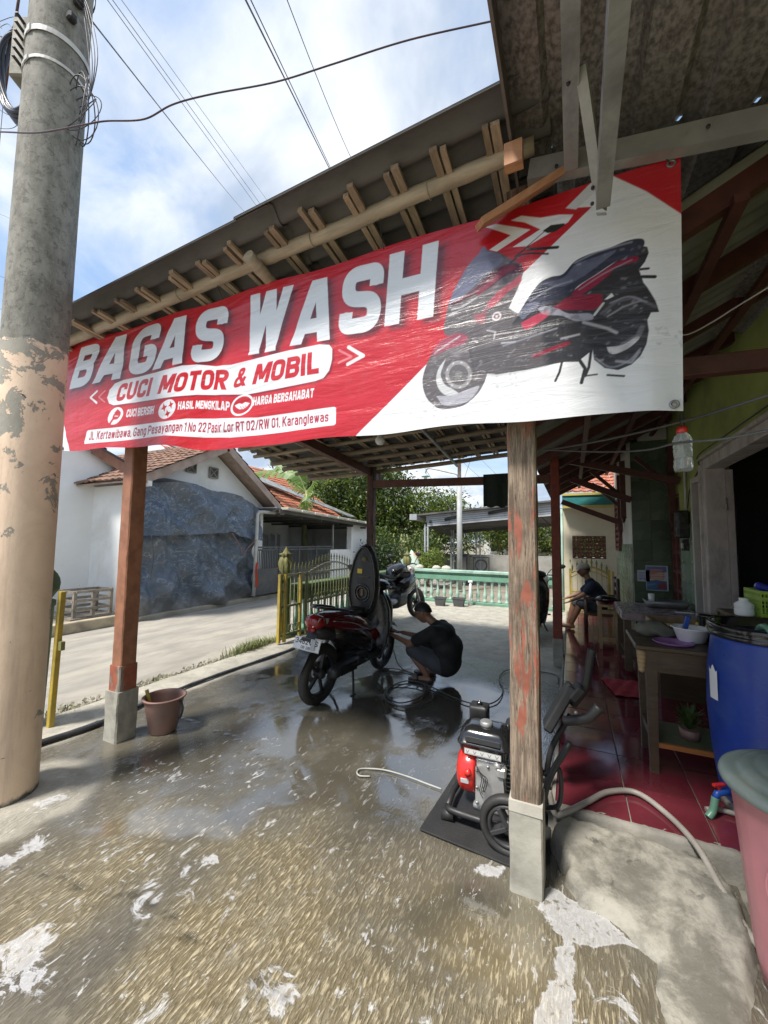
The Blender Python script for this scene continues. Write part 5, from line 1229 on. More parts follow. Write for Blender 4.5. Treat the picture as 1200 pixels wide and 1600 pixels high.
def tarp_f(y0, y1, top, bot, seed, bulge, swag, off=0, flare=0):
    def f(u, v):
        y = y0+(y1-y0)*u; zt, zb = interp(top, y), interp(bot, y); z = zb+(zt-zb)*v
        d = .14*fbm(y*1.3+z*.7, z*1.1, seed, 4)+.05*fbm(y*3.0+seed, z*1.6, 3)+.010*fbm(y*9, z*7, seed)
        k = abs(((y-5.1)*.55+(1-v)*.8*swag+.12*fbm(y*2, z*2, seed)) % .42-.21)/.21; d += .055*(k**3)*math.sin(PI*min(1, v*1.1))
        # hanging folds sweep from the upper corners
        s_ = math.sin(7*math.hypot((y-4.9)*.8, (1.7-z))-.5)*.060*swag+math.sin(9*math.hypot(y-8.3, (1.7-z)*1.1))*.045*swag
        return (-7.52+off+bulge*math.sin(v*PI)*math.sin(u*PI)+d+s_+flare*(1-v)**3, y, z+.01*fbm(y*5, seed, z))
    return f
up = MB(); up.grid(tarp_f(4.85, 8.15, tops, seam, 3.1, .07, .7, .04, .10), 110, 44)
top2 = lambda u, v: ((lambda p: (p[0]-(.55*v), p[1], p[2]+.10*math.sin(v*PI/2)*(.6+.4*math.sin(u*9))+.03*v))(tarp_f(4.85, 8.15, tops, seam, 3.1, .07, .7, .04, .10)(u, 1.0)))
up.grid(top2, 110, 8); obj('upper_sheet', up, m_tarp, tp)
lo = MB(); lo.grid(tarp_f(4.85, 8.10, [(4.85, 1.72), (8.1, 1.76)], [(4.85, .02), (5.2, -.02), (6.5, .03), (7.7, .05), (8.1, .10)], 8.4, .04, 1.0, -.05), 120, 60)
lo.grid(lambda u, v: (-7.52-.22*u, 4.88+.04*fbm(u*5, v*4), .05+2.5*v), 12, 12)
obj('lower_sheet', lo, m_tarp, tp)
rp_ = MB(); rp_.tube(catmull([(-7.30, 7.02, 1.70), (-7.28, 7.25, 1.42), (-7.28, 7.38, 1.20), (-7.28, 7.55, 1.36), (-7.3, 7.85, 1.56)], 5), .010, 5); obj('tie_rope', rp_, pm('pink_rope', (.35, .14, .13), (.16, .12, .12), 9, .8, bump=0), tp)
obj('tie_rope', MB().tube(catmull([(-7.40, 5.08, 1.62), (-7.36, 5.12, 1.2), (-7.38, 5.10, .75)], 5), .008, 5), m_cable, tp)
# drain pipe
pp = MB().tube([(-7.33, 7.83, .12), (-7.33, 7.86, 1.3), (-7.33, 7.88, 2.20), (-7.33, 7.93, 2.265), (-7.33, 8.05, 2.275), (-7.33, 8.9, 2.30)], .045, 10)
tag(obj('drain_pipe', pp, pm('grey_pvc', (.52, .52, .50), (.42, .42, .40), 5, .5, bump=.05, dirt=(.3, .28, .24)), origin=(-7.33, 7.85, 0)), 'pale grey plastic drain pipe elbow standing right of the blue tarpaulin', 'pipe')
rd = MB(); rd.grid(lambda u, v: (-7.26+.02*math.sin(u*9), 7.80+.07*u+.02*math.sin(v*7), .35+.62*v), 6, 12)
tag(obj('red_cloth_strip', rd, pm('faded_red_cloth', (.55, .07, .03), (.38, .05, .03), 5, .8), origin=(-7.26, 7.85, .3), solid=0), 'torn red cloth strip tied to the grey drain pipe', 'cloth')

# --- house with the flat carport roof and dark gate
hC = thing('carport_house', (-9.2, 11, 0), 'low house with a dark open carport under a flat roof edged with pale tiles', 'house')
m_capt = pm('pale_cap_tile', (.60, .58, .50), (.48, .46, .40), 4, .7, bump=.2, vary=.2, dirt=(.3, .28, .22))
fz = lambda y: 2.40+(2.215-2.40)*(y-8.45)/(13.5-8.45)
for k in range(8):
    y0 = 8.55+k*.64; obj('cap_tile', MB().beam((-7.02, y0, fz(y0)), (-7.02, y0+.60, fz(y0+.6)), .26, .07, ch=.01), m_capt, hC)
obj('fascia', MB().beam((-7.06, 8.4, fz(8.4)-.085), (-7.06, 13.7, fz(13.7)-.085), .05, .09), m_dark, hC)
mb = MB(); mb.beam((-9.4, 8.3, fz(8.3)-.03), (-9.4, 14.2, fz(14.2)-.03), 4.6, .05); obj('flat_roof', mb, m_asb, hC)
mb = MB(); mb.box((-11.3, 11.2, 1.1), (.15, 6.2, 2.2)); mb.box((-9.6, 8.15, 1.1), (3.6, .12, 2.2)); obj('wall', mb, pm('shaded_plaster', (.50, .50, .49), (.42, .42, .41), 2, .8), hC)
mb = MB(); mb.box((-7.5, 12.15, .62), (.14, 1.30, 1.24)); mb.box((-7.5, 13.55, 1.07), (.14, 1.5, 2.15)); mb.box((-9.5, 14.25, 1.07), (4.0, .12, 2.15)); mb.box((-7.46, 12.86, 1.07), (.2, .14, 2.14)); obj('wall', mb, m_white, hC)
obj('post', MB().box((-7.5, 11.74, 1.7), (.05, .05, .95)), m_galv, hC); obj('back_door', MB().box((-11.2, 10.0, .95), (.05, .9, 1.9)), m_black, hC); obj('back_window', MB().box((-11.2, 11.6, 1.3), (.05, .8, .9)), m_black, hC)
for k in range(6): obj('roof_truss', MB().beam((-11, 8.6+k, fz(9+k)-.14), (-7.2, 8.6+k, fz(9+k)-.14), .04, .07), m_dark, hC)
mb = MB()
for s in (0, .35): mb.beam((-9.6, 9.6+s, .1), (-10.9, 10.9+s, 2.0), .04, .05)
for k in range(7): t = .1+k*.13; mb.beam((-9.6-1.3*t, 9.6+1.3*t, .1+1.9*t), (-9.6-1.3*t, 9.95+1.3*t, .1+1.9*t), .03, .03)
tag(obj('ladder', mb, m_grw, origin=(-10, 10, 0)), 'wooden ladder leaning inside the dark open carport', 'ladder')
m_gateg = pm('dark_grey_gate_paint', (.085, .09, .095), (.06, .063, .066), 4, .5, bump=.08, dirt=(.14, .13, .12), dscale=2)
gt = thing('grey_gate', (-7.4, 9.7, 0), 'dark grey sliding gate with solid lower panels and thin upright bars across the open carport', 'gate')
for k in range(4):
    y0 = 7.98+k*.88; obj('panel', MB().box((-7.42, y0+.43, .44), (.02, .84, .60)), m_gateg, gt)
    obj('stile', MB().box((-7.41, y0, .74), (.05, .05, 1.24)), m_gateg, gt)
for z in (.14, .76, 1.28, 1.35): obj('rail', MB().box((-7.42, 9.75, z), (.04, 3.55, .045)), m_gateg, gt)
b0 = None
for k in range(52):
    y = 8.03+k*.067
    if b0 is None: b0 = obj('bar', MB().box((0, 0, 0), (.016, .016, .50)), m_gateg, gt, world=False); b0.location = Vector((-7.42, y, 1.02))-gt.location
    else: inst('bar', b0, gt, Vector((-7.42, y, 1.02))-gt.location)
ln = MB()
for k, (y, w_) in enumerate(((10.5, .35), (10.95, .3), (11.3, .25))): ln.grid(lambda u, v: (-9.6+.03*math.sin(u*9+k), y+w_*u, 1.25+.5*v+.04*math.sin(u*6)), 8, 6)
tag(obj('hanging_laundry', ln, pm('grey_laundry', (.30, .30, .32), (.2, .2, .22), 5, .8), origin=(-9.6, 10.8, 1)), 'pale washing hanging in the shade of the dark carport', 'laundry')

# --- house D: orange tiled roof behind
hD = thing('orange_roof_house', (-12, 12.5, 0), 'house roof of bright orange clay tiles rising behind the flat carport roof', 'house')
roof_tiles((-9.9, 9.3, 2.55), (0, 7.2, 0), (-3.4, -.0, 2.35), 40, 17, m_tileo, hD)
obj('wall', MB().box((-11.8, 13, 1.3), (3.4, 6.6, 2.6)), m_white, hD)
slab(hD, 'ridge_flashing', [(-13.2, 9.3, 5.0), (-13.2, 11.0, 5.0), (-9.6, 17.0, 2.75), (-9.6, 16.6, 2.70)], .05, m_galv)

# ============================================================ GREEN BALUSTRADE AND YELLOW GATES
m_mint = pm('mint_green_paint', (0.17, 0.36, 0.26), (0.13, 0.29, 0.20), 3, 0.6, bump=0.15, dirt=(0.07, 0.11, 0.08), dscale=1.6, damt=0.5)
m_mintl = pm('pale_mint_paint', (0.40, 0.56, 0.47), (0.31, 0.46, 0.38), 3, 0.6, bump=0.15, dirt=(0.10, 0.16, 0.12), dscale=2.0, damt=0.6)
m_olive = pm('mossy_green_paint', (0.105, 0.165, 0.065), (0.075, 0.12, 0.05), 3, 0.7, bump=0.25, dirt=(0.05, 0.06, 0.035), dscale=2)
BALP = [(0.045, 0), (0.05, .02), (0.05, .05), (0.028, .07), (0.040, .11), (0.052, .16), (0.046, .21), (0.030, .26), (0.024, .34), (0.026, .42), (0.038, .45), (0.030, .47), (0.042, .49), (0.045, .52)]
def balustrade(p, q, label, mrail, mbal, step=.175, zb=0.03):
    p, q = Vector(p), Vector(q); L = (q-p).length; d = (q-p)/L
    t = thing('balustrade', tuple(p), label, 'balustrade')
    def rail(z, w_, h_): return MB().beam(p+Vector((0, 0, z)), q+Vector((0, 0, z)), w_, h_, ch=.01)
    obj('plinth', rail(zb+.0, .20, .07), mrail, t); obj('rail', rail(.64, .15, .13), mrail, t); obj('rail', rail(.735, .11, .07), m_olive if mrail is m_olive else mrail, t); obj('coping', rail(.80, .24, .07), m_mintl if mrail is not m_olive else mrail, t)
    b0 = None; n = int(L/step)
    for k in range(n):
        c = p+d*((k+.5)*L/n)
        if b0 is None: b0 = obj('baluster', MB().lathe(BALP, (0, 0, 0), 12), mbal, t, world=False); b0.location = Vector((c.x, c.y, zb+.03))-p
        else: inst('baluster', b0, t, Vector((c.x, c.y, zb+.03))-p)
    return t
b1 = balustrade((-4.0, 10.17, 0), (-0.15, 10.12, 0), 'mint green balustrade of turned balusters closing the far end of the yard', m_mint, m_mintl)
b2 = balustrade((-4.12, 5.30, 0), (-4.12, 10.0, 0), 'mossy green balustrade along the street behind the folded yellow gate', m_olive, m_mint, .20)
def pillar(x, y, r, h, label, mat):
    t = thing('gate_pillar', (x, y, 0), label, 'pillar')
    obj('shaft', MB().lathe([(r*1.25, 0), (r*1.25, .06), (r, .10), (r, h-.1), (r*1.2, h-.06), (r*1.25, h)], (x, y, 0), 20), mat, t)
    f = MB(); prof = [(r*.5, h), (r*.6, h+.03), (r*1.0, h+.10), (r*1.15, h+.20), (r*.9, h+.28), (r*.55, h+.31), (r*1.1, h+.34), (r*.5, h+.36), (r*.3, h+.40), (0.001, h+.46)]
    rings = []
    for rr, z in prof: rings.append([(x+rr*(1+.13*math.cos(8*a))*math.cos(a), y+rr*(1+.13*math.cos(8*a))*math.sin(a), z) for a in [2*PI*k/32 for k in range(32)]])
    f.loft(rings); obj('lotus_finial', f, pm('mossy_gold_paint', (.20, .19, .06), (.12, .12, .05), 8, .7, bump=.3, dirt=(.05, .055, .03)), t); return t
pillar(-4.14, 5.12, .095, .99, 'green gate pillar with a lotus bud finial at the street corner', m_olive)
pillar(-4.08, 10.15, .10, .86, 'squat green pillar where the two balustrades meet', m_mint)
pillar(-0.05, 9.75, .085, .98, 'green pillar left of the yellow garden gate at the far end of the terrace', m_mint)
m_yel = pm('yellow_gate_paint', (0.50, 0.36, 0.05), (0.38, 0.28, 0.06), 5, 0.5, bump=0.15, dirt=(0.13, 0.12, 0.05), dscale=4, damt=0.6)
m_yelg = pm('mossy_yellow_paint', (0.24, 0.24, 0.09), (0.16, 0.17, 0.07), 6, 0.6, bump=0.15, dirt=(0.08, 0.09, 0.05), dscale=5, damt=0.6)
m_cream = pm('cream_gate_bar', (0.42, 0.37, 0.24), (0.30, 0.27, 0.17), 6, 0.6, bump=0.1)
fg = thing('yellow_gate', (-3.93, 4.75, 0), 'folded yellow and green steel gate with spear tops behind the red scooter', 'gate')
def T(*p): return MB().tube(p, .013, 6)
gx = -3.93
for (y, r, m) in ((4.74, .022, m_yel), (4.83, .020, m_yel), (5.24, .020, m_yel), (5.40, .016, m_yelg), (6.85, .022, m_yel)):
    obj('stile', MB().box((gx+(.03 if y == 4.83 else 0), y, .54), (r*2, r*2, 1.0)), m, fg)
for (y0, y1, z) in ((4.76, 5.24, .13), (4.76, 5.24, .55), (4.76, 5.24, 1.02), (5.4, 6.85, .13), (5.4, 6.85, .55), (5.26, 6.85, 1.02), (4.76, 4.84, .93), (4.76, 4.84, .78)):
    obj('rail', MB().box((gx, (y0+y1)/2, z), (.025, y1-y0, .030)), m_yelg if z < 1 else m_cream, fg)
spear = [(0.008, -.45), (.008, 0), (.018, .01), (.008, .025), (.017, .04), (.001, .11)]
sp0 = None
for k in range(22):
    y = 4.80+k*.094
    arch = .13*max(0, math.sin(PI*min(1, max(0, (y-5.45)/1.4)))) if y > 5.45 else 0
    obj('bar', MB().tube([(gx, y, .13), (gx, y, 1.02+arch)], .008, 6), m_yelg, fg)
    if sp0 is None: sp0 = obj('spear_top', MB().lathe([(.007, 0), (.007, .06), (.016, .07), (.007, .085), (.017, .10), (.001, .18)], (0, 0, 0), 8), m_yelg, fg, world=False); sp0.location = Vector((gx, y, 1.03+arch))-fg.location
    else: inst('spear_top', sp0, fg, Vector((gx, y, 1.03+arch))-fg.location)
obj('arched_rail', MB().tube([(gx, 5.45+1.4*t/16, 1.03+.14*math.sin(PI*t/16)) for t in range(17)], .016, 8), m_cream, fg)
sc_ = MB()
for k in range(9):
    y = 4.83+k*.05
    sc_.tube([(gx+.008, y+.03*math.cos(a), .22+.05*math.sin(a)) for a in [x*.5 for x in range(11)]], .006, 5)
obj('scrollwork', sc_, m_yelg, fg, kind='stuff'); sc_ = MB()
for k in range(16):
    y = 5.46+k*.086; sc_.tube([(gx+.008, y+.035*math.cos(a), .62+.05*math.sin(a)) for a in [x*.5 for x in range(12)]], .006, 5)
obj('scrollwork', sc_, m_yelg, fg, kind='stuff')
obj('bolt', MB().tube([(gx+.02, 4.78, .20), (gx+.02, 4.78, .46)], .012, 6), m_yel, fg)
# left end of the street gate: post and green bin shape behind pole
t = thing('yellow_gate_post', (-3.86, 1.88, 0), 'leaning yellow square steel gate post beside the concrete pole', 'post')
obj('tube', MB().beam((-3.86, 1.88, -.02), (-3.86, 1.90, 1.10), .042, .042, ch=.004), m_yel, t); obj('catch', MB().box((-3.82, 1.90, .66), (.05, .03, .07)), m_yelg, t)
t = thing('green_bin', (-4.02, 1.98, 0), 'dark green round bin with a bulging black sack mostly hidden behind the concrete pole', 'bin')
obj('body', MB().lathe([(.10, -.02), (.12, .97), (.13, .98), (.13, 1.02), (.11, 1.03)], (-4.03, 1.80, 0), 20), m_olive, t)
bg2 = MB(); bg2.sphere((-4.03, 1.80, 1.16), .17, 20, 14, sc=(.82, .8, 1.1)); bg2.v = [Vector(v)+Vector((.03*fbm(v.x*9, v.y*9, v.z*9), .03*fbm(v.y*9, v.z*9, 4), 0)) for v in bg2.v]; obj('sack', bg2, m_olive, t)
# far terrace gate
yg = thing('garden_gate', (0.3, 9.3, 0), 'small arched yellow gate with spear tops in front of the cream wall', 'gate')
for x in (-.05, .66): obj('stile', MB().box((x, 9.3, .55), (.045, .045, .95)), m_yel, yg)
obj('stile', MB().box((.73, 9.28, .55), (.035, .035, .90)), m_yel, yg)
ar = lambda x: .93+.14*math.sin(PI*(x+.05)/.71)
obj('arched_rail', MB().tube([(-.05+.71*k/14, 9.3, ar(-.05+.71*k/14)) for k in range(15)], .02, 8), m_yel, yg); obj('arched_rail', MB().tube([(-.05+.71*k/14, 9.3, ar(-.05+.71*k/14)-.09) for k in range(15)], .012, 6), m_yel, yg)
for z in (.18, .55): obj('rail', MB().box((.305, 9.3, z), (.7, .02, .03)), m_yel, yg)
for k in range(8):
    x = -.01+k*.09; obj('bar', MB().tube([(x, 9.3, .15), (x, 9.3, ar(x))], .009, 6), m_cream, yg); inst('spear_top', sp0, yg, Vector((x, 9.3, ar(x)))-yg.location, sc=(1.5, 1.5, 1.0))
# cream wall with vent blocks and teal fascia
cw = thing('cream_garden_house', (0.3, 9.6, 0), 'cream wall with red brown block window under a teal fascia at the terrace end', 'house')
m_crm = pm('cream_wall_paint', (.62, .57, .43), (.55, .51, .38), 2, .8, bump=.08, dirt=(.42, .38, .28), dscale=1.3)
mb = MB()
vx0, vx1, vz0, vz1 = .0, .645, 1.225, 1.72
mb.box((-.09, 9.72, 1.2), (.18, .14, 2.4)); mb.box(((vx1+1.0)/2, 9.72, 1.2), (1.0-vx1, .14, 2.4)); mb.box(((vx0+vx1)/2, 9.72, vz0/2), (vx1-vx0, .14, vz0)); mb.box(((vx0+vx1)/2, 9.72, (vz1+2.4)/2), (vx1-vx0, .14, 2.4-vz1))
obj('wall', mb, m_crm, cw); obj('downpipe', MB().tube([(-.20, 9.66, .1), (-.20, 9.66, 2.3)], .03, 8), m_mintl, cw)
vb = vent_block(.16, .05); v0 = None
M90 = Matrix.Rotation(PI/2, 4, 'Z')
vb.v = [M90 @ p for p in vb.v]
for i in range(4):
    for j in range(3):
        c = Vector((vx0+.08+i*.1615, 9.68, vz0+.083+j*.165))-cw.location
        if v0 is None: v0 = obj('vent_block', vb, m_rost, cw, world=False); v0.location = c
        else: inst('vent_block', v0, cw, c)
m_teal = pm('teal_fascia_paint', (.03, .22, .22), (.025, .17, .17), 4, .6, bump=.05)
m_ylw = pm('yellow_trim_paint', (.55, .45, .12), (.45, .37, .1), 4, .6, bump=.05)
obj('fascia', MB().box((.55, 9.42, 2.47), (1.46, .05, .22)), m_teal, cw); obj('trim', MB().box((.55, 9.40, 2.60), (1.46, .06, .05)), m_ylw, cw); obj('trim', MB().box((.55, 9.42, 2.335), (1.46, .06, .05)), m_ylw, cw)
obj('soffit', MB().box((.55, 9.7, 2.32), (1.46, .6, .02)), m_crm, cw); roof_tiles((-.2, 9.4, 2.64), (1.5, 0, 0), (0, 2.0, .9), 9, 9, m_tileo, cw)
# ============================================================ BACKGROUND TREES, CANOPY, LAMP POLE
def leafmat(name, c1, c2, c3):
    m, nt, b = newmat(name); t = nt.attr('tone'); c = nt.ramp(t, [(0, c2), (.55, c1), (1, c3)])
    setb(nt, b, col=c, rough=.5, spec=.4)
    tr = nt.new('ShaderNodeBsdfTranslucent'); nt.put(tr, 'Color', nt.mix(1.0, c, (1.4, 1.5, .6), 'MULTIPLY')); mx = nt.new('ShaderNodeMixShader'); nt.put(mx, 0, .28)
    out = [n for n in nt.n if n.type == 'OUTPUT_MATERIAL'][0]; nt.l.new(b.outputs[0], mx.inputs[1]); nt.l.new(tr.outputs[0], mx.inputs[2]); nt.l.new(mx.outputs[0], out.inputs[0]); return m
def leaves(name, blobs, n, size, mat, parent, seed=1, droop=.3, ar=.45, shell=.55, kind='stuff'):
    """n leaf faces spread through a crown made of overlapping clumps; blobs = (cx,cy,cz,rx,ry,rz)"""
    rg = np.random.RandomState(seed); B = np.array(blobs, float); vol = B[:, 3]*B[:, 4]*B[:, 5]; idx = rg.choice(len(B), n, p=vol/vol.sum())
    d = rg.normal(size=(n, 3)); d /= np.linalg.norm(d, axis=1)[:, None]; r = (shell+(1-shell)*rg.rand(n))**.8
    r *= .82+.36*vnoise(d[:, 0]*2.3+idx*3.7, d[:, 1]*2.3+d[:, 2]*3.1, 5)
    # twig clusters
    nc = max(1, n//14); cl = rg.randint(0, nc, n); base = d*r[:, None]; P = B[idx, :3]+base*B[idx, 3:6]
    rep = np.zeros((nc, 3)); rep[cl] = P; P = rep[cl]+rg.normal(size=(n, 3))*size*1.5
    nrm = rg.normal(size=(n, 3))*.75+np.array([0, 0, .9]); nrm /= np.linalg.norm(nrm, axis=1)[:, None]
    a = np.cross(nrm, rg.normal(size=(n, 3))); a /= np.linalg.norm(a, axis=1)[:, None]; b_ = np.cross(nrm, a)
    L = size*(.6+.8*rg.rand(n))[:, None]; a = a*L; b_ = b_*L*ar; dr = np.array([0, 0, -1.0])*L*droop
    V = np.stack([P-a*.5, P+b_*.5, P+a*.5+dr, P-b_*.5], 1).reshape(-1, 3).astype(np.float32)
    me = bpy.data.meshes.new(name); me.vertices.add(len(V)); off = wloc(parent) if parent else Vector((0, 0, 0)); me.vertices.foreach_set('co', (V-np.array(off, np.float32)).ravel())
    me.loops.add(len(V)); me.loops.foreach_set('vertex_index', np.arange(len(V), dtype=np.int32)); me.polygons.add(n)
    me.polygons.foreach_set('loop_start', np.arange(0, 4*n, 4, dtype=np.int32)); me.polygons.foreach_set('loop_total', np.full(n, 4, np.int32)); me.update(calc_edges=True)
    tone = np.clip(rg.rand(n)*.75+.25*rg.rand(nc)[cl], 0, 1); at_ = me.attributes.new('tone', 'FLOAT', 'POINT'); at_.data.foreach_set('value', np.repeat(tone, 4).astype(np.float32))
    me.materials.append(mat); o = bpy.data.objects.new(name, me); COL.objects.link(o); o.parent = parent
    if kind: o['kind'] = kind
    return o
m_leaf = leafmat('broad_leaf', (.075, .115, .03), (.030, .055, .018), (.17, .20, .06))
m_leaf2 = leafmat('yellow_green_leaf', (.14, .19, .045), (.07, .11, .03), (.26, .29, .08))
m_leaf3 = leafmat('dark_leaf', (.035, .062, .025), (.018, .034, .014), (.08, .11, .04))
m_bark = pm('bark', (.16, .125, .09), (.09, .07, .05), 6, .9, bump=.6, stretch=(3, 3, 1))
def tree(name, base, h, blobs, n, size, mats, label, group=None, seed=1, r=.18, limbs=7):
    t = thing(name, base, label, 'tree', group); b = Vector(base); rg = random.Random(seed)
    mb = MB(); c0 = Vector(blobs[0][:3]); top = Vector((b.x+rg.uniform(-.3, .3), b.y, b.z+h*.55))
    mb.tube(catmull([b, b.lerp(top, .5)+Vector((rg.uniform(-.15, .15), 0, 0)), top], 6), [r*(1-.5*k/12) for k in range(13)], 8)
    for k in range(limbs):
        q = Vector(blobs[k % len(blobs)][:3])+Vector((rg.uniform(-.5, .5), rg.uniform(-.5, .5), rg.uniform(-.3, .6))); s = b.lerp(top, rg.uniform(.5, 1))
        mb.tube(catmull([s, s.lerp(q, .5)+Vector((rg.uniform(-.3, .3), rg.uniform(-.3, .3), .2)), q], 5), [r*.5*(1-.85*i/10) for i in range(11)], 6)
    obj('trunk', mb, m_bark, t); k = n//len(mats)
    for i, m in enumerate(mats): leaves('crown' if i == 0 else 'foliage', blobs, k, size, m, t, seed+i*11)
    return t
GT = 'trees beyond the yard'
# big tree between the carport house and the canopy
tree('mango_tree', (-10.6, 19.5, 0), 4.2, [(-12.6, 19.5, 4.0, 2.2, 2, 1.9), (-10.8, 19, 4.7, 2.0, 2, 1.7), (-9.4, 19.3, 3.9, 1.9, 2, 1.9), (-12.2, 19, 2.6, 2.3, 2, 1.3), (-9.9, 19.2, 2.3, 2.2, 1.8, 1.4), (-8.6, 19, 2.7, 1.4, 1.6, 1.5), (-8.9, 19, 5.0, 1.0, 1.2, .8)], 26000, .20, [m_leaf, m_leaf2, m_leaf3], 'large dense broadleaved tree filling the gap right of the flat carport roof', GT, 3, .25, 12)
tree('fruit_tree', (-15.5, 19.5, 0), 4, [(-16.5, 19.5, 3.9, 2.3, 2, 1.7), (-14.9, 19, 4.3, 1.8, 2, 1.7), (-15.5, 19, 2.6, 2.3, 2, 1.4), (-13.6, 20, 5.2, 1.5, 1.5, 1.1)], 13000, .20, [m_leaf, m_leaf3], 'dark leafy tree behind the orange tiled roof and the banana plant', GT, 5, .22, 8)
tree('young_tree', (-6.7, 20, 0), 3, [(-7.0, 20, 3.3, 1.5, 1.6, 1.0), (-5.8, 20.5, 3.0, 1.2, 1.4, .95), (-6.6, 20, 2.2, 1.5, 1.5, .9), (-5.3, 20.4, 1.9, 1.1, 1.2, .9)], 11000, .17, [m_leaf2, m_leaf], 'lower yellow green tree rising just left of the grey metal canopy', GT, 7, .14, 7)
tree('far_tree', (-4.2, 27, 0), 4, [(-4.6, 27, 2.6, 1.6, 1.5, 1.2), (-3.2, 27, 2.1, 1.6, 1.5, 1.1), (-1.8, 27, 2.4, 1.4, 1.5, 1.3)], 9000, .20, [m_leaf, m_leaf2], 'far tree showing under the grey metal canopy between its posts', GT, 9, .15, 6)
tree('far_tree', (0.8, 26, 0), 4, [(0.2, 26, 2.2, 1.6, 1.5, 1.3), (1.6, 26, 2.8, 1.8, 1.5, 1.5), (.9, 26, 1.4, 1.6, 1.5, 1.0)], 9000, .20, [m_leaf, m_leaf2], 'far tree between the two right hand posts of the carport', GT, 12, .15, 6)
tree('far_tree', (-24, 30, 0), 6, [(-24, 30, 4.0, 4, 3, 2.2), (-19, 32, 3.5, 4, 3, 2.2), (-29, 31, 4, 4, 3, 2.2)], 9000, .34, [m_leaf, m_leaf3], 'far mass of trees on the skyline down the street', GT, 15, .3, 6)
# hedges and shrubs
def shrub(name, blobs, n, size, mat, label, base, seed, grp=None):
    t = thing(name, base, label, 'shrub', grp); leaves('foliage', blobs, n, size, mat, t, seed)
    mb = MB(); rg = random.Random(seed)
    for k in range(5): b_ = blobs[k % len(blobs)]; mb.tube([Vector(base), Vector((b_[0]+rg.uniform(-.2, .2), b_[1], b_[2]))], [.03, .012], 5)
    obj('stems', mb, m_bark, t); return t
GS = 'shrubs beyond the green balustrade'
shrub('shrub', [(-4.45, 13.3, .85, .42, .4, .38), (-5.0, 13.5, .75, .35, .4, .35)], 2600, .09, m_leaf2, 'bright yellow green shrub behind the left end of the mint balustrade', (-4.6, 13.4, 0), 3, GS)
shrub('shrub', [(-6.6, 13.6, .95, .8, .6, .5), (-7.2, 13.9, .8, .5, .5, .4)], 4200, .11, m_leaf3, 'dull grey green shrub left of the fish ornament', (-6.8, 13.7, 0), 5, GS)
shrub('shrub', [(-8.2, 16.5, 1.3, .9, .8, .8), (-6.0, 16.5, 1.1, .9, .8, .7)], 5200, .15, m_leaf, 'tall dark shrub under the big tree beyond the balustrade', (-7.2, 16.5, 0), 7, GS)
pl = thing('banana_clump', (-6.9, 17.2, 0), 'clump of green banana stems under the large dense tree', 'banana plant')
for k in range(7):
    x = -7.4+k*.17; obj('stem', MB().tube([(x, 17, 0), (x+random.uniform(-.08, .08), 17, 1.0), (x+random.uniform(-.2, .2), 17, 1.9)], [.06, .05, .03], 7), pm('banana_stem', (.22, .25, .10), (.16, .17, .07), 5, .7), pl)
# banana plant behind the carport house
def banana_leaf(p, q, r, wd, seed, parent):
    """leaf arching p->q->r with torn segments along both sides"""
    ax = catmull([p, q, r], 14); n = len(ax); mb = MB(); rg = random.Random(seed)
    for side in (-1, 1):
        i = 0
        while i < n-1:
            k = min(n-1, i+rg.choice((1, 2, 2, 3))); t0, t1 = i/(n-1), k/(n-1)
            def wv(t): return wd*(math.sin(PI*min(1, .06+t*.96))**.6)
            d = (ax[k]-ax[i]).normalized(); s = d.cross(Vector((0.25, -.75, .6))).normalized()*side; dr = Vector((0, 0, -1))*wd*rg.uniform(.15, .55)
            a, b_ = ax[i], ax[k]; g_ = .10
            m1, m2 = a.lerp(b_, g_)+s*wv(t0)*.55+dr*.2+d*wd*.25, b_.lerp(a, g_)+s*wv(t1)*.55+dr*.2+d*wd*.25
            e1, e2 = a.lerp(b_, g_*2)+s*wv(t0)+dr+d*wd*.45, b_.lerp(a, g_*2)+s*wv(t1)+dr+d*wd*.45
            mb.add([a, b_, m2, m1, e2, e1], [(0, 1, 2, 3), (3, 2, 4, 5)]); i = k
    o = obj('leaf', mb, m_banl, parent); obj('midrib', MB().tube(ax, [.028*(1-.8*i/(n-1)) for i in range(n)], 6), m_leafrib, o); return o
m_banl, nt, b = newmat('banana_leaf'); v = nt.coord(); c = nt.mix(nt.rng(nt.noise(nt.mapping(v, scale=(3, 3, 3)), 2, 4), .35, .65), (.17, .28, .06), (.10, .19, .045)); setb(nt, b, col=c, rough=.45)
tr = nt.new('ShaderNodeBsdfTranslucent'); nt.put(tr, 'Color', (.30, .42, .08)); mx = nt.new('ShaderNodeMixShader'); nt.put(mx, 0, .35); out = [n for n in nt.n if n.type == 'OUTPUT_MATERIAL'][0]
nt.l.new(b.outputs[0], mx.inputs[1]); nt.l.new(tr.outputs[0], mx.inputs[2]); nt.l.new(mx.outputs[0], out.inputs[0])
m_leafrib = pm('banana_midrib', (.35, .42, .16), None, 4, .6, bump=0)
bp_ = thing('banana_plant', (-9.3, 12.6, 0), 'banana plant with long torn green leaves rising behind the flat carport roof', 'banana plant')
BYY = 12.6
def bq(x, y, dy=0): return at(400+x/6, 690+y/6, Y=BYY+dy)
obj('stem', MB().tube([(-9.3, BYY, 0), (-9.35, BYY, 2.4), bq(480, 460)], [.14, .11, .07], 10), MATS['banana_stem'], bp_)
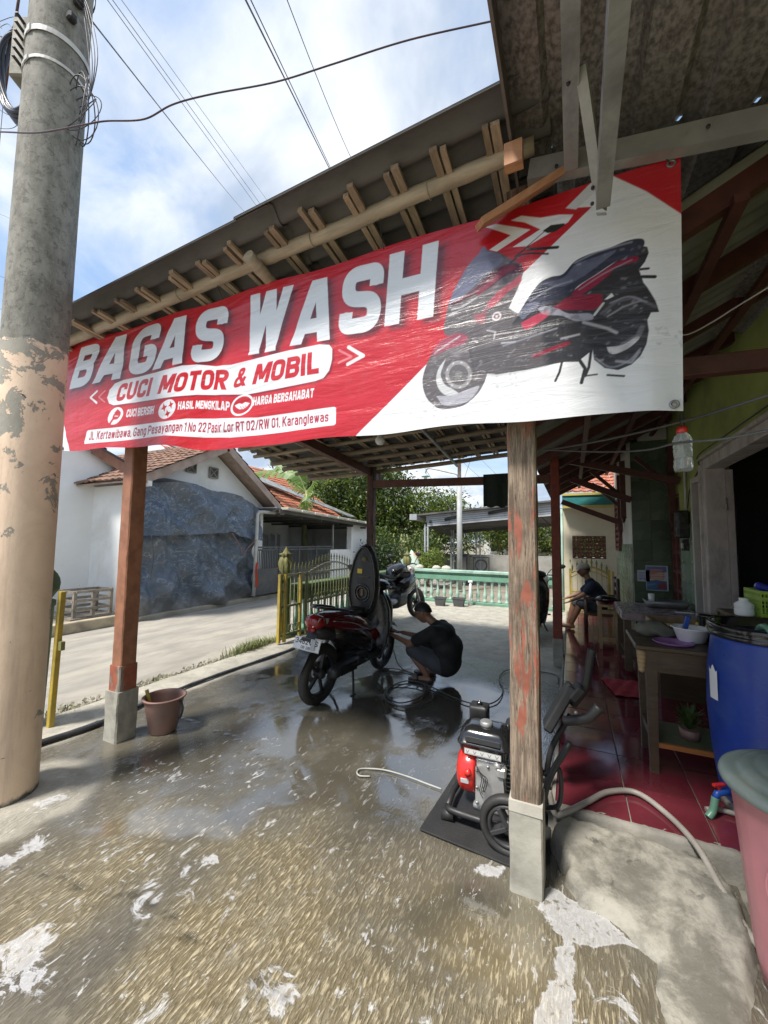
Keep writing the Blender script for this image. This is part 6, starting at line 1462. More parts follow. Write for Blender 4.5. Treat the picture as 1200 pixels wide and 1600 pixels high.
for k, (p, q, r, wd) in enumerate((((470, 470), (350, 290), (-40, 285), .30), ((475, 400), (330, 290), (120, 120), .30), ((480, 380), (470, 280), (430, 190), .26), ((480, 470), (540, 380), (550, 250), .24), ((480, 480), (470, 560), (455, 690), .30), ((490, 460), (540, 490), (520, 640), .24), ((470, 480), (400, 420), (300, 330), .22))):
    banana_leaf(bq(*p), bq(*q, -.2), bq(*r, .3*(k % 3-1)), wd, k+3, bp_)

# metal canopy across the yard
m_panel = pm('pale_corrugated_fascia', (.42, .44, .47), (.34, .36, .39), 3, .5, bump=.05, dirt=(.25, .25, .25), dscale=1.5)
cn = thing('yard_canopy', (-2.5, 16, 0), 'low open canopy with a pale metal fascia and thin twin posts beyond the mint balustrade', 'canopy')
cp = [at(665, 806, Y=14), at(868, 784, Y=14), at(868, 806, Y=14), at(668, 823, Y=14)]
for k in range(6):
    t0, t1 = k/6, (k+1)/6-.03; a, b_ = cp[0].lerp(cp[3], t0), cp[1].lerp(cp[2], t0); c, d = cp[1].lerp(cp[2], t1), cp[0].lerp(cp[3], t1)
    mb = MB(); mb.loft([[p+Vector((0, s, 0)) for p in (a, b_, c, d)] for s in (0, .03)], smooth=False); obj('fascia_strip', mb, m_panel, cn)
rz0, rz1 = cp[0].z+.05, cp[1].z+.05; x0, x1 = cp[0].x-.35, cp[1].x
mb = MB(); mb.loft([[(x0, y, rz0-.10*(y-13.8)), (x1, y, rz1-.10*(y-13.8)), (x1, y, rz1-.06-.10*(y-13.8)), (x0, y, rz0-.06-.10*(y-13.8))] for y in (13.8, 18.5)], smooth=False); obj('roof', mb, m_asb, cn)
obj('gutter', MB().box((x0-.05, 14.2, rz0-.1), (.28, .9, .22)), m_panel, cn)
obj('beam', MB().beam((x0+.3, 14.1, rz0-.35), (x0+.3, 18.4, rz0-.75), .08, .15), m_dark, cn); obj('beam', MB().beam((x0+.3, 18.3, rz0-.55), (x1, 18.3, rz1-.60), .08, .12), m_dark, cn)
for (px, Yp) in ((664, 14.05), (668.5, 14.05), (705, 17.5), (708.5, 17.5), (744, 18.3), (750, 18.3)):
    p = at(px, 860, Y=Yp); obj('post', MB().box((p.x, Yp, 1.05), (.055, .055, 2.1+.2*(Yp < 15))), m_panel, cn)
for a, b_ in (((695, 812), (720, 806)), ((763, 802), (795, 796)), ((671, 815), (674, 815))):
    p, q = at(*a, Y=13.96), at(*b_, Y=13.96); mb = MB(); mb.tube([p, q], .055, 8); obj('slot', mb, m_black, cn)
# items below it
bxk = thing('black_cabinet', (-3.3, 15, 0), 'black cabinet standing under the pale metal canopy', 'cabinet'); p = at(723, 880, Y=15)
obj('body', MB().box((p.x, 15, .55), (.45, .4, 1.1), ch=.02), m_black, bxk); obj('door', MB().box((p.x, 14.78, .55), (.38, .02, .9)), m_dark, bxk)
fr2 = thing('steel_trolley', (-2.5, 14.8, 0), 'thin black steel trolley frame under the pale metal canopy', 'trolley'); p = at(740, 880, Y=14.8); q = at(764, 880, Y=14.8)
for x in (p.x, q.x): obj('upright', MB().box((x, 14.8, .5), (.03, .03, 1.0)), m_black, fr2)
obj('rail', MB().box(((p.x+q.x)/2, 14.8, 1.0), (q.x-p.x, .03, .03)), m_black, fr2); obj('wheel', MB().torus(((p.x+q.x)/2, 14.8, .72), .2, .03, 'Y'), m_black, fr2)
lw = MB(); lw.box((-1.5, 21.5, .45), (12, .2, .9)); lw.box((-6.5, 17.9, .35), (.2, 6, .7)); tag(obj('low_wall', lw, pm('grey_block_wall', (.34, .33, .30), (.24, .235, .21), 2, .85, bump=.3), origin=(-1.5, 21.5, 0)), 'grey low wall in the background below the far trees', 'wall')
# far houses
def far_house(x, y, w_, d_, h_, m, label, roofm=m_tileo, wins=3, rise=1.0):
    t = thing('far_house', (x, y, 0), label, 'house', 'far houses beyond the yard')
    obj('wall', MB().box((x, y, h_/2), (w_, d_, h_)), m, t); mb = MB(); mb.loft([[(x-w_/2-.3, yy, h_), (x+w_/2+.3, yy, h_), (x+w_/2-.6, y, h_+rise), (x-w_/2+.6, y, h_+rise)] for yy in (y-d_/2-.4,)]*1+[[(x-w_/2-.3, y+d_/2+.4, h_), (x+w_/2+.3, y+d_/2+.4, h_), (x+w_/2-.6, y+.05, h_+rise), (x-w_/2+.6, y+.05, h_+rise)]], smooth=False); obj('roof', mb, roofm, t)
    for k in range(wins):
        xx = x-w_/2+w_*(k+.5)/wins; wf_ = obj('window', MB().box((xx, y-d_/2-.03, h_*.5), (.9, .08, .9)), m_white, t); obj('pane', MB().box((xx, y-d_/2-.08, h_*.5), (.74, .02, .74)), m_black, wf_)
far_house(-3.2, 31, 5, 4, 2.6, m_white, 'white house seen far away under the metal canopy')
far_house(1.8, 30, 4, 4, 2.4, pm('orange_wall_paint', (.60, .30, .15), (.5, .26, .14), 3, .8), 'small orange walled house far behind the right posts')
far_house(-14, 30, 6, 5, 3.0, m_crm, 'cream house far down the street behind the large tree')
for k in range(16):
    pass
# street lamp on the far pole
lp_ = thing('street_lamp', (-3.37, 13, 0), 'tall grey pole with a small enamel lamp on a curved arm beyond the balustrade', 'street lamp')
obj('pole', MB().tube([(-3.37, 13, 0), (-3.37, 13, 3.45)], .088, 14), pm('grey_pole_paint', (.40, .41, .40), (.32, .33, .32), 4, .6, bump=.1), lp_)
obj('pole', MB().tube([(-3.37, 13, 3.4), (-3.38, 13, 7.6)], .062, 12), pm('rusty_white_pole', (.50, .48, .44), (.25, .13, .08), 6, .7, bump=.2, stretch=(1, 1, .5)), lp_, label='narrower rusty upper part of the pole')
la = [at(716, 752, Y=13), at(714, 742, Y=13), at(700, 738, Y=13), at(672, 732, Y=13), at(666, 735, Y=13), at(665, 741, Y=13)]
obj('arm', MB().tube(catmull(la, 5), .025, 6), m_galv, lp_)
p = la[-1]; sh = obj('lamp_shade', MB().lathe([(.03, .02), (.05, -.02), (.16, -.09), (.13, -.09), (.04, -.05)], p, 16, cap=False), m_mintl, lp_); obj('bulb', MB().sphere((p.x, p.y, p.z-.14), .06, 10, 8), m_white, sh)
for (a, b_, Ya, Yb, lb_) in (((845, 640), (790, 760), 12, 30, 'far cable right of the street lamp pole sloping down to the left'), ((640, 690), (745, 860), 25, 13.2, 'thin far cable crossing the sky left of the enamel lamp'), ((760, 640), (690, 850), 14, 14, 'thin drop wire crossing in front of the metal canopy left of the pole'), ((700, 700), (860, 840), 40, 14, 'far cable falling to the right behind the street lamp pole, lower one'), ((735, 700), (870, 830), 40, 15, 'far cable falling to the right behind the street lamp pole, upper one')):
    pp_, q = at(*a, Y=Ya), at(*b_, Y=Yb); o = obj('far_cable', MB().tube(span(pp_, q, .1), .007 if Ya < 20 else .014, 4), m_cable, origin=pp_); tag(o, lb_, 'cable', 'far cables round the street lamp')
for a, b_, lb_ in (((370, 690), (500, 735), 'middle'), ((372, 696), (495, 745), 'lowest'), ((380, 690), (520, 725), 'highest')):
    pp_, q = at(*a, Y=16), at(*b_, Y=24); o = obj('far_cable', MB().tube(span(pp_-(q-pp_)*.6, q+(q-pp_), .1), .012, 4), m_cable, origin=pp_); tag(o, lb_+' of the three far cables above the orange tiled roof', 'cable', 'cables over the orange roof')
# things on and by the balustrade
for k, (px, py) in enumerate(((655, 884), (682, 885), (697, 882))):
    p = at(px, py+6, Y=10.15); mb = MB(); mb.sphere((p.x, 10.15, .86), .10, 14, 9, sc=(1.25, .8, .75)); mb.v = [Vector(v)+Vector((.02*fbm(v.x*9, v.z*9, k), 0, .025*fbm(v.x*8, v.y*8, k))) for v in mb.v]
    tag(obj('pale_stone', mb, pm('pale_stone', (.52, .49, .42), (.38, .36, .31), 6, .85, bump=.4), origin=(p.x, 10.15, .8)), ('pale round stone on the mint rail, leftmost of the three', 'pale stone on the mint rail, middle one of the three', 'pale pointed stone on the mint rail, rightmost of the three')[k], 'stone', 'stones on the mint rail')
fo = thing('fish_ornament', (-4.35, 11.6, 0), 'teal and orange upright fish shaped garden ornament left of the mint rail', 'ornament'); p = at(642, 880, Y=11.6)
rings = []
for k in range(14):
    t = k/13; z = .35+.95*t; r = .22*math.sin(PI*min(1, .25+t*.75))**.8+.004; rings.append([(p.x+.08*math.sin(t*3)+r*math.cos(a), 11.6+.6*r*math.sin(a), z) for a in [2*PI*i/14 for i in range(14)]])
obj('body', MB().loft(rings), pm('teal_glaze', (.30, .55, .48), (.50, .62, .55), 5, .4, bump=.1, dirt=(.6, .28, .12), dscale=3, damt=.9), fo)
obj('fin', MB().box((p.x-.22, 11.6, .95), (.22, .05, .16), rot=(0, -.6, 0), ch=.02), m_mintl, fo); obj('fin', MB().box((p.x+.20, 11.6, 1.12), (.08, .04, .25), rot=(0, .3, 0), ch=.015), pm('orange_glaze', (.6, .22, .07), None, 5, .5), fo)
for k, (px, py, w_) in enumerate(((688, 946, .26), (717, 947, .29))):
    p = at(px, py, Z=0); t = thing('planter', (p.x, p.y, 0), ('dark grey plastic planter by the balustrade, the smaller left one', 'dark grey plastic planter by the balustrade, the wider right one')[k], 'planter', 'dark planters by the balustrade')
    mb = MB(); mb.loft([[(p.x+sx_*w_*s/1.0*.5+0, p.y+sy_*.10*s, z) for sx_, sy_ in ((-1, -1), (1, -1), (1, 1), (-1, 1))] for s, z in ((.75, 0), (.95, .17), (1.08, .175), (1.08, .20), (.92, .20), (.88, .16))], smooth=False); obj('pot', mb, m_gateg, t)
    obj('soil', MB().box((p.x, p.y, .165), (w_*.8, .15, .01)), m_dirt, t)
t = thing('white_post', (-2.37, 10.0, 0), 'short white pipe post leaning on the middle of the mint balustrade', 'post'); p = at(737, 944, Z=0)
obj('pipe', MB().tube([(p.x, p.y-.25, 0), (p.x+.02, p.y-.2, .56)], .03, 10), m_white, t); obj('cap', MB().box((p.x+.02, p.y-.2, .58), (.10, .09, .05), ch=.01), m_white, t)

# weeds along the verge
wd = thing('verge_weeds', (-4.1, 3.6, 0), 'grass and small weeds growing along the broken kerb between yard and street', 'grass'); wd['kind'] = 'stuff'
def blades(n, fx, hgt, mat, seed):
    rg = random.Random(seed); mb = MB()
    for _ in range(n):
        x, y, k = fx(rg); h = hgt*k*rg.uniform(.4, 1.2); a = rg.uniform(0, 2*PI); l = h*rg.uniform(.2, .9); w_ = .004
        dx, dy = math.cos(a), math.sin(a); p = Vector((x, y, -.02)); m_ = p+Vector((dx*l*.4, dy*l*.4, h*.7)); e = p+Vector((dx*l, dy*l, h)); s = Vector((-dy, dx, 0))*w_
        mb.add([p-s, p+s, m_+s*.8, m_-s*.8, e], [(0, 1, 2, 3), (3, 2, 4)])
    return mb
def fx1(rg):
    if rg.random() < .6: return (-4.12+rg.gauss(0, .05), 4.45+rg.gauss(0, .22), 1.2)
    y = rg.uniform(1.6, 4.6); return (-4.14+rg.gauss(0, .05), y, .45*(1 if math.sin(y*7) > 0 else .3))
obj('blades', blades(1500, fx1, .12, pm('grass_blade', (.15, .19, .06), (.22, .22, .09), 4, .7, bump=0), 4), MATS['grass_blade'], wd, kind='stuff')
gv = MB(); rg = random.Random(8)
for _ in range(500):
    x, y = -4.13+rg.gauss(0, .07), rg.uniform(1.4, 4.9); s = rg.uniform(.008, .03); gv.box((x, y, -.005+s*.2), (s, s*1.2, s*.7), rot=(rg.random(), rg.random(), rg.random()))
g_ = obj('rubble', gv, m_edge, kind='stuff', origin=(-4.1, 3, 0)); g_['label'] = 'small broken stones scattered along the yard edge'; g_['category'] = 'rubble'
# black rubber strip lying in the joint between yard and street
rs = [(-3.62, 4.72, .02), (-3.60, 4.45, .022), (-3.655, 3.4, .022), (-3.65, 2.8, .022), (-3.59, 2.25, .022), (-3.57, 2.0, .02), (-3.62, 1.7, .02), (-3.66, 1.4, .02)]
mb = MB(); pts = catmull(rs, 10); mb.tube(pts, [.024+.008*fbm(p.y*3, 2)+(.012 if p.y < 2.1 else 0) for p in pts], 8, squash=.6); tag(obj('rubber_strip', mb, pm('wet_black_rubber', (.02, .021, .023), (.045, .045, .05), 6, .3, bump=.3), origin=(-3.62, 3, 0)), 'black rubber strip lying along the joint between the wet floor and the street', 'rubber strip')
# ============================================================ VEHICLES
def print_panel(name, W, H, nx, nz, paint, M, parent, rough=.4, fold=None, label=None):
    """flat printed thing: W x H metres, artwork in a colour attribute, M places its lower left corner (x right, z up)"""
    xs_, zs_ = np.linspace(0, W, nx), np.linspace(0, H, nz); X_, Z_ = np.meshgrid(xs_, zs_); p = Print(X_, Z_, W/nx); paint(p)
    Yf = fold(X_, Z_) if fold else np.zeros_like(X_)
    me = bpy.data.meshes.new(name); co = np.stack([X_, Yf, Z_], -1).reshape(-1, 3); off = wloc(parent) if parent and M is not None and M[1] else Vector((0, 0, 0))
    me.from_pydata([tuple((M[0] @ Vector(c))-off) for c in co], [], [(j*nx+i, j*nx+i+1, (j+1)*nx+i+1, (j+1)*nx+i) for j in range(nz-1) for i in range(nx-1)])
    ca = me.color_attributes.new('print', 'FLOAT_COLOR', 'POINT'); r_ = np.ones((len(co), 4), np.float32); r_[:, :3] = p.c.reshape(-1, 3); ca.data.foreach_set('color', r_.ravel())
    if 'printed_panel' not in MATS:
        m, nt, b = newmat('printed_panel'); setb(nt, b, col=nt.attr('print', 'Color'), rough=.4)
    me.materials.append(MATS['printed_panel']); o = bpy.data.objects.new(name, me); COL.objects.link(o); o.parent = parent
    if label: o['label'] = label
    return o
def flat(a, **k): return pm(a, *k.pop('c'), **k)
m_gloss = pm('glossy_black_plastic', (.010, .010, .011), (.016, .016, .017), 4, .16, bump=.02, rv=.05, coat=.4)
m_maroon = pm('maroon_body_paint', (.10, .006, .008), (.06, .004, .006), 3, .15, bump=.02, rv=.04, coat=.6)
m_redlens = pm('red_tail_lens', (.26, .008, .012), (.17, .006, .008), 8, .12, bump=.05, rv=.03, coat=.5)
m_clear = pm('clear_lens', (.42, .38, .34), (.30, .27, .24), 14, .12, bump=.1, rv=.03, coat=.5)
m_tyre = pm('tyre_rubber', (.018, .018, .018), (.030, .029, .028), 8, .55, bump=.3, bscale=60)
m_alu = pm('cast_aluminium', (.42, .42, .42), (.30, .30, .30), 8, .4, metal=.6, bump=.2, dirt=(.12, .12, .12))
m_seatb = pm('matt_black_plastic', (.017, .017, .018), (.028, .028, .030), 5, .5, bump=.1)
m_soap = pm('soapy_dark_plastic', (.030, .034, .038), (.012, .013, .014), 2, .28, bump=.15, dirt=(.20, .22, .24), dscale=3, damt=.5)
m_redc2 = pm('bright_red_body', (.40, .015, .02), (.28, .01, .015), 3, .2, bump=.02, coat=.4)
m_silver = pm('silver_paint', (.40, .41, .43), (.30, .31, .33), 3, .3, bump=.02, coat=.3)
def ell(y, cx, cz, rx, rz, n=20, p=2.4):
    out = []
    for k in range(n):
        a = 2*PI*k/n; c, s = math.cos(a), math.sin(a)
        out.append((cx+rx*abs(c)**(2/p)*(1 if c > 0 else -1), y, cz+rz*abs(s)**(2/p)*(1 if s > 0 else -1)))
    return out
def L(name, secs, mat, par, n=20, p=2.4, **k): return obj(name, MB().loft([ell(*s, n=n, p=p) for s in secs]), mat, par, world=False, **k)
def wheel(par, y, z, R, r, spokes=5, name='wheel', disc=True, x=0):
    ty = obj('wheel', MB().torus((x, y, z), R-r, r, 'X', 36, 12), m_tyre, par, world=False)
    rm_ = MB(); rm_.torus((x, y, z), R-r*1.75, .017, 'X', 32, 8, sq=1.8); rm_.lathe([(.035, x-.05), (.045, x-.03), (.045, x+.03), (.035, x+.05)], (0, y, z), 16, 'X')
    obj('rim', rm_, m_seatb, ty, world=False)
    for k in range(spokes):
        a = 2*PI*k/spokes+.3; q = (x, y+(R-r*1.8)*math.sin(a), z+(R-r*1.8)*math.cos(a)); s = (x, y+.03*math.sin(a+.3), z+.03*math.cos(a+.3)); obj('spoke', MB().beam(s, q, .028, .03, up=(1, 0, 0), ch=.004), m_seatb, ty, world=False)
    if disc: obj('brake_disc', MB().lathe([(.05, x-.062), (.10, x-.062), (.10, x-.058), (.05, x-.058)], (0, y, z), 24, 'X', cap=False), m_alu, ty, world=False)
    return ty
def plate_paint(big, small):
    def f(p):
        p.fill((.70, .71, .72)); p.line([(.003, .003), (.267, .003), (.267, .107), (.003, .107), (.003, .003)], .002, (.1, .1, .1))
        p.text(big, [((.022, .052), (.022, .098)), ((.250, .052), (.250, .098))], .17, (.015, .015, .015)); p.text(small, [((.095, .012), (.095, .038)), ((.190, .012), (.190, .038))], .17, (.015, .015, .015))
    return f
def scooter(name, loc, rz, lean, label, open_seat=True, body=m_maroon, plate=('3462 JS', '08-28')):
    t = thing(name, loc, label, 'scooter'); t.rotation_euler = (0, lean, rz)
    wheel(t, -.10, .285, .285, .050); wheel(t, 1.14, .278, .278, .042)
    # rear suspension unit, engine, exhaust
    e = MB(); e.loft([ell(y, -.075, z, rx, rz_) for y, z, rx, rz_ in ((-.06, .29, .035, .07), (.10, .30, .05, .09), (.30, .33, .06, .11), (.48, .36, .07, .11))]); obj('engine_case', e, m_seatb, t, world=False)
    e = MB(); e.box((.03, .46, .33), (.22, .26, .16), ch=.02)
    for k in range(5): e.box((.03, .56+.018*k, .33), (.19, .008, .15))
    obj('cylinder_head', e, m_seatb, t, world=False)
    obj('shock', MB().tube([(-.09, -.02, .32), (-.09, .16, .66)], .028, 10), m_alu, t, world=False)
    ex = obj('exhaust', MB().lathe([(.02, -.17), (.052, -.16), (.06, -.10), (.062, .12), (.05, .24), (.02, .30)], (.135, .10, .315), 20, 'Y', M=Matrix.Rotation(.10, 4, 'X')), m_seatb, t, world=False)
    obj('tail_pipe', MB().torus((.135, -.075, .305), .026, .008, 'Y', 18, 6), m_alu, ex, world=False); obj('heat_shield', MB().loft([[(.195+.004*math.sin(a), y, .325+.045*math.cos(a)) for a in (0, .8, 1.6, 2.4, 3.1)] for y in (-.02, .26)], cap=False, closed=False), m_gloss, ex, world=False)
    # body shells
    L('tail_cover', [(-.25, 0, .815, .035, .035), (-.20, 0, .805, .085, .06), (-.06, 0, .79, .125, .085), (.12, 0, .755, .15, .105), (.32, 0, .71, .155, .115), (.52, 0, .66, .14, .11), (.64, 0, .60, .11, .10)], body, t)
    L('side_cover', [(.00, 0, .66, .09, .07), (.20, 0, .60, .135, .11), (.40, 0, .53, .15, .15), (.60, 0, .45, .15, .16), (.74, 0, .38, .14, .10)], m_gloss, t)
    L('inner_fender', [(-.24, 0, .70, .06, .05), (-.12, 0, .68, .085, .07), (.08, 0, .63, .09, .06), (.22, 0, .50, .08, .08)], m_seatb, t)
    for s in (-1, 1): obj('body_line', MB().tube(catmull([(s*.115, -.10, .80), (s*.158, .18, .745), (s*.168, .38, .665), (s*.14, .58, .60)], 5), .004, 5), m_alu, t, world=False)
    tl_ = L('tail_light', [(-.305, 0, .80, .03, .035), (-.285, 0, .80, .075, .055), (-.235, 0, .80, .098, .066), (-.19, 0, .80, .10, .064)], m_redlens, t)
    obj('brake_lens', MB().box((0, -.272, .735), (.085, .05, .05), ch=.012), m_redlens, tl_, world=False)
    for s in (-1, 1): obj('indicator', MB().loft([[(s*(.075+.03*u), -.265+.17*u+.02*w_, .815+.035*v*(1-.5*u)-.012*u) for v, w_ in ((-1, 0), (0, -1), (1, 0), (0, 1))] for u in (0, .4, 1)]), m_clear, tl_, world=False)
    obj('grab_rail', MB().tube(catmull([(-.115, .22, .85), (-.13, .02, .895), (-.10, -.17, .925), (0, -.245, .935), (.10, -.17, .925), (.13, .02, .895), (.115, .22, .85)], 6), .016, 8, squash=.8), m_gloss, t, world=False)
    # mudflap and number plate
    mf = MB(); mf.loft([[(-w_, y, z), (w_, y, z), (w_*.9, y+.02, z+.01), (-w_*.9, y+.02, z+.01)] for y, z, w_ in ((-.24, .70, .05), (-.33, .60, .065), (-.40, .48, .062), (-.45, .38, .045), (-.455, .365, .02))], smooth=False); obj('mudflap', mf, m_soap, t, world=False)
    if plate:
        bk_ = MB(); bk_.box((.0, -.338, .62), (.10, .01, .10)); obj('plate_bracket', bk_, m_seatb, t, world=False)
        Mp = Matrix.Translation((-.135, -.365, .565)) @ Matrix.Rotation(-.28, 4, 'X')
        print_panel('number_plate', .27, .11, 190, 78, plate_paint(*plate), (Mp, False), t, fold=lambda X_, Z_: np.maximum(0, X_-.17)*.45+np.maximum(0, .02-X_)*.5)
        obj('plate_back', MB().box((-.015, -.338, .62), (.23, .002, .10), rot=(-.28, 0, 0)), m_alu, t, world=False)
    # centre stand
    for s in (-1, 1): obj('stand_leg', MB().tube(catmull([(s*.08, .36, .24), (s*.12, .33, .12), (s*.17, .27, .012)], 4), .013, 8), m_seatb, t, world=False); obj('stand_foot', MB().box((s*.175, .26, .010), (.03, .08, .016), ch=.004), m_seatb, t, world=False)
    # floor, shield, front
    obj('footboard', MB().box((0, .76, .30), (.30, .34, .07), ch=.02), m_seatb, t, world=False)
    sh = MB(); sh.loft([[(x*wd, y0+.10*(x*x)*-1+.02, z) for x in (-1, -.8, -.4, 0, .4, .8, 1)]+[(x*wd*.96, y0+.04+.10*(x*x)*-1+.06, z) for x in (1, .8, .4, 0, -.4, -.8, -1)] for z, wd, y0 in ((.24, .17, .84), (.40, .20, .90), (.60, .215, .92), (.78, .205, .90), (.92, .15, .88), (1.0, .09, .87))]); obj('leg_shield', sh, m_soap, t, world=False)
    L('front_cowl', [(.93, 0, .66, .19, .30), (1.02, 0, .68, .175, .27), (1.09, 0, .72, .12, .20), (1.13, 0, .76, .06, .12)], m_soap, t)
    fk = obj('fork', MB().tube([(-.075, 1.14, .28), (-.07, 1.04, .66)], .02, 8).tube([(.075, 1.14, .28), (.07, 1.04, .66)], .02, 8), m_alu, t, world=False)
    fm_ = MB(); fm_.loft([[(x*.07, 1.14+.325*math.sin(a), .28+(.325-.03*x*x)*math.cos(a)) for x in (-1, -.5, 0, .5, 1)] for a in (-1.1, -.7, -.3, .1, .5, .9)], cap=False, closed=False); obj('front_fender', fm_, body, t, world=False)
    L('handlebar_cover', [(.78, 0, 1.02, .05, .03), (.84, 0, 1.03, .13, .055), (.94, 0, 1.04, .15, .07), (1.02, 0, 1.03, .09, .055)], m_gloss, t)
    obj('steering_column', MB().tube([(0, .92, .90), (0, .90, 1.03)], .04, 10), m_seatb, t, world=False)
    for s in (-1, 1):
        obj('handlebar', MB().tube([(s*.10, .89, 1.04), (s*.24, .86, 1.045)], .013, 8), m_alu, t, world=False); obj('grip', MB().tube([(s*.23, .865, 1.045), (s*.35, .82, 1.04)], .019, 10), m_seatb, t, world=False)
        obj('brake_lever', MB().tube(catmull([(s*.17, .91, 1.04), (s*.25, .93, 1.035), (s*.34, .89, 1.03)], 4), .006, 6), m_alu, t, world=False)
        mr = obj('mirror', MB().sphere((0, 0, 0), .062, 18, 10, M=Matrix.Translation((s*.36, .89, 1.20)) @ Matrix.Rotation(s*-.18, 4, 'Y'), sc=(1.15, .30, .62)), m_seatb, t, world=False)
        obj('mirror_stalk', MB().tube(catmull([(s*.16, .90, 1.05), (s*.22, .92, 1.14), (s*.33, .90, 1.185)], 4), .006, 6), m_seatb, mr, world=False)
        obj('foot_peg', MB().tube([(s*.14, .46, .33), (s*.22, .44, .33)], .013, 8), m_seatb, t, world=False)
    if open_seat:
        bkt = MB(); bkt.loft([[(x*1.0, y, z) for x, y in [(.115*math.cos(a),   .32+.24*math.sin(a)) for a in [2*PI*k/24 for k in range(24)]]] for z in (.795, .83)], cap=True); obj('seat_well', bkt, m_seatb, t, world=False)
        # seat lid stood on its front hinge: outline in x-z, underside faces backwards
        OUT = [(.060, .00), (.105, .05), (.140, .16), (.150, .28), (.138, .42), (.115, .54), (.080, .64), (.040, .70), (0, .715)]
        OUT = OUT+[(-x, z) for x, z in OUT[-2::-1]]
        OUT = [(x*1.2, z*1.10-.075) for x, z in OUT]
        def oring(sc_, y, zc=.36): return [(x*sc_-.012, y, .80+zc+(z-zc)*sc_) for x, z in OUT]
        st = obj('seat', MB().loft([oring(.90, .575), oring(1.0, .59), oring(1.02, .63), oring(.97, .675), oring(.80, .705)]), m_seatb, t, world=False, label='raised seat standing on end with its black underside showing')
        obj('seat_rim', MB().tube([Vector(p)+Vector((0, -.004, 0)) for p in oring(.93, .577)], .011, 6, closed=True), m_gloss, st, world=False)
        for (zc, R1, R2) in ((.98, .098, .088), (.98, .070, .055)): obj('recess_ring', MB().lathe([(R1, .572), (R1, .562), (R2, .562), (R2, .572)], (0, 0, zc), 28, 'Y', cap=False), m_gloss, st, world=False)
        obj('seat_rib', MB().box((0, .568, 1.16), (.17, .012, .012)), m_gloss, st, world=False); obj('seat_rib', MB().box((0, .568, 1.33), (.12, .012, .012)), m_gloss, st, world=False)
        obj('yellow_sticker', MB().box((-.05, .569, 1.215), (.062, .003, .050)), pm('yellow_sticker', (.62, .46, .03), (.5, .36, .03), 9, .5, bump=0), st, world=False)
        obj('round_sticker', MB().lathe([(.032, .571), (.032, .565)], (.0, 0, 1.35), 20, 'Y'), pm('olive_sticker', (.10, .10, .03), None, 5, .5, bump=0), st, world=False)
        obj('hinge_plate', MB().box((.0, .566, .985), (.03, .01, .075), ch=.004), pm('brown_residue', (.22, .13, .07), None, 9, .8), st, world=False)
        obj('hinge', MB().box((0, .60, .78), (.07, .06, .05), ch=.01), m_seatb, t, world=False)
    else: L('seat', [(-.10, 0, .87, .08, .03), (.05, 0, .88, .12, .045), (.35, 0, .86, .145, .05), (.62, 0, .80, .12, .05), (.76, 0, .77, .07, .03)], m_seatb, t)
    return t
scooter('scooter', (-2.22, 3.37, 0), -math.radians(3.5), math.radians(4), 'dark red and black scooter on its centre stand with its seat raised being washed')
scooter('scooter', (-.60, 8.05, 0), PI-.02, math.radians(-4), 'red and silver scooter parked facing us behind the right hand post', False, m_redc2, None)

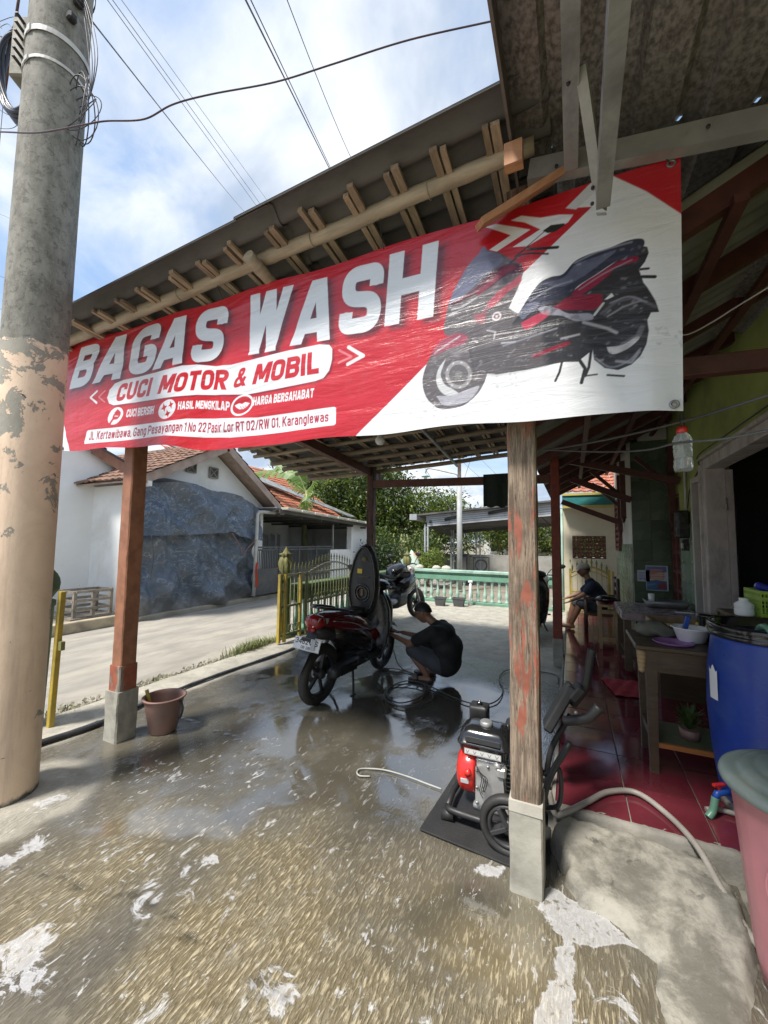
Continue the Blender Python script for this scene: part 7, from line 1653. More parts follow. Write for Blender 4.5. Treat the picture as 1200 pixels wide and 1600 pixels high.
def sport_bike(loc, rz):
    t = thing('motorcycle', loc, 'black and silver motorcycle parked beyond the red scooter by the gate', 'motorcycle'); t.rotation_euler = (0, math.radians(-5), rz)
    wheel(t, 0, .30, .30, .058); wheel(t, 1.32, .30, .30, .05)
    L('tail', [(-.28, 0, .98, .03, .03), (-.12, 0, .95, .09, .06), (.15, 0, .86, .12, .07), (.4, 0, .80, .13, .07)], m_gloss, t); L('seat', [(-.20, 0, 1.0, .06, .025), (0, 0, .95, .12, .04), (.3, 0, .87, .14, .045), (.52, 0, .86, .11, .04)], m_seatb, t)
    L('tank', [(.45, 0, .88, .08, .07), (.55, 0, .95, .15, .12), (.75, 0, 1.0, .17, .13), (.92, 0, .98, .13, .12), (1.0, 0, .95, .08, .07)], m_gloss, t)
    L('fairing', [(.60, 0, .62, .16, .16), (.85, 0, .68, .19, .20), (1.05, 0, .74, .18, .18), (1.2, 0, .80, .11, .12)], m_gloss, t); L('belly_panel', [(.62, 0, .52, .15, .06), (.9, 0, .56, .17, .07), (1.1, 0, .62, .12, .06)], m_silver, t); L('engine', [(.35, 0, .40, .12, .12), (.60, 0, .42, .15, .16), (.85, 0, .44, .12, .15)], m_seatb, t)
    L('headlight', [(1.12, 0, .98, .11, .09), (1.22, 0, .96, .09, .07), (1.27, 0, .94, .04, .03)], m_clear, t)
    obj('exhaust', MB().lathe([(.03, -.2), (.055, -.18), (.06, .2), (.03, .3)], (.15, .15, .42), 16, 'Y'), m_alu, t, world=False)
    for s in (-1, 1):
        obj('fork', MB().tube([(s*.09, 1.32, .30), (s*.09, 1.08, 1.0)], .024, 8), m_alu, t, world=False); obj('handlebar', MB().tube(catmull([(0, 1.02, 1.06), (s*.2, .98, 1.10), (s*.36, .88, 1.08)], 5), .013, 8), m_seatb, t, world=False)
        mr = obj('mirror', MB().sphere((s*.36, .98, 1.28), .06, 14, 8, sc=(1.1, .3, .7)), m_seatb, t, world=False); obj('mirror_stalk', MB().tube([(s*.26, .97, 1.10), (s*.35, .98, 1.25)], .006, 6), m_seatb, mr, world=False)
        obj('swingarm', MB().beam((s*.08, 0, .30), (s*.08, .45, .38), .03, .05), m_alu, t, world=False)
    obj('front_fender', MB().loft([[(x*.07, 1.32+.34*math.sin(a), .30+(.34-.03*x*x)*math.cos(a)) for x in (-1, 0, 1)] for a in (-.9, -.4, .1, .6)], cap=False, closed=False), m_gloss, t, world=False)
    obj('side_stand', MB().tube([(-.1, .5, .3), (-.24, .45, .01)], .012, 6), m_seatb, t, world=False); obj('number_plate', MB().box((0, -.26, .75), (.22, .01, .09)), m_silver, t, world=False)
sport_bike((-3.22, 6.55, 0), -math.radians(13))

# ============================================================ PEOPLE
def skin(name, V, E, mat, par, sub=2, world=True, label=None):
    """V: (point, radius) ; E: edges ; grown as one continuous surface"""
    off = wloc(par) if world else Vector((0, 0, 0)); me = bpy.data.meshes.new(name); me.from_pydata([tuple(Vector(p)-off) for p, r in V], E, []); me.materials.append(mat)
    o = bpy.data.objects.new(name, me); COL.objects.link(o); o.parent = par; o.modifiers.new('skin', 'SKIN').use_smooth_shade = True
    if not me.skin_vertices:
        bpy.context.view_layer.objects.active = o
    sv = me.skin_vertices[0].data if len(me.skin_vertices) else None
    if sv is None:
        layer = None
    for i, (p, r) in enumerate(V):
        rr = r if isinstance(r, tuple) else (r, r); me.skin_vertices[0].data[i].radius = rr
    me.skin_vertices[0].data[0].use_root = True
    s = o.modifiers.new('sub', 'SUBSURF'); s.levels = sub; s.render_levels = sub
    if label: o['label'] = label
    return o
m_skin = pm('brown_skin', (.26, .135, .085), (.20, .10, .062), 8, .5, bump=.05)
m_hair = pm('black_hair', (.010, .009, .009), (.018, .016, .015), 30, .5, bump=.6, bscale=90)
m_shirt = pm('black_tshirt', (.010, .010, .011), (.016, .016, .017), 5, .85, bump=.5, bscale=9, bdist=.012)
m_shorts = pm('dark_grey_shorts', (.055, .06, .07), (.04, .043, .05), 5, .85, bump=.5, bscale=9, bdist=.012)
m_navy = pm('navy_tshirt', (.012, .018, .04), (.02, .027, .05), 5, .85, bump=.5, bscale=9, bdist=.012)
def head(par, c, face, up, r, hair=True, cap=False, glasses=False):
    """c centre, face = direction looked at, up = crown direction; shaped skull with nose, chin, eyes, ears"""
    f = Vector(face).normalized(); u = Vector(up); u = (u-f*u.dot(f)).normalized(); s = f.cross(u); c = Vector(c)-wloc(par)
    M = Matrix(((s.x, f.x, u.x, c.x), (s.y, f.y, u.y, c.y), (s.z, f.z, u.z, c.z), (0, 0, 0, 1)))
    mb = MB(); nu_, nv_ = 28, 20; vs = []; fs = []
    for j in range(nv_+1):
        th = PI*j/nv_
        for i in range(nu_):
            a = 2*PI*i/nu_; x, y, z = math.sin(th)*math.cos(a), math.sin(th)*math.sin(a), math.cos(th)
            X_, Y_, Z_ = x*.77, y*.98, z*1.18
            if z < 0: X_ *= 1-.30*(-z)**1.2; Y_ = Y_*(1-.22*(-z)) + (.10*(-z) if y > 0 else .05*(-z))
            if y > 0:
                Y_ += .20*math.exp(-((x/.13)**2+((z+.13)/.17)**2))+.07*math.exp(-((x/.2)**2+((z+.52)/.10)**2))+.06*math.exp(-((x/.22)**2+((z+.86)/.14)**2))-.07*math.exp(-(((abs(x)-.36)/.14)**2+((z-.08)/.10)**2))+.04*math.exp(-(((abs(x)-.33)/.2)**2+((z-.24)/.07)**2))
            vs.append((X_*r, Y_*r, Z_*r))
    for j in range(nv_):
        for i in range(nu_): fs.append((j*nu_+i, (j+1)*nu_+i, (j+1)*nu_+(i+1) % nu_, j*nu_+(i+1) % nu_))
    mb.add(vs, fs, True, M); h = obj('head', mb, m_skin, par, world=False)
    for sg in (-1, 1):
        obj('ear', MB().sphere((sg*.80*r, -.05*r, -.02*r), .24*r, 10, 8, M=M, sc=(.35, .7, 1.1)), m_skin, h, world=False)
        obj('eye', MB().sphere((sg*.30*r, .80*r, .09*r), .09*r, 8, 6, M=M, sc=(1.3, .6, .6)), m_hair, h, world=False)
    obj('mouth', MB().sphere((0, .95*r, -.50*r), .16*r, 10, 6, M=M, sc=(1.2, .35, .22)), pm('lip', (.20, .08, .06), None, 5, .5, bump=0), h, world=False)
    if hair:
        hb = MB(); hv = []; hf = []; nj = 12
        for j in range(nj+1):
            for i in range(28):
                a = 2*PI*i/28; lim = (1.05+.75*(.5-.5*math.sin(a))) ; th = lim*j/nj; x, y, z = math.sin(th)*math.cos(a), math.sin(th)*math.sin(a), math.cos(th)
                k = 1.09+.05*fbm(x*6, y*6, z*6); hv.append((x*.79*r*k, y*.99*r*k, z*1.19*r*k))
        for j in range(nj):
            for i in range(28): hf.append((j*28+i, (j+1)*28+i, (j+1)*28+(i+1) % 28, j*28+(i+1) % 28))
        hb.add(hv, hf, True, M); obj('hair', hb, m_hair, h, world=False)
    if cap:
        cb = MB(); cb.loft([[(.84*r*k*math.cos(a), 1.03*r*k*math.sin(a), z*r) for a in [2*PI*i/24 for i in range(24)]] for z, k in ((.28, 1.04), (.60, 1.03), (.95, .86), (1.2, .5), (1.3, .08))], M=M)
        co_ = obj('cap', cb, pm('pale_khaki_cap', (.42, .38, .32), (.34, .31, .26), 6, .85, bump=.3), h, world=False)
        pb = MB(); pb.grid(lambda q, v: M @ Vector(((q-.5)*1.35*r, (.85+.95*v*(1-(2*q-1)**2*.55))*r, (.34-.16*v-.25*(q-.5)**2)*r)), 10, 5); obj('peak', pb, MATS['pale_khaki_cap'], co_, world=False)
    if glasses:
        gb = MB()
        for sg in (-1, 1): gb.torus((sg*.32*r, 1.0*r, .08*r), .20*r, .022*r, 'Y', 18, 5, M=M); gb.tube([M @ Vector((sg*.52*r, .96*r, .10*r)), M @ Vector((sg*.82*r, 0, .08*r))], .022*r, 4)
        gb.tube([M @ Vector((-.12*r, 1.06*r, .10*r)), M @ Vector((.12*r, 1.06*r, .10*r))], .022*r, 4); obj('glasses', gb, m_seatb, h, world=False)
    return h
def hand(par, wrist, tip, side, r=.026, curl=.02):
    """palm with four fingers and a thumb"""
    w_, t_ = Vector(wrist), Vector(tip); d = (t_-w_).normalized(); s = Vector(side).normalized(); n = d.cross(s); L_ = (t_-w_).length
    V = [(w_, (.024, .018)), (w_+d*L_*.28, (.036, .016)), (w_+d*L_*.5, (.038, .014))]; E = [(0, 1), (1, 2)]; h = skin('hand', V, E, m_skin, par, 1)
    for k, ln in ((-1.5, .42), (-.5, .5), (.5, .48), (1.5, .36)):
        a = w_+d*L_*.46+s*k*.018; skin('finger', [(a, .010), (a+d*L_*ln*.55-n*curl*.4, .0095), (a+d*L_*ln*.95-n*curl*1.2, .008)], [(0, 1), (1, 2)], m_skin, h, 1)
    a = w_+d*L_*.12-s*.02; skin('thumb', [(a, .012), (a+d*.03-s*.025, .011), (a+d*.055-s*.03-n*.01, .009)], [(0, 1), (1, 2)], m_skin, h, 1)
def flesh(name, caps, mat, par, vox=.012, it=5):
    """limbs and trunk as overlapping tapered capsules, fused into one continuous surface"""
    mb = MB()
    for p, q, r1, r2 in caps:
        p, q = Vector(p), Vector(q); d = q-p; Ln = max(d.length, 1e-4); d = d/Ln; pts = []; rs = []
        for k in range(6): a = PI/2*k/5; pts.append(p-d*r1*math.cos(a)); rs.append(max(.001, r1*math.sin(a)))
        for k in range(1, 5): pts.append(p.lerp(q, k/5)); rs.append(r1+(r2-r1)*k/5)
        for k in range(6): a = PI/2*k/5; pts.append(q+d*r2*math.sin(a)); rs.append(max(.001, r2*math.cos(a)))
        mb.tube(pts, rs, 14)
    o = obj(name, mb, mat, par); m = o.modifiers.new('fuse', 'REMESH'); m.mode = 'VOXEL'; m.voxel_size = vox; m.use_smooth_shade = True
    sm_ = o.modifiers.new('smooth', 'SMOOTH'); sm_.iterations = it; sm_.factor = .5; return o
def person_body(par, hip, chest, neck, hd, sh, el, wr, kn, an, ms, mp, back, sleeve=.62, bulk=1.0):
    """sh/el/wr/kn/an are (right, left) pairs; back = direction the spine bulges"""
    Y_ = Vector((0, 1, 0)); f = Vector((-1, 0, 0)); mid = hip.lerp(chest, .5)+back*.05; c = []
    c += [(hip-Y_*.06, hip+Y_*.06, .12, .12), (hip, mid, .12, .12), (mid, chest, .12, .12), (chest-Y_*.08, chest+Y_*.08, .105, .105), (chest, neck, .09, .052), (neck, hd, .052, .05)]
    for i in (0, 1):
        h_ = hip+Y_*(.09 if i else -.09)+f*.02
        c += [(chest, sh[i], .08, .06), (sh[i], el[i], .052, .040), (el[i], wr[i], .040, .025), (h_, kn[i], .095, .060), (kn[i], kn[i].lerp(an[i], .35), .058, .056), (kn[i].lerp(an[i], .35), an[i], .056, .034), (an[i]+Vector((.03, 0, -.05)), an[i]+Vector((-.10, 0, -.055)), .030, .030), (an[i]+Vector((-.10, 0, -.055)), an[i]+Vector((-.16, 0, -.062)), .030, .020)]
    flesh('body', c, m_skin, par)
    w_ = bulk; t = [(hip+back*.02-Y_*.07, hip+back*.02+Y_*.07, .135*w_, .135*w_), (hip+back*.02, mid, .14*w_, .155*w_), (mid-Y_*.05, mid+Y_*.05, .15*w_, .15*w_), (mid, chest, .15*w_, .135*w_), (chest-Y_*.10, chest+Y_*.10, .12*w_, .12*w_), (chest, neck.lerp(chest, .35), .12*w_, .085)]
    for i in (0, 1): t += [(chest+Y_*(.09 if i else -.09), sh[i], .10*w_, .080), (sh[i], sh[i].lerp(el[i], sleeve), .076, .068)]
    flesh('tshirt', t, ms, par, .013, 6)
    p = [(hip-Y_*.05, hip+Y_*.05, .135, .135)]
    for i in (0, 1): h_ = hip+Y_*(.10 if i else -.10)+f*.02; p += [(h_, h_.lerp(kn[i], .55), .115, .10), (h_.lerp(kn[i], .5), h_.lerp(kn[i], .93), .10, .082)]
    flesh('shorts', p, mp, par, .013, 6)
# squatting man washing the scooter (faces -x)
Yc = 4.42
def q_(px, py, dy=0): p = at(px, py, Y=Yc); return Vector((p.x, Yc+dy, p.z))
man = thing('person', (q_(690, 1055).x, Yc, 0), 'man in black T-shirt, grey shorts and glasses squatting beside the scooter to wash it', 'person')
hip = q_(697, 1036); chest = q_(691, 992); neck = q_(679, 974); hd = q_(661, 957); hip.z = max(hip.z, .21)
kn = (q_(648, 1010, -.13), q_(644, 1008, .15)); an = (Vector((q_(672, 1056).x, Yc-.12, .085)), Vector((q_(668, 1056).x, Yc+.14, .085)))
sh = (chest+Vector((-.05, -.18, .06)), chest+Vector((-.05, .18, .06))); el = (q_(649, 1000, -.18), q_(650, 1001, .20)); wr_p = (q_(614, 990, -.04), q_(620, 992, .16)); wrR, wrL = wr_p; anR, anL = an
person_body(man, hip, chest, neck, hd+Vector((.03, 0, -.03)), sh, el, wr_p, kn, an, m_shirt, m_shorts, Vector((.9, 0, .35)), .70, 1.06)
head(man, hd, (-.93, -.12, -.36), (-.28, 0, 1), .098, glasses=True)
hand(man, wrR, wrR+Vector((-.16, .0, -.005)), (0, 1, 0)); hand(man, wrL, wrL+Vector((-.16, .0, .0)), (0, 1, 0))
for a in (anR, anL):
    s_ = MB(); s_.loft([[(a.x+dx, a.y+w_*sg, z) for sg, z in ((-1, .004), (1, .004), (1, .026), (-1, .026))] for dx, w_ in ((.05, .03), (0, .04), (-.1, .045), (-.18, .045), (-.21, .025))], smooth=False); sd_ = obj('sandal', s_, m_seatb, man)
    obj('strap', MB().tube(catmull([(a.x-.09, a.y-.05, .03), (a.x-.11, a.y, .075), (a.x-.09, a.y+.05, .03)], 4), .008, 6), m_seatb, sd_)
# spray lance in his hand
ln_ = thing('spray_lance', tuple(wrR), 'thin pressure washer lance held by the squatting man', 'spray lance')
obj('tube', MB().tube([wrR+Vector((-.02, .0, .0)), wrR+Vector((-.14, .01, -.01)), q_(592, 985, 0)], .008, 8), m_alu, ln_); obj('handle', MB().tube([wrR+Vector((.02, 0, .01)), wrR+Vector((-.10, 0, -.005))], .016, 8), m_seatb, ln_)
# seated man at the end of the terrace
Ys = 7.6
def s2(px, py, dy=0): p = at(px, py, Y=Ys); return Vector((p.x, Ys+dy, p.z))
sm = thing('person', (s2(935, 955).x, Ys, TZ), 'barefoot man in navy T-shirt and pale cap seated on a chair at the terrace end', 'person')
hip, chest, neck, hd = s2(934, 947), s2(927, 919), s2(919, 905), s2(912, 893)
kn = (s2(906, 942, -.10), s2(898, 944, .14)); an = (s2(893, 972, -.10), s2(888, 974, .16)); sh = (chest+Vector((-.02, -.17, .05)), chest+Vector((-.02, .17, .05))); el = (s2(912, 927, -.18), s2(906, 929, .18)); wr_p = (s2(893, 937, -.10), s2(886, 935, .12)); wrR, wrL = wr_p
person_body(sm, hip, chest, neck, hd+Vector((.02, 0, -.03)), sh, el, wr_p, kn, an, m_navy, m_shorts, Vector((.8, 0, .2)), .6, .95)
head(sm, hd+Vector((0, 0, .02)), (-.95, -.25, -.18), (-.05, 0, 1), .10, cap=True)
hand(sm, wrR, wrR+Vector((-.13, .02, -.08)), (0, 1, 0)); hand(sm, wrL, wrL+Vector((-.13, 0, -.07)), (0, 1, 0))
# ============================================================ PRESSURE WASHER, MAT, HOSES
m_mat = pm('black_ribbed_mat', (.018, .018, .019), (.032, .032, .033), 3, .75, bump=.8, bscale=120, bdist=.006)
mp_ = [(-.775, 2.13), (-.735, 2.76), (-.15, 2.85), (-.13, 2.20), (-.30, 2.09)]
mb = MB(); mb.prism(mp_, .010, M=Matrix.Translation((0, 0, .004))); tag(obj('floor_mat', mb, m_mat, bevel=.004, origin=(-.45, 2.4, 0)), 'flat black rubber mat under the pressure washer', 'mat')
wsh = thing('pressure_washer', (-.42, 2.42, .01), 'petrol pressure washer with black fuel tank, red recoil cover and big wheel on the mat', 'pressure washer')
m_redc = pm('red_engine_cover', (.62, .025, .018), (.50, .02, .015), 3, .22, bump=.02, coat=.4); m_cast = pm('cast_engine_block', (.50, .50, .49), (.36, .36, .35), 7, .42, metal=.5, bump=.3, dirt=(.14, .13, .12), dscale=5, damt=.5)
# fuel tank: chamfered box with waist seam
tk = MB()
def rrect(cx, cy, hx, hy, z, r=.035, n=4):
    out = []
    for sx_, sy_, a0 in ((1, 1, 0), (-1, 1, PI/2), (-1, -1, PI), (1, -1, 1.5*PI)):
        for k in range(n+1): a = a0+PI/2*k/n; out.append((cx+sx_*(hx-r)+r*math.cos(a), cy+sy_*(hy-r)+r*math.sin(a), z))
    return out
tcx, tcy = -.470, 2.41
tk.loft([rrect(tcx, tcy, hx, hy, z) for z, hx, hy in ((.365, .115, .085), (.375, .132, .10), (.415, .140, .108), (.418, .147, .115), (.428, .147, .115), (.431, .140, .108), (.475, .132, .10), (.500, .105, .078), (.508, .08, .055))])
tko = obj('fuel_tank', tk, m_gloss, wsh); obj('tank_badge_panel', MB().box((tcx, tcy-.112, .453), (.19, .006, .028), rot=(-.18, 0, 0), ch=.002), m_seatb, tko)
def lab(p):
    p.fill((.60, .60, .58)); p.line([(.002, .002), (.198, .002), (.198, .030), (.002, .030), (.002, .002)], .0015, (.1, .1, .1))
    for k in range(5):
        p.line([(.018+.04*k-.008, .022), (.018+.04*k, .008), (.018+.04*k+.008, .022)], .003, (.08, .08, .08))
    p.line([(.01, .005), (.19, .005)], .002, (.3, .3, .3))
print_panel('warning_label', .20, .032, 130, 24, lab, (Matrix.Translation((tcx-.10, tcy-.116, .374)) @ Matrix.Rotation(.03, 4, 'X'), True), tko)
obj('fuel_cap', MB().lathe([(.034, .505), (.036, .512), (.036, .528), (.028, .534), (.0, .535)], (tcx+.005, tcy-.02, 0), 24), m_alu, tko)
af = MB(); af.loft([rrect(-.545, 2.585, .055, .05, z, .015) for z in (.40, .52, .54)]); afo = obj('air_filter', af, m_seatb, wsh); obj('filter_knob', MB().lathe([(.018, .54), (.018, .555), (.006, .557), (.006, .565)], (-.545, 2.585, 0), 12), m_gloss, afo)
mu = MB(); mu.box((-.30, 2.52, .455), (.16, .13, .09), ch=.012)
for k in range(8): mu.box((-.37+.02*k, 2.45, .50), (.008, .03, .02))
obj('muffler_guard', mu, m_seatb, wsh)
# recoil starter cover: drum facing -x, wide red band
rc = obj('recoil_cover', MB().lathe([(.04, -.625), (.085, -.62), (.112, -.605), (.122, -.585), (.122, -.525), (.118, -.515)], (0, 2.40, .255), 36, 'X'), m_redc, wsh)
for k in range(10): a = 2*PI*k/10; obj('cooling_slot', MB().beam((-.6245, 2.40+.05*math.cos(a), .255+.05*math.sin(a)), (-.617, 2.40+.088*math.cos(a), .255+.088*math.sin(a)), .010, .004, up=(1, 0, 0)), m_seatb, rc)
obj('kill_switch', MB().lathe([(.018, 2.262), (.018, 2.285)], (-.545, 0, .285), 14, 'Y'), m_redc, rc); obj('switch_plate', MB().box((-.565, 2.280, .235), (.045, .004, .024), ch=.001), m_silver, rc)
# block with ribs, side cover, bolts
bl = MB(); bl.box((-.435, 2.42, .235), (.165, .20, .235), ch=.012); bl.loft([rrect(-.43, 2.42, hx, .11, z, .02) for z, hx in ((.085, .10), (.10, .10), (.12, .085))]); blo = obj('engine_block', bl, m_cast, wsh)
obj('side_cover', MB().prism([(-.51, .12), (-.365, .12), (-.355, .20), (-.365, .31), (-.44, .34), (-.51, .31)], .02, M=Matrix(((1, 0, 0, 0), (0, 0, -1, 2.32), (0, 1, 0, 0), (0, 0, 0, 1)))), m_cast, blo)
for (x, z) in ((-.50, .13), (-.375, .13), (-.365, .20), (-.375, .30), (-.44, .33), (-.50, .30), (-.50, .21)): obj('bolt', MB().lathe([(.008, -.006), (.008, .002)], (x, 2.297, z), 6, 'Y'), m_alu, blo)
for k in range(7): obj('cylinder_fin', MB().box((-.345, 2.44, .20+.022*k), (.13, .17, .006)), m_cast, blo)
wr_ = MB()
for k in range(4): wr_.tube(catmull([(-.50, 2.285, .33-.01*k), (-.47+.01*k, 2.27, .28), (-.48+.008*k, 2.27, .21), (-.465, 2.28, .17+.02*k)], 5), .0022, 5)
obj('wiring', wr_, m_seatb, wsh); obj('carburettor', MB().box((-.37, 2.31, .315), (.05, .05, .05), ch=.008).tube([(-.37, 2.30, .33), (-.40, 2.29, .36)], .012, 8), m_cast, wsh); obj('oil_cap', MB().lathe([(.014, 2.283), (.014, 2.30)], (-.39, 0, .145), 12, 'Y'), m_seatb, wsh)
obj('pump', MB().lathe([(.05, -.30), (.06, -.29), (.06, -.20), (.04, -.16)], (0, 2.42, .20), 18, 'X'), m_cast, wsh)
fr_ = MB(); fr_.tube(catmull([(-.66, 2.28, .075), (-.62, 2.25, .078), (-.4, 2.245, .078), (-.22, 2.25, .10), (-.17, 2.27, .2)], 6), .017, 10)
fr_.tube(catmull([(-.66, 2.56, .075), (-.62, 2.58, .078), (-.4, 2.59, .078), (-.22, 2.59, .10), (-.17, 2.6, .2)], 6), .017, 10)
fr_.box((-.43, 2.42, .075), (.36, .30, .012)); fr_.tube([(-.66, 2.28, .075), (-.67, 2.42, .075), (-.66, 2.56, .075)], .017, 10)
obj('frame', fr_, m_seatb, wsh)
obj('rubber_foot', MB().tube([(-.69, 2.27, .035), (-.62, 2.27, .045)], .030, 12), m_tyre, wsh)
for yy in (2.24, 2.60):
    obj('handle_tube', MB().tube(catmull([(-.17, yy+.02, .18), (-.13, yy+.03, .36), (-.03, yy+.05, .55)], 5), .016, 10), m_seatb, wsh)
def wh(c, R):
    w_ = obj('wheel', MB().torus(c, R-.022, .022, 'Y', 40, 10, sq=1.3), m_tyre, wsh); r_ = MB().torus(c, R-.052, .012, 'Y', 36, 8, sq=2.2); r_.lathe([(.03, c[1]-.03), (.036, c[1]-.02), (.036, c[1]+.02)], (c[0], 0, c[2]), 16, 'Y'); obj('rim', r_, m_seatb, w_)
    for k in range(4): a = k*PI/2+.5; obj('spoke', MB().beam((c[0], c[1]-.005, c[2]), (c[0]+(R-.05)*math.cos(a), c[1]-.005, c[2]+(R-.05)*math.sin(a)), .022, .055, up=(0, 1, 0), ch=.003), m_seatb, w_)
wh((-.315, 2.165, .145), .145); wh((-.315, 2.66, .145), .145)
# upper handle overhanging the terrace
hb = MB(); hb.beam((-.16, 2.60, .47), (-.02, 2.66, .72), .20, .05, up=(1, 0, -.5), ch=.01); hb.box((.0, 2.6, .70), (.10, .10, .05), rot=(0, -.9, .2), ch=.01); hbo = obj('control_panel', hb, m_seatb, wsh)
obj('handle_grip', MB().tube(catmull([(-.02, 2.62, .62), (.045, 2.62, .72), (.07, 2.61, .84), (.09, 2.60, .955)], 6), [.024]*12+[.022]*7, 12), m_seatb, wsh)
obj('handle_grip', MB().tube(catmull([(-.06, 2.52, .56), (.0, 2.50, .585), (.06, 2.50, .61), (.115, 2.50, .675)], 6), .026, 12), m_seatb, wsh)
obj('hose_hook', MB().tube(catmull([(-.15, 2.3, .36), (-.09, 2.28, .42), (-.075, 2.28, .34), (-.09, 2.28, .24), (-.15, 2.3, .2)], 6), .012, 8), m_seatb, wsh)
for k, (x, z) in enumerate(((-.06, .66), (-.1, .58), (.0, .60))): obj('clip', MB().sphere((x, 2.56, z), .012, 8, 6), m_cast, wsh)
def hose(name, pts, r, mat, label, cat='hose', k=10, n=8): return tag(obj(name, MB().tube(catmull(pts, k), r, n), mat, origin=pts[0]), label, cat)
m_hose = pm('grey_pressure_hose', (.10, .105, .10), (.065, .068, .065), 5, .35, bump=.05); m_hosew = pm('pale_cord', (.42, .42, .38), (.3, .3, .27), 6, .6, bump=.1)
def gz(px, py, z=.012): p = at(px, py, Z=z); return (p.x, p.y, z)
hp = [gz(*p) for p in ((590, 1048), (610, 1045), (640, 1050), (662, 1062), (670, 1078), (650, 1093), (622, 1098), (604, 1086), (612, 1072), (640, 1070), (668, 1078), (676, 1092), (655, 1103), (625, 1104), (602, 1092), (606, 1076), (635, 1064), (665, 1070), (700, 1086), (730, 1098), (758, 1101), (778, 1094), (786, 1078), (780, 1062), (784, 1052), (796, 1047), (830, 1048), (868, 1055), (872, 1068))]
hose('pressure_hose', [(wrh[0], wrh[1], wrh[2]+(.004 if i % 2 else 0)) for i, wrh in enumerate(hp)], .0065, m_hose, 'thin grey pressure hose looping on the wet floor between scooter and washer')
hose('pressure_hose', [(-1.93, 4.38, .28), (-1.80, 4.30, .12), gz(660, 1062), gz(664, 1080), gz(658, 1090)], .007, m_hose, 'short grey hose hanging from the lance down to the coil beside the man')
hose('cord', [gz(*p, .008) for p in ((578, 1213), (562, 1212), (558, 1206), (566, 1201), (600, 1203), (636, 1213), (668, 1225), (690, 1233))], .005, m_hosew, 'thin pale cord curling on the floor left of the black mat', 'cord')
m_flex = pm('ribbed_suction_hose', (.36, .33, .29), (.25, .23, .20), 6, .5, bump=.2)
pts = catmull([(-.14, 2.42, .22), (-.11, 2.40, .12), (-.05, 2.43, .135), (.05, 2.56, .14), (.16, 2.70, .145), (.30, 2.76, .145), (.42, 2.63, .14), (.50, 2.44, .135), (.545, 2.26, .09), (.60, 2.10, .04), (.66, 2.02, .03)], 26)
hz_ = MB().tube(pts, [.0135+.0022*(i % 2) for i in range(len(pts))], 10); tag(obj('suction_hose', hz_, m_flex, origin=(.2, 2.6, .12)), 'ribbed pale suction hose arching over the red tiles to the pink bin', 'hose')
# bucket by the post
bk = thing('bucket', (-3.06, 2.24, 0), 'brownish pink plastic bucket with a lip and black handle beside the orange post', 'bucket')
m_bkt = pm('dusty_pink_plastic', (.27, .155, .125), (.20, .115, .095), 3, .5, bump=.08, dirt=(.14, .11, .09), dscale=3)
obj('body', MB().lathe([(.095, .003), (.10, .005), (.145, .245), (.150, .262), (.163, .266), (.163, .276), (.145, .276), (.138, .245), (.093, .012), (0, .010)], (-3.03, 2.27, 0), 36, cap=False), m_bkt, bk)
obj('water', MB().lathe([(0, .10), (.112, .10)], (-3.03, 2.27, 0), 24, cap=False), m_seatb, bk); obj('handle', MB().tube(catmull([(-2.88, 2.30, .25), (-2.85, 2.30, .20), (-2.86, 2.29, .13), (-2.875, 2.28, .12)], 5), .009, 8), m_seatb, bk)
tag(obj('sponge_stick', MB().tube([(-3.13, 2.22, .20), (-3.155, 2.20, .32)], .014, 8), m_yel, origin=(-3.13, 2.22, .2)), 'yellow brush stick standing in the pink bucket', 'brush')

# ============================================================ TERRACE FURNITURE
m_tbl = pm('worn_brown_table_wood', (.085, .055, .03), (.05, .033, .02), 3, .4, bump=.3, stretch=(1, 6, 6), dirt=(.13, .10, .06), dscale=3)
m_lite = pm('pale_pine_wood', (.42, .30, .15), (.30, .21, .11), 3, .55, bump=.2, stretch=(4, 4, 1), dirt=(.15, .11, .06), dscale=3)
tb_ = thing('carved_table', (.5, 3.1, TZ), 'dark brown carved wooden table beside the blue drum', 'table')
x0, x1, y0, y1, zt = .40, 1.0, 3.08, 3.50, .885
obj('tabletop', MB().box(((x0+x1)/2+.12, (y0+y1)/2, zt+.012), (x1-x0+.34, y1-y0+.10, .03), ch=.006), m_tbl, tb_); obj('apron', MB().box(((x0+x1)/2+.1, y0+.02, zt-.075), (x1-x0+.22, .03, .14), ch=.004), m_tbl, tb_); obj('apron', MB().box((x0+.02, (y0+y1)/2, zt-.075), (.03, y1-y0-.06, .14), ch=.004), m_tbl, tb_)
for (x, y) in ((x0+.04, y0+.03), (x0+.04, y1-.05), (x1+.2, y0+.03), (x1+.2, y1-.05)): obj('leg', MB().loft([[(x+s*dx, y+s*dy, z) for dx, dy in ((-.03, -.03), (.03, -.03), (.03, .03), (-.03, .03))] for z, s in ((TZ, .8), (TZ+.02, .75), (zt-.16, 1.0), (zt, 1.05))], smooth=False), m_tbl, tb_)
obj('stretcher', MB().beam((x0+.04, y0+.03, .33), (x0+.04, y1-.05, .33), .03, .05), m_tbl, tb_)
ca_ = MB()
for k in range(5): ca_.lathe([(.012, -.016), (.02, 0), (.012, .016)], (0, 0, 0), 14, 'X', M=Matrix.Translation((x0-.012, y0+.01+.0*k, zt-.03-.026*k)) @ Matrix.Scale(1.6-.12*k, 4))
obj('carved_scroll', ca_, m_lite, tb_, kind='stuff')
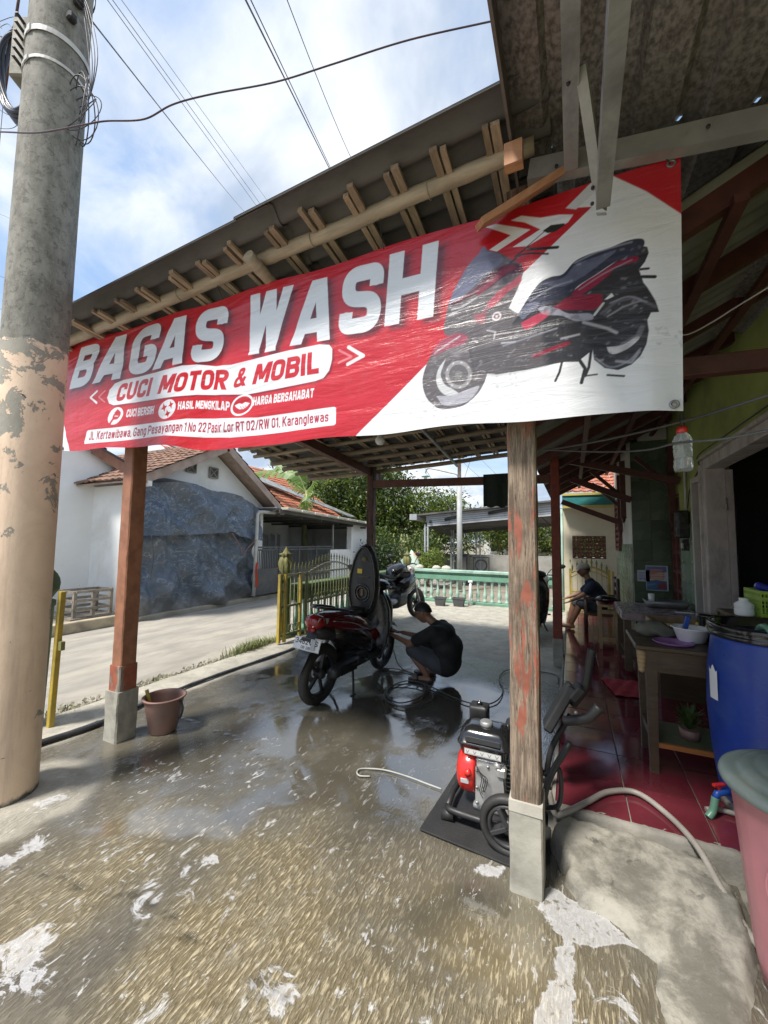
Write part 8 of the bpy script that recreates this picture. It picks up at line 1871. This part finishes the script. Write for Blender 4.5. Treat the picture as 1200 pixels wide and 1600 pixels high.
# lower shelf with glass front and plant
obj('shelf', MB().box((.80, 3.29, .30), (.72, .36, .02)), pm('mossy_board', (.10, .12, .05), (.14, .13, .07), 5, .6), tb_); obj('shelf_edge', MB().box((.80, 3.10, .295), (.74, .02, .03), ch=.003), pm('orange_edge', (.45, .17, .04), None, 5, .5), tb_)
pt = thing('potted_fern', (.66, 3.25, .32), 'small fern with pinkish tips on the shelf under the carved table', 'plant'); obj('pot', MB().lathe([(.05, .31), (.06, .37), (.05, .37)], (.66, 3.25, 0), 14), m_bkt, pt)
fn_ = MB(); rg = random.Random(3)
for k in range(90):
    a = rg.uniform(0, 2*PI); l = rg.uniform(.06, .15); p = Vector((.66, 3.25, .36)); e = p+Vector((math.cos(a)*l*.8, math.sin(a)*l*.8, rg.uniform(.03, .16))); m_ = p.lerp(e, .55)+Vector((0, 0, .03)); s = Vector((-math.sin(a), math.cos(a), 0))*.008; fn_.add([p, m_-s, e, m_+s], [(0, 1, 2, 3)])
obj('fronds', fn_, m_leaf2, pt, kind='stuff')
tt = zt+.028
wb = thing('white_bowl', (.70, 3.30, tt), 'white plastic bowl with a blue scoop on the carved table', 'bowl'); obj('bowl', MB().lathe([(.06, tt), (.075, tt+.005), (.10, tt+.085), (.112, tt+.09), (.11, tt+.095), (.095, tt+.09), (.07, tt+.012), (0, tt+.01)], (.70, 3.30, 0), 28, cap=False), m_white, wb)
tag(obj('blue_scoop', MB().box((.68, 3.32, tt+.115), (.03, .015, .10), rot=(0, .25, 0), ch=.005), pm('blue_plastic', (.02, .08, .40), None, 4, .4), origin=(.68, 3.32, tt)), 'blue plastic scoop sticking out of the white bowl', 'scoop')
tag(obj('purple_lid', MB().lathe([(0, tt+.006), (.10, tt+.006), (.112, tt+.014), (.115, tt+.010), (.10, tt)], (.58, 3.19, 0), 28, cap=False), pm('purple_plastic', (.36, .16, .42), (.28, .12, .33), 4, .4), origin=(.58, 3.19, tt)), 'round purple plastic lid lying on the near edge of the carved table', 'lid')
bgm = MB(); bgm.sphere((.53, 3.40, tt+.04), .11, 22, 14, sc=(1.1, 1.0, .55)); bgm.v = [Vector(v)+Vector((.03*fbm(v.x*13, v.y*13, v.z*13), .03*fbm(v.y*13, v.z*9, 4), .035*fbm(v.x*11, v.z*11, 7))) for v in bgm.v]; tag(obj('cloth_bundle', bgm, pm('greenish_grey_cloth', (.15, .15, .12), (.10, .10, .08), 5, .9, bump=.6), origin=(.53, 3.40, tt)), 'crumpled grey green cloth bundle on the carved table', 'cloth')
jr = thing('patterned_canister', (.84, 3.42, tt), 'black patterned canister next to the white bowl', 'canister'); obj('body', MB().lathe([(.07, tt), (.075, tt+.01), (.08, tt+.15), (.084, tt+.155), (.084, tt+.17), (0, tt+.17)], (.84, 3.42, 0), 24), m_gloss, jr)
for k in range(8): a = -PI/2+(k-4)*.5; obj('yellow_dot', MB().sphere((  .84+.078*math.cos(a), 3.42+.078*math.sin(a), tt+.05+.05*(k % 2)), .014, 8, 6), m_ylw, jr)
# marble patterned table
t2 = thing('marble_table', (.8, 5.6, TZ), 'low table covered in purplish marble patterned cloth with a tray on it', 'table')
m_marb = pm('marble_print_cloth', (.30, .24, .25), (.15, .11, .12), 5, .3, bump=.1, dirt=(.40, .36, .36), dscale=4, damt=.6)
z2 = .80
obj('tabletop', MB().box((.86, 5.65, z2-.045), (.76, .92, .09), ch=.01), m_marb, t2)
for (x, y) in ((.54, 5.28), (.54, 6.03), (1.16, 5.28), (1.16, 6.03)): obj('leg', MB().box((x, y, (TZ+z2-.09)/2+.06-.03), (.07, .07, z2-.09-TZ+.0), ch=.004), m_tbl, t2)
obj('shelf', MB().box((.86, 5.65, .30), (.66, .8, .03)), m_tbl, t2)
ty_ = thing('steel_tray', (1.0, 5.9, z2), 'shallow metal tray on the far side of the marble table', 'tray'); obj('tray', MB().loft([rrect(1.0, 5.85, hx, hy, z, .03) for z, hx, hy in ((z2+.005, .19, .13), (z2+.075, .22, .16), (z2+.078, .215, .155), (z2+.015, .185, .125))]), m_alu, ty_)
tag(obj('white_cup', MB().lathe([(.03, z2+.02), (.035, z2+.15), (.0, z2+.15)], (.86, 5.85, 0), 18), m_white, origin=(.86, 5.85, z2)), 'white paper cup standing in the metal tray', 'cup'); tag(obj('paper_sheet', MB().box((1.1, 5.45, z2+.004), (.16, .10, .002)), m_white, origin=(1.1, 5.45, z2)), 'white paper sheet lying flat on the marble table', 'paper')
bx_ = thing('wooden_box', (.95, 4.75, TZ), 'open pale wooden box behind the carved table', 'box')
for (c, s) in (((.92, 4.55, .74), (.50, .02, .16)), ((.92, 4.95, .74), (.50, .02, .16)), ((.68, 4.75, .74), (.02, .38, .16)), ((1.16, 4.75, .74), (.02, .38, .16)), ((.92, 4.75, .67), (.48, .38, .02))): obj('board', MB().box(c, s), m_lite, bx_)
obj('stand', MB().box((.92, 4.75, .385), (.40, .34, .53)), m_tbl, bx_)
sb = thing('pine_stool', (.42, 6.5, TZ), 'pale pine stool left of the marble table', 'stool'); obj('seat', MB().box((.43, 6.5, .70), (.26, .42, .03), ch=.005), m_lite, sb)
for (x, y) in ((.33, 6.32), (.53, 6.32), (.33, 6.68), (.53, 6.68)): obj('leg', MB().box((x, y, .405), (.035, .035, .57)), m_lite, sb)
for z in (.25, .62): obj('rail', MB().box((.43, 6.32, z), (.2, .02, .05)), m_lite, sb)
tag(obj('pink_cloth', MB().grid(lambda u, v: (.32+.26*u, 6.36+.25*v, .722+.012*math.sin(u*8+v*5)+.008), 12, 10), pm('pink_cloth', (.60, .03, .08), (.45, .02, .06), 4, .8), origin=(.45, 6.45, .72)), 'bright pink cloth folded on the pine stool', 'cloth')
hlm = MB(); hlm.sphere((.42, 6.5, .77), .11, 18, 10, sc=(1.25, .8, .5)); tag(obj('black_bag', hlm, m_gloss, origin=(.42, 6.5, .74)), 'small black bag on top of the pink cloth', 'bag')
ch_ = thing('wooden_chair', (.42, 7.6, TZ), 'low brown wooden armchair under the seated man', 'chair'); m_chw = pm('dark_chair_wood', (.10, .05, .03), (.06, .03, .02), 4, .4, bump=.2)
obj('seat', MB().box((.40, 7.6, .42), (.50, .56, .05), ch=.01), m_chw, ch_)
for (x, y) in ((.18, 7.35), (.18, 7.85), (.64, 7.35), (.64, 7.85)): obj('leg', MB().tube([(x, y, TZ), (x, y, .66 if x < .3 else 1.0)], .026, 8), m_chw, ch_)
for y in (7.35, 7.85): obj('armrest', MB().box((.41, y, .67), (.52, .06, .035), ch=.008), m_chw, ch_)
for k in range(4): obj('back_slat', MB().box((.645, 7.6, .55+.13*k), (.03, .50, .05), ch=.005), m_chw, ch_)
# red rug on the tiles
tag(obj('red_floor_rag', MB().grid(lambda u, v: (.24+.34*u+.10*v, 4.42+.50*(1-v)+.05*u, .128+.010*abs(math.sin(u*9+v*7))), 20, 16), pm('red_rag', (.42, .02, .03), (.28, .012, .02), 8, .8, bump=.6), origin=(.4, 4.6, .12)), 'bright red rag spread on the tiles near the carved table', 'rag')
# posters on the dark tiled pillar
def poster(p):
    p.fill((.50, .58, .66)); W_, H_ = .25, .34
    p.poly([(0, 0), (W_, 0), (W_, .13), (.12, .15), (0, .12)], (.08, .16, .33)); p.poly([(.0, .22), (W_, .26), (W_, H_), (0, H_)], (.10, .18, .40))
    for k, (z, a, b_) in enumerate(((.285, .06, .19), (.255, .04, .21), (.225, .04, .21), (.195, .04, .21), (.165, .05, .20))): p.line([(a, z), (b_, z)], .020, (.50, .10, .05) if k % 2 else (.60, .22, .06)); p.line([(a+.01, z), (b_-.01, z)], .005, (.75, .6, .4))
    p.poly([(.13, .03), (.23, .03), (.24, .07), (.20, .12), (.15, .10)], (.25, .06, .07), smooth=True, tex=.6); p.line([(.02, .07), (.10, .09)], .022, (.10, .30, .50)); p.line([(.0, .0), (W_, 0), (W_, H_), (0, H_), (0, 0)], .012, (.62, .66, .70))
po = thing('poster', (.85, 6.98, 1.2), 'colourful printed poster in a white border on the dark tiled pillar', 'poster')
pa = at(1010, 922, Y=6.96); print_panel('sheet', .26, .345, 90, 116, poster, (Matrix.Translation(pa) @ Matrix.Scale(1.04, 4), True), po)
def note(p):
    p.fill((.48, .53, .60))
    for k in range(5): p.line([(.02, .13-.022*k), (.13, .13-.022*k)], .008, (.15, .18, .35))
    p.line([(.02, .02), (.06, .04), (.12, .03)], .01, (.2, .2, .5))
pn = thing('notice', (.75, 6.98, 1.2), 'small pale printed notice left of the poster on the tiled pillar', 'notice'); pb_ = at(996, 908, Y=6.96); print_panel('sheet', .155, .165, 50, 52, note, (Matrix.Translation(pb_), True), pn)
# blue drum
dr = thing('blue_drum', (.985, 2.93, TZ), 'tall blue plastic water drum with a black rim at the right edge', 'drum')
m_blue = pm('blue_drum_plastic', (.012, .055, .36), (.010, .042, .27), 2.5, .36, bump=.12, bscale=12, dirt=(.07, .13, .34), dscale=5, damt=.35); dc = (.985, 2.93, 0); dz0 = .16
obj('body', MB().lathe([(.235, dz0), (.25, dz0+.01), (.262, dz0+.06), (.285, dz0+.25), (.30, dz0+.48), (.29, dz0+.70), (.268, dz0+.86), (.262, dz0+.90)], dc, 48), m_blue, dr)
obj('rim', MB().lathe([(.27, dz0+.88), (.283, dz0+.885), (.283, dz0+.905), (.274, dz0+.91), (.285, dz0+.925), (.285, dz0+.95), (.270, dz0+.958), (.258, dz0+.95), (.255, dz0+.86)], dc, 48, cap=False), m_gloss, dr)
obj('water', MB().lathe([(0, dz0+.84), (.255, dz0+.84)], dc, 32, cap=False), m_dark, dr)
lbm = MB(); lbm.grid(lambda u, v: (dc[0]+.302*math.cos(3.30+.22*u), dc[1]+.302*math.sin(3.30+.22*u), .70+.17*v*(1-.1*math.sin(u*9))), 8, 8); obj('torn_label', lbm, m_white, dr)
obj('stand', MB().lathe([(.26, TZ), (.26, dz0)], dc, 24), m_lip, dr)
tp_ = obj('tap', MB().tube([(.735, 2.80, .245), (.70, 2.775, .245), (.665, 2.75, .245), (.655, 2.745, .22)], .017, 10), pm('blue_tap_plastic', (.02, .09, .42), None, 4, .35), dr); obj('tap_handle', MB().box((.675, 2.76, .285), (.07, .02, .016), rot=(0, 0, .6), ch=.004).tube([(.675, 2.76, .25), (.675, 2.76, .285)], .008, 8), m_redc, tp_)
m_grh = pm('green_garden_hose', (.16, .34, .24), (.12, .27, .19), 5, .35, bump=.05)
hose('garden_hose', [(.655, 2.745, .225), (.648, 2.74, .19), (.638, 2.735, .155), (.615, 2.72, .128)], .018, m_grh, 'short green hose stub hanging from the drum tap')
hose('garden_hose', [(.90, 2.90, .95), (.885, 2.80, 1.10), (.888, 2.70, 1.135), (.90, 2.64, 1.08), (.925, 2.60, .93), (.98, 2.55, .80), (1.08, 2.50, .70), (1.25, 2.45, .62)], .017, m_grh, 'green garden hose hanging over the rim of the blue drum')
hose('pvc_stub', [(.62, 2.78, .135), (.69, 2.80, .14), (.80, 2.78, .14)], .013, m_flex, 'short pale pipe on the tiles under the drum tap', 'pipe')
# pink bin with grey lid
bn = thing('pink_bin', (.775, 2.0, 0), 'big dusty pink plastic bin with a grey green lid in the lower right corner', 'bin')
m_pink = pm('dusty_rose_plastic', (.50, .20, .22), (.42, .165, .18), 2.5, .42, bump=.06, dirt=(.36, .16, .16), dscale=2.5); bc = (.785, 1.97, 0)
rings = []
for r_, z in ((.185, .0), (.20, .012), (.215, .10), (.24, .40), (.255, .58), (.263, .66), (.27, .665), (.27, .69)):
    rings.append([(bc[0]+(r_+(.004*(math.sin(8*a) > .2) if .05 < z < .60 else 0))*math.cos(a), bc[1]+(r_+(.004*(math.sin(8*a) > .2) if .05 < z < .60 else 0))*math.sin(a), z) for a in [2*PI*k/96 for k in range(96)]])
obj('body', MB().loft(rings), m_pink, bn)
m_lid = pm('grey_green_lid', (.165, .215, .205), (.125, .165, .158), 3, .4, bump=.06, dirt=(.24, .26, .24), dscale=4)
obj('lid', MB().lathe([(.265, .668), (.292, .672), (.296, .685), (.290, .70), (.262, .712), (.250, .706), (.235, .720), (.205, .738), (.195, .730), (.18, .742), (.10, .760), (0, .764)], bc, 64, cap=False), m_lid, bn)
ebm = MB(); ebm.torus((0, 0, 0), .052, .006, 'X', 24, 6, M=Matrix.Translation((bc[0]-.185, bc[1]-.175, .42)) @ Matrix.Rotation(.76, 4, 'Z') @ Matrix.Scale(1.5, 4, (0, 0, 1))); ebm.lathe([(0, -.002), (.045, -.004), (.05, .0)], (0, 0, 0), 24, 'X', M=Matrix.Translation((bc[0]-.180, bc[1]-.170, .42)) @ Matrix.Rotation(.76, 4, 'Z') @ Matrix.Scale(1.5, 4, (0, 0, 1))); obj('hand_grip', ebm, m_pink, bn)
# green basket with bottles on a stand behind the drum
st_ = thing('side_stand', (1.02, 3.5, TZ), 'small stand behind the blue drum carrying the green basket', 'stand'); obj('top', MB().box((1.10, 3.42, 1.09), (.36, .40, .03)), m_tbl, st_)
for (x, y) in ((.93, 3.26), (.93, 3.58), (1.23, 3.26), (1.23, 3.58)): obj('leg', MB().box((x, y, .60), (.04, .04, .97)), m_tbl, st_)
bsk = thing('green_basket', (1.08, 3.35, 1.1), 'lime green plastic basket full of bottles above the blue drum', 'basket'); m_bsk = pm('lime_plastic', (.30, .46, .06), (.24, .38, .05), 4, .4, bump=0)
bx0, bx1, by0, by1, bz0, bz1 = 1.045, 1.31-.03, 3.24, 3.50, 1.106, 1.27
bm_ = MB(); bm_.box(((bx0+bx1)/2, (by0+by1)/2, bz0+.005), (bx1-bx0, by1-by0, .01))
for z in (bz0+.02, bz1-.008, bz1-.045): 
    for (c, s) in ((((bx0+bx1)/2, by0, z), (bx1-bx0, .008, .018)), (((bx0+bx1)/2, by1, z), (bx1-bx0, .008, .018)), ((bx0, (by0+by1)/2, z), (.008, by1-by0, .018)), ((bx1, (by0+by1)/2, z), (.008, by1-by0, .018))): bm_.box(c, s)
for k in range(15):
    x = bx0+(bx1-bx0)*k/14
    for y in (by0, by1): bm_.box((x, y, (bz0+bz1)/2), (.007, .006, bz1-bz0))
    y = by0+(by1-by0)*k/14
    for x in (bx0, bx1): bm_.box((x, y, (bz0+bz1)/2), (.006, .007, bz1-bz0))
for z in np.arange(bz0+.04, bz1-.05, .022): bm_.box(((bx0+bx1)/2, by0, z), (bx1-bx0, .005, .006)); bm_.box((bx0, (by0+by1)/2, z), (.005, by1-by0, .006))
obj('lattice', bm_, m_bsk, bsk, kind='stuff')
m_pet, nt, b = newmat('clear_plastic'); setb(nt, b, col=(.75, .80, .78), rough=.10, trans=.75, ior=1.25, spec=.5)
def bottle(c, h, r, mcap, label, mbody=None):
    t = thing('bottle', c, label, 'bottle'); x, y, z = c; obj('body', MB().lathe([(0, z), (r*.9, z), (r, z+.01), (r, z+h*.35), (r*.92, z+h*.4), (r, z+h*.45), (r, z+h*.66), (r*.45, z+h*.85), (r*.42, z+h*.9)], (x, y, 0), 20), mbody or m_pet, t); obj('cap', MB().lathe([(r*.5, z+h*.88), (r*.5, z+h), (0, z+h)], (x, y, 0), 16), mcap, t)
bottle((1.15, 3.30, 1.12), .30, .042, m_white, 'clear bottle with a white cap standing in the green basket'); bottle((1.19, 3.36, 1.12), .25, .036, m_white, 'shorter clear bottle at the right of the green basket')
sp_ = MB(); sp_.box((1.09, 3.30, 1.285), (.11, .045, .045), rot=(0, .35, 0), ch=.012); tag(obj('blue_nozzle', sp_, pm('deep_blue_plastic', (.02, .03, .35), None, 4, .35), origin=(1.09, 3.30, 1.28)), 'dark blue spray nozzle lying on the edge of the green basket', 'nozzle')
bottle((.985, 3.32, 1.106), .11, .05, m_white, 'squat white translucent jar left of the green basket', m_white)
# hanging bottle
hb_ = thing('hanging_bottle', (.41, 1.97, 1.95), 'clear plastic bottle with a red cap hanging by a string from the banner corner', 'bottle')
ht = at(1068, 668, Y=1.97); hh = at(1066, 737, Y=1.97); bx = (ht.x+hh.x)/2; zt_, zb_ = ht.z, hh.z
Hh = zt_-zb_; prof = [(0, zb_), (.026, zb_+.001), (.033, zb_+.008)]
for k in range(1, 22):
    t = k/22; prof.append((.033*(1-.12*math.exp(-((t-.40)/.07)**2))+.0014*math.sin(t*44), zb_+Hh*.78*t))
prof += [(.028, zb_+Hh*.80), (.017, zb_+Hh*.86), (.017, zb_+Hh*.90)]
obj('body', MB().lathe(prof, (bx, 1.97, 0), 24), m_pet, hb_); obj('cap', MB().lathe([(.0195, zb_+Hh*.87), (.0195, zt_), (0, zt_)], (bx, 1.97, 0), 20), m_redc, hb_); obj('string', MB().tube([(bx, 1.97, zt_), (.385, 1.90, 2.09)], .0018, 5), m_seatb, hb_)
# cables under the terrace roof
cable('drooping_cable', [at(x, y, Y=Yd) for x, y, Yd in ((848, 704, 2.6), (900, 696, 2.4), (980, 680, 2.2), (1080, 655, 2.0), (1150, 634, 1.85), (1240, 605, 1.7))], .006, 'grey cable bundle rising to the right just under the banner corner', 'cables under the terrace roof', mat=m_hose)
cable('drooping_cable', [at(x, y, Y=Yd) for x, y, Yd in ((850, 703, 2.5), (940, 706, 2.3), (1010, 703, 2.1), (1060, 692, 1.93), (1130, 686, 1.8), (1240, 665, 1.7))], .005, 'lower grey cable sagging across the hanging bottle', 'cables under the terrace roof', mat=m_hose)
cable('drooping_cable', [at(x, y, Y=Yd) for x, y, Yd in ((1040, 518, 2.1), (1072, 523, 2.1), (1110, 505, 2.1), (1150, 480, 2.05), (1240, 425, 2.0))], .0035, 'thin white cable rising to the right beside the banner', 'cables under the terrace roof', mat=m_hosew)
# towel on the back beam, lamp socket
tw_ = MB(); ta, tb2 = at(755, 744, Y=5.6), at(800, 741, Y=5.6)
tw_.grid(lambda u, v: (ta.x+(tb2.x-ta.x)*u, 5.60+.012*math.sin(u*11)+.008*fbm(u*5, v*6), 2.50-.46*v+.012*math.sin(u*17)*(v > .95)), 20, 14); tw_.grid(lambda u, v: (ta.x+(tb2.x-ta.x)*u, 5.60+.10*v, 2.50+.008*math.sin(v*PI)), 20, 3); tw_.grid(lambda u, v: (ta.x+(tb2.x-ta.x)*u, 5.70+.01*math.sin(u*9), 2.50-.3*v), 20, 6)
tag(obj('dark_towel', tw_, pm('dark_green_towel', (.012, .022, .016), (.02, .032, .024), 6, .95, bump=.5), origin=(ta.x, 5.6, 2.2)), 'dark green towel hung over the back beam', 'towel')
lt = thing('lamp_socket', (-1.7, 3.5, 2.6), 'white lamp socket under the carport roof', 'lamp'); c = at(594, 682, Y=3.5); obj('socket', MB().lathe([(.025, c.z+.05), (.028, c.z), (.045, c.z-.02), (.05, c.z-.05), (.03, c.z-.08), (0, c.z-.085)], (c.x, 3.5, 0), 16), m_white, lt); obj('cord', MB().tube([(c.x, 3.5, c.z+.04), (c.x, 3.5, roofz(c.x, 3.5)-.05)], .004, 5), m_cable, lt)
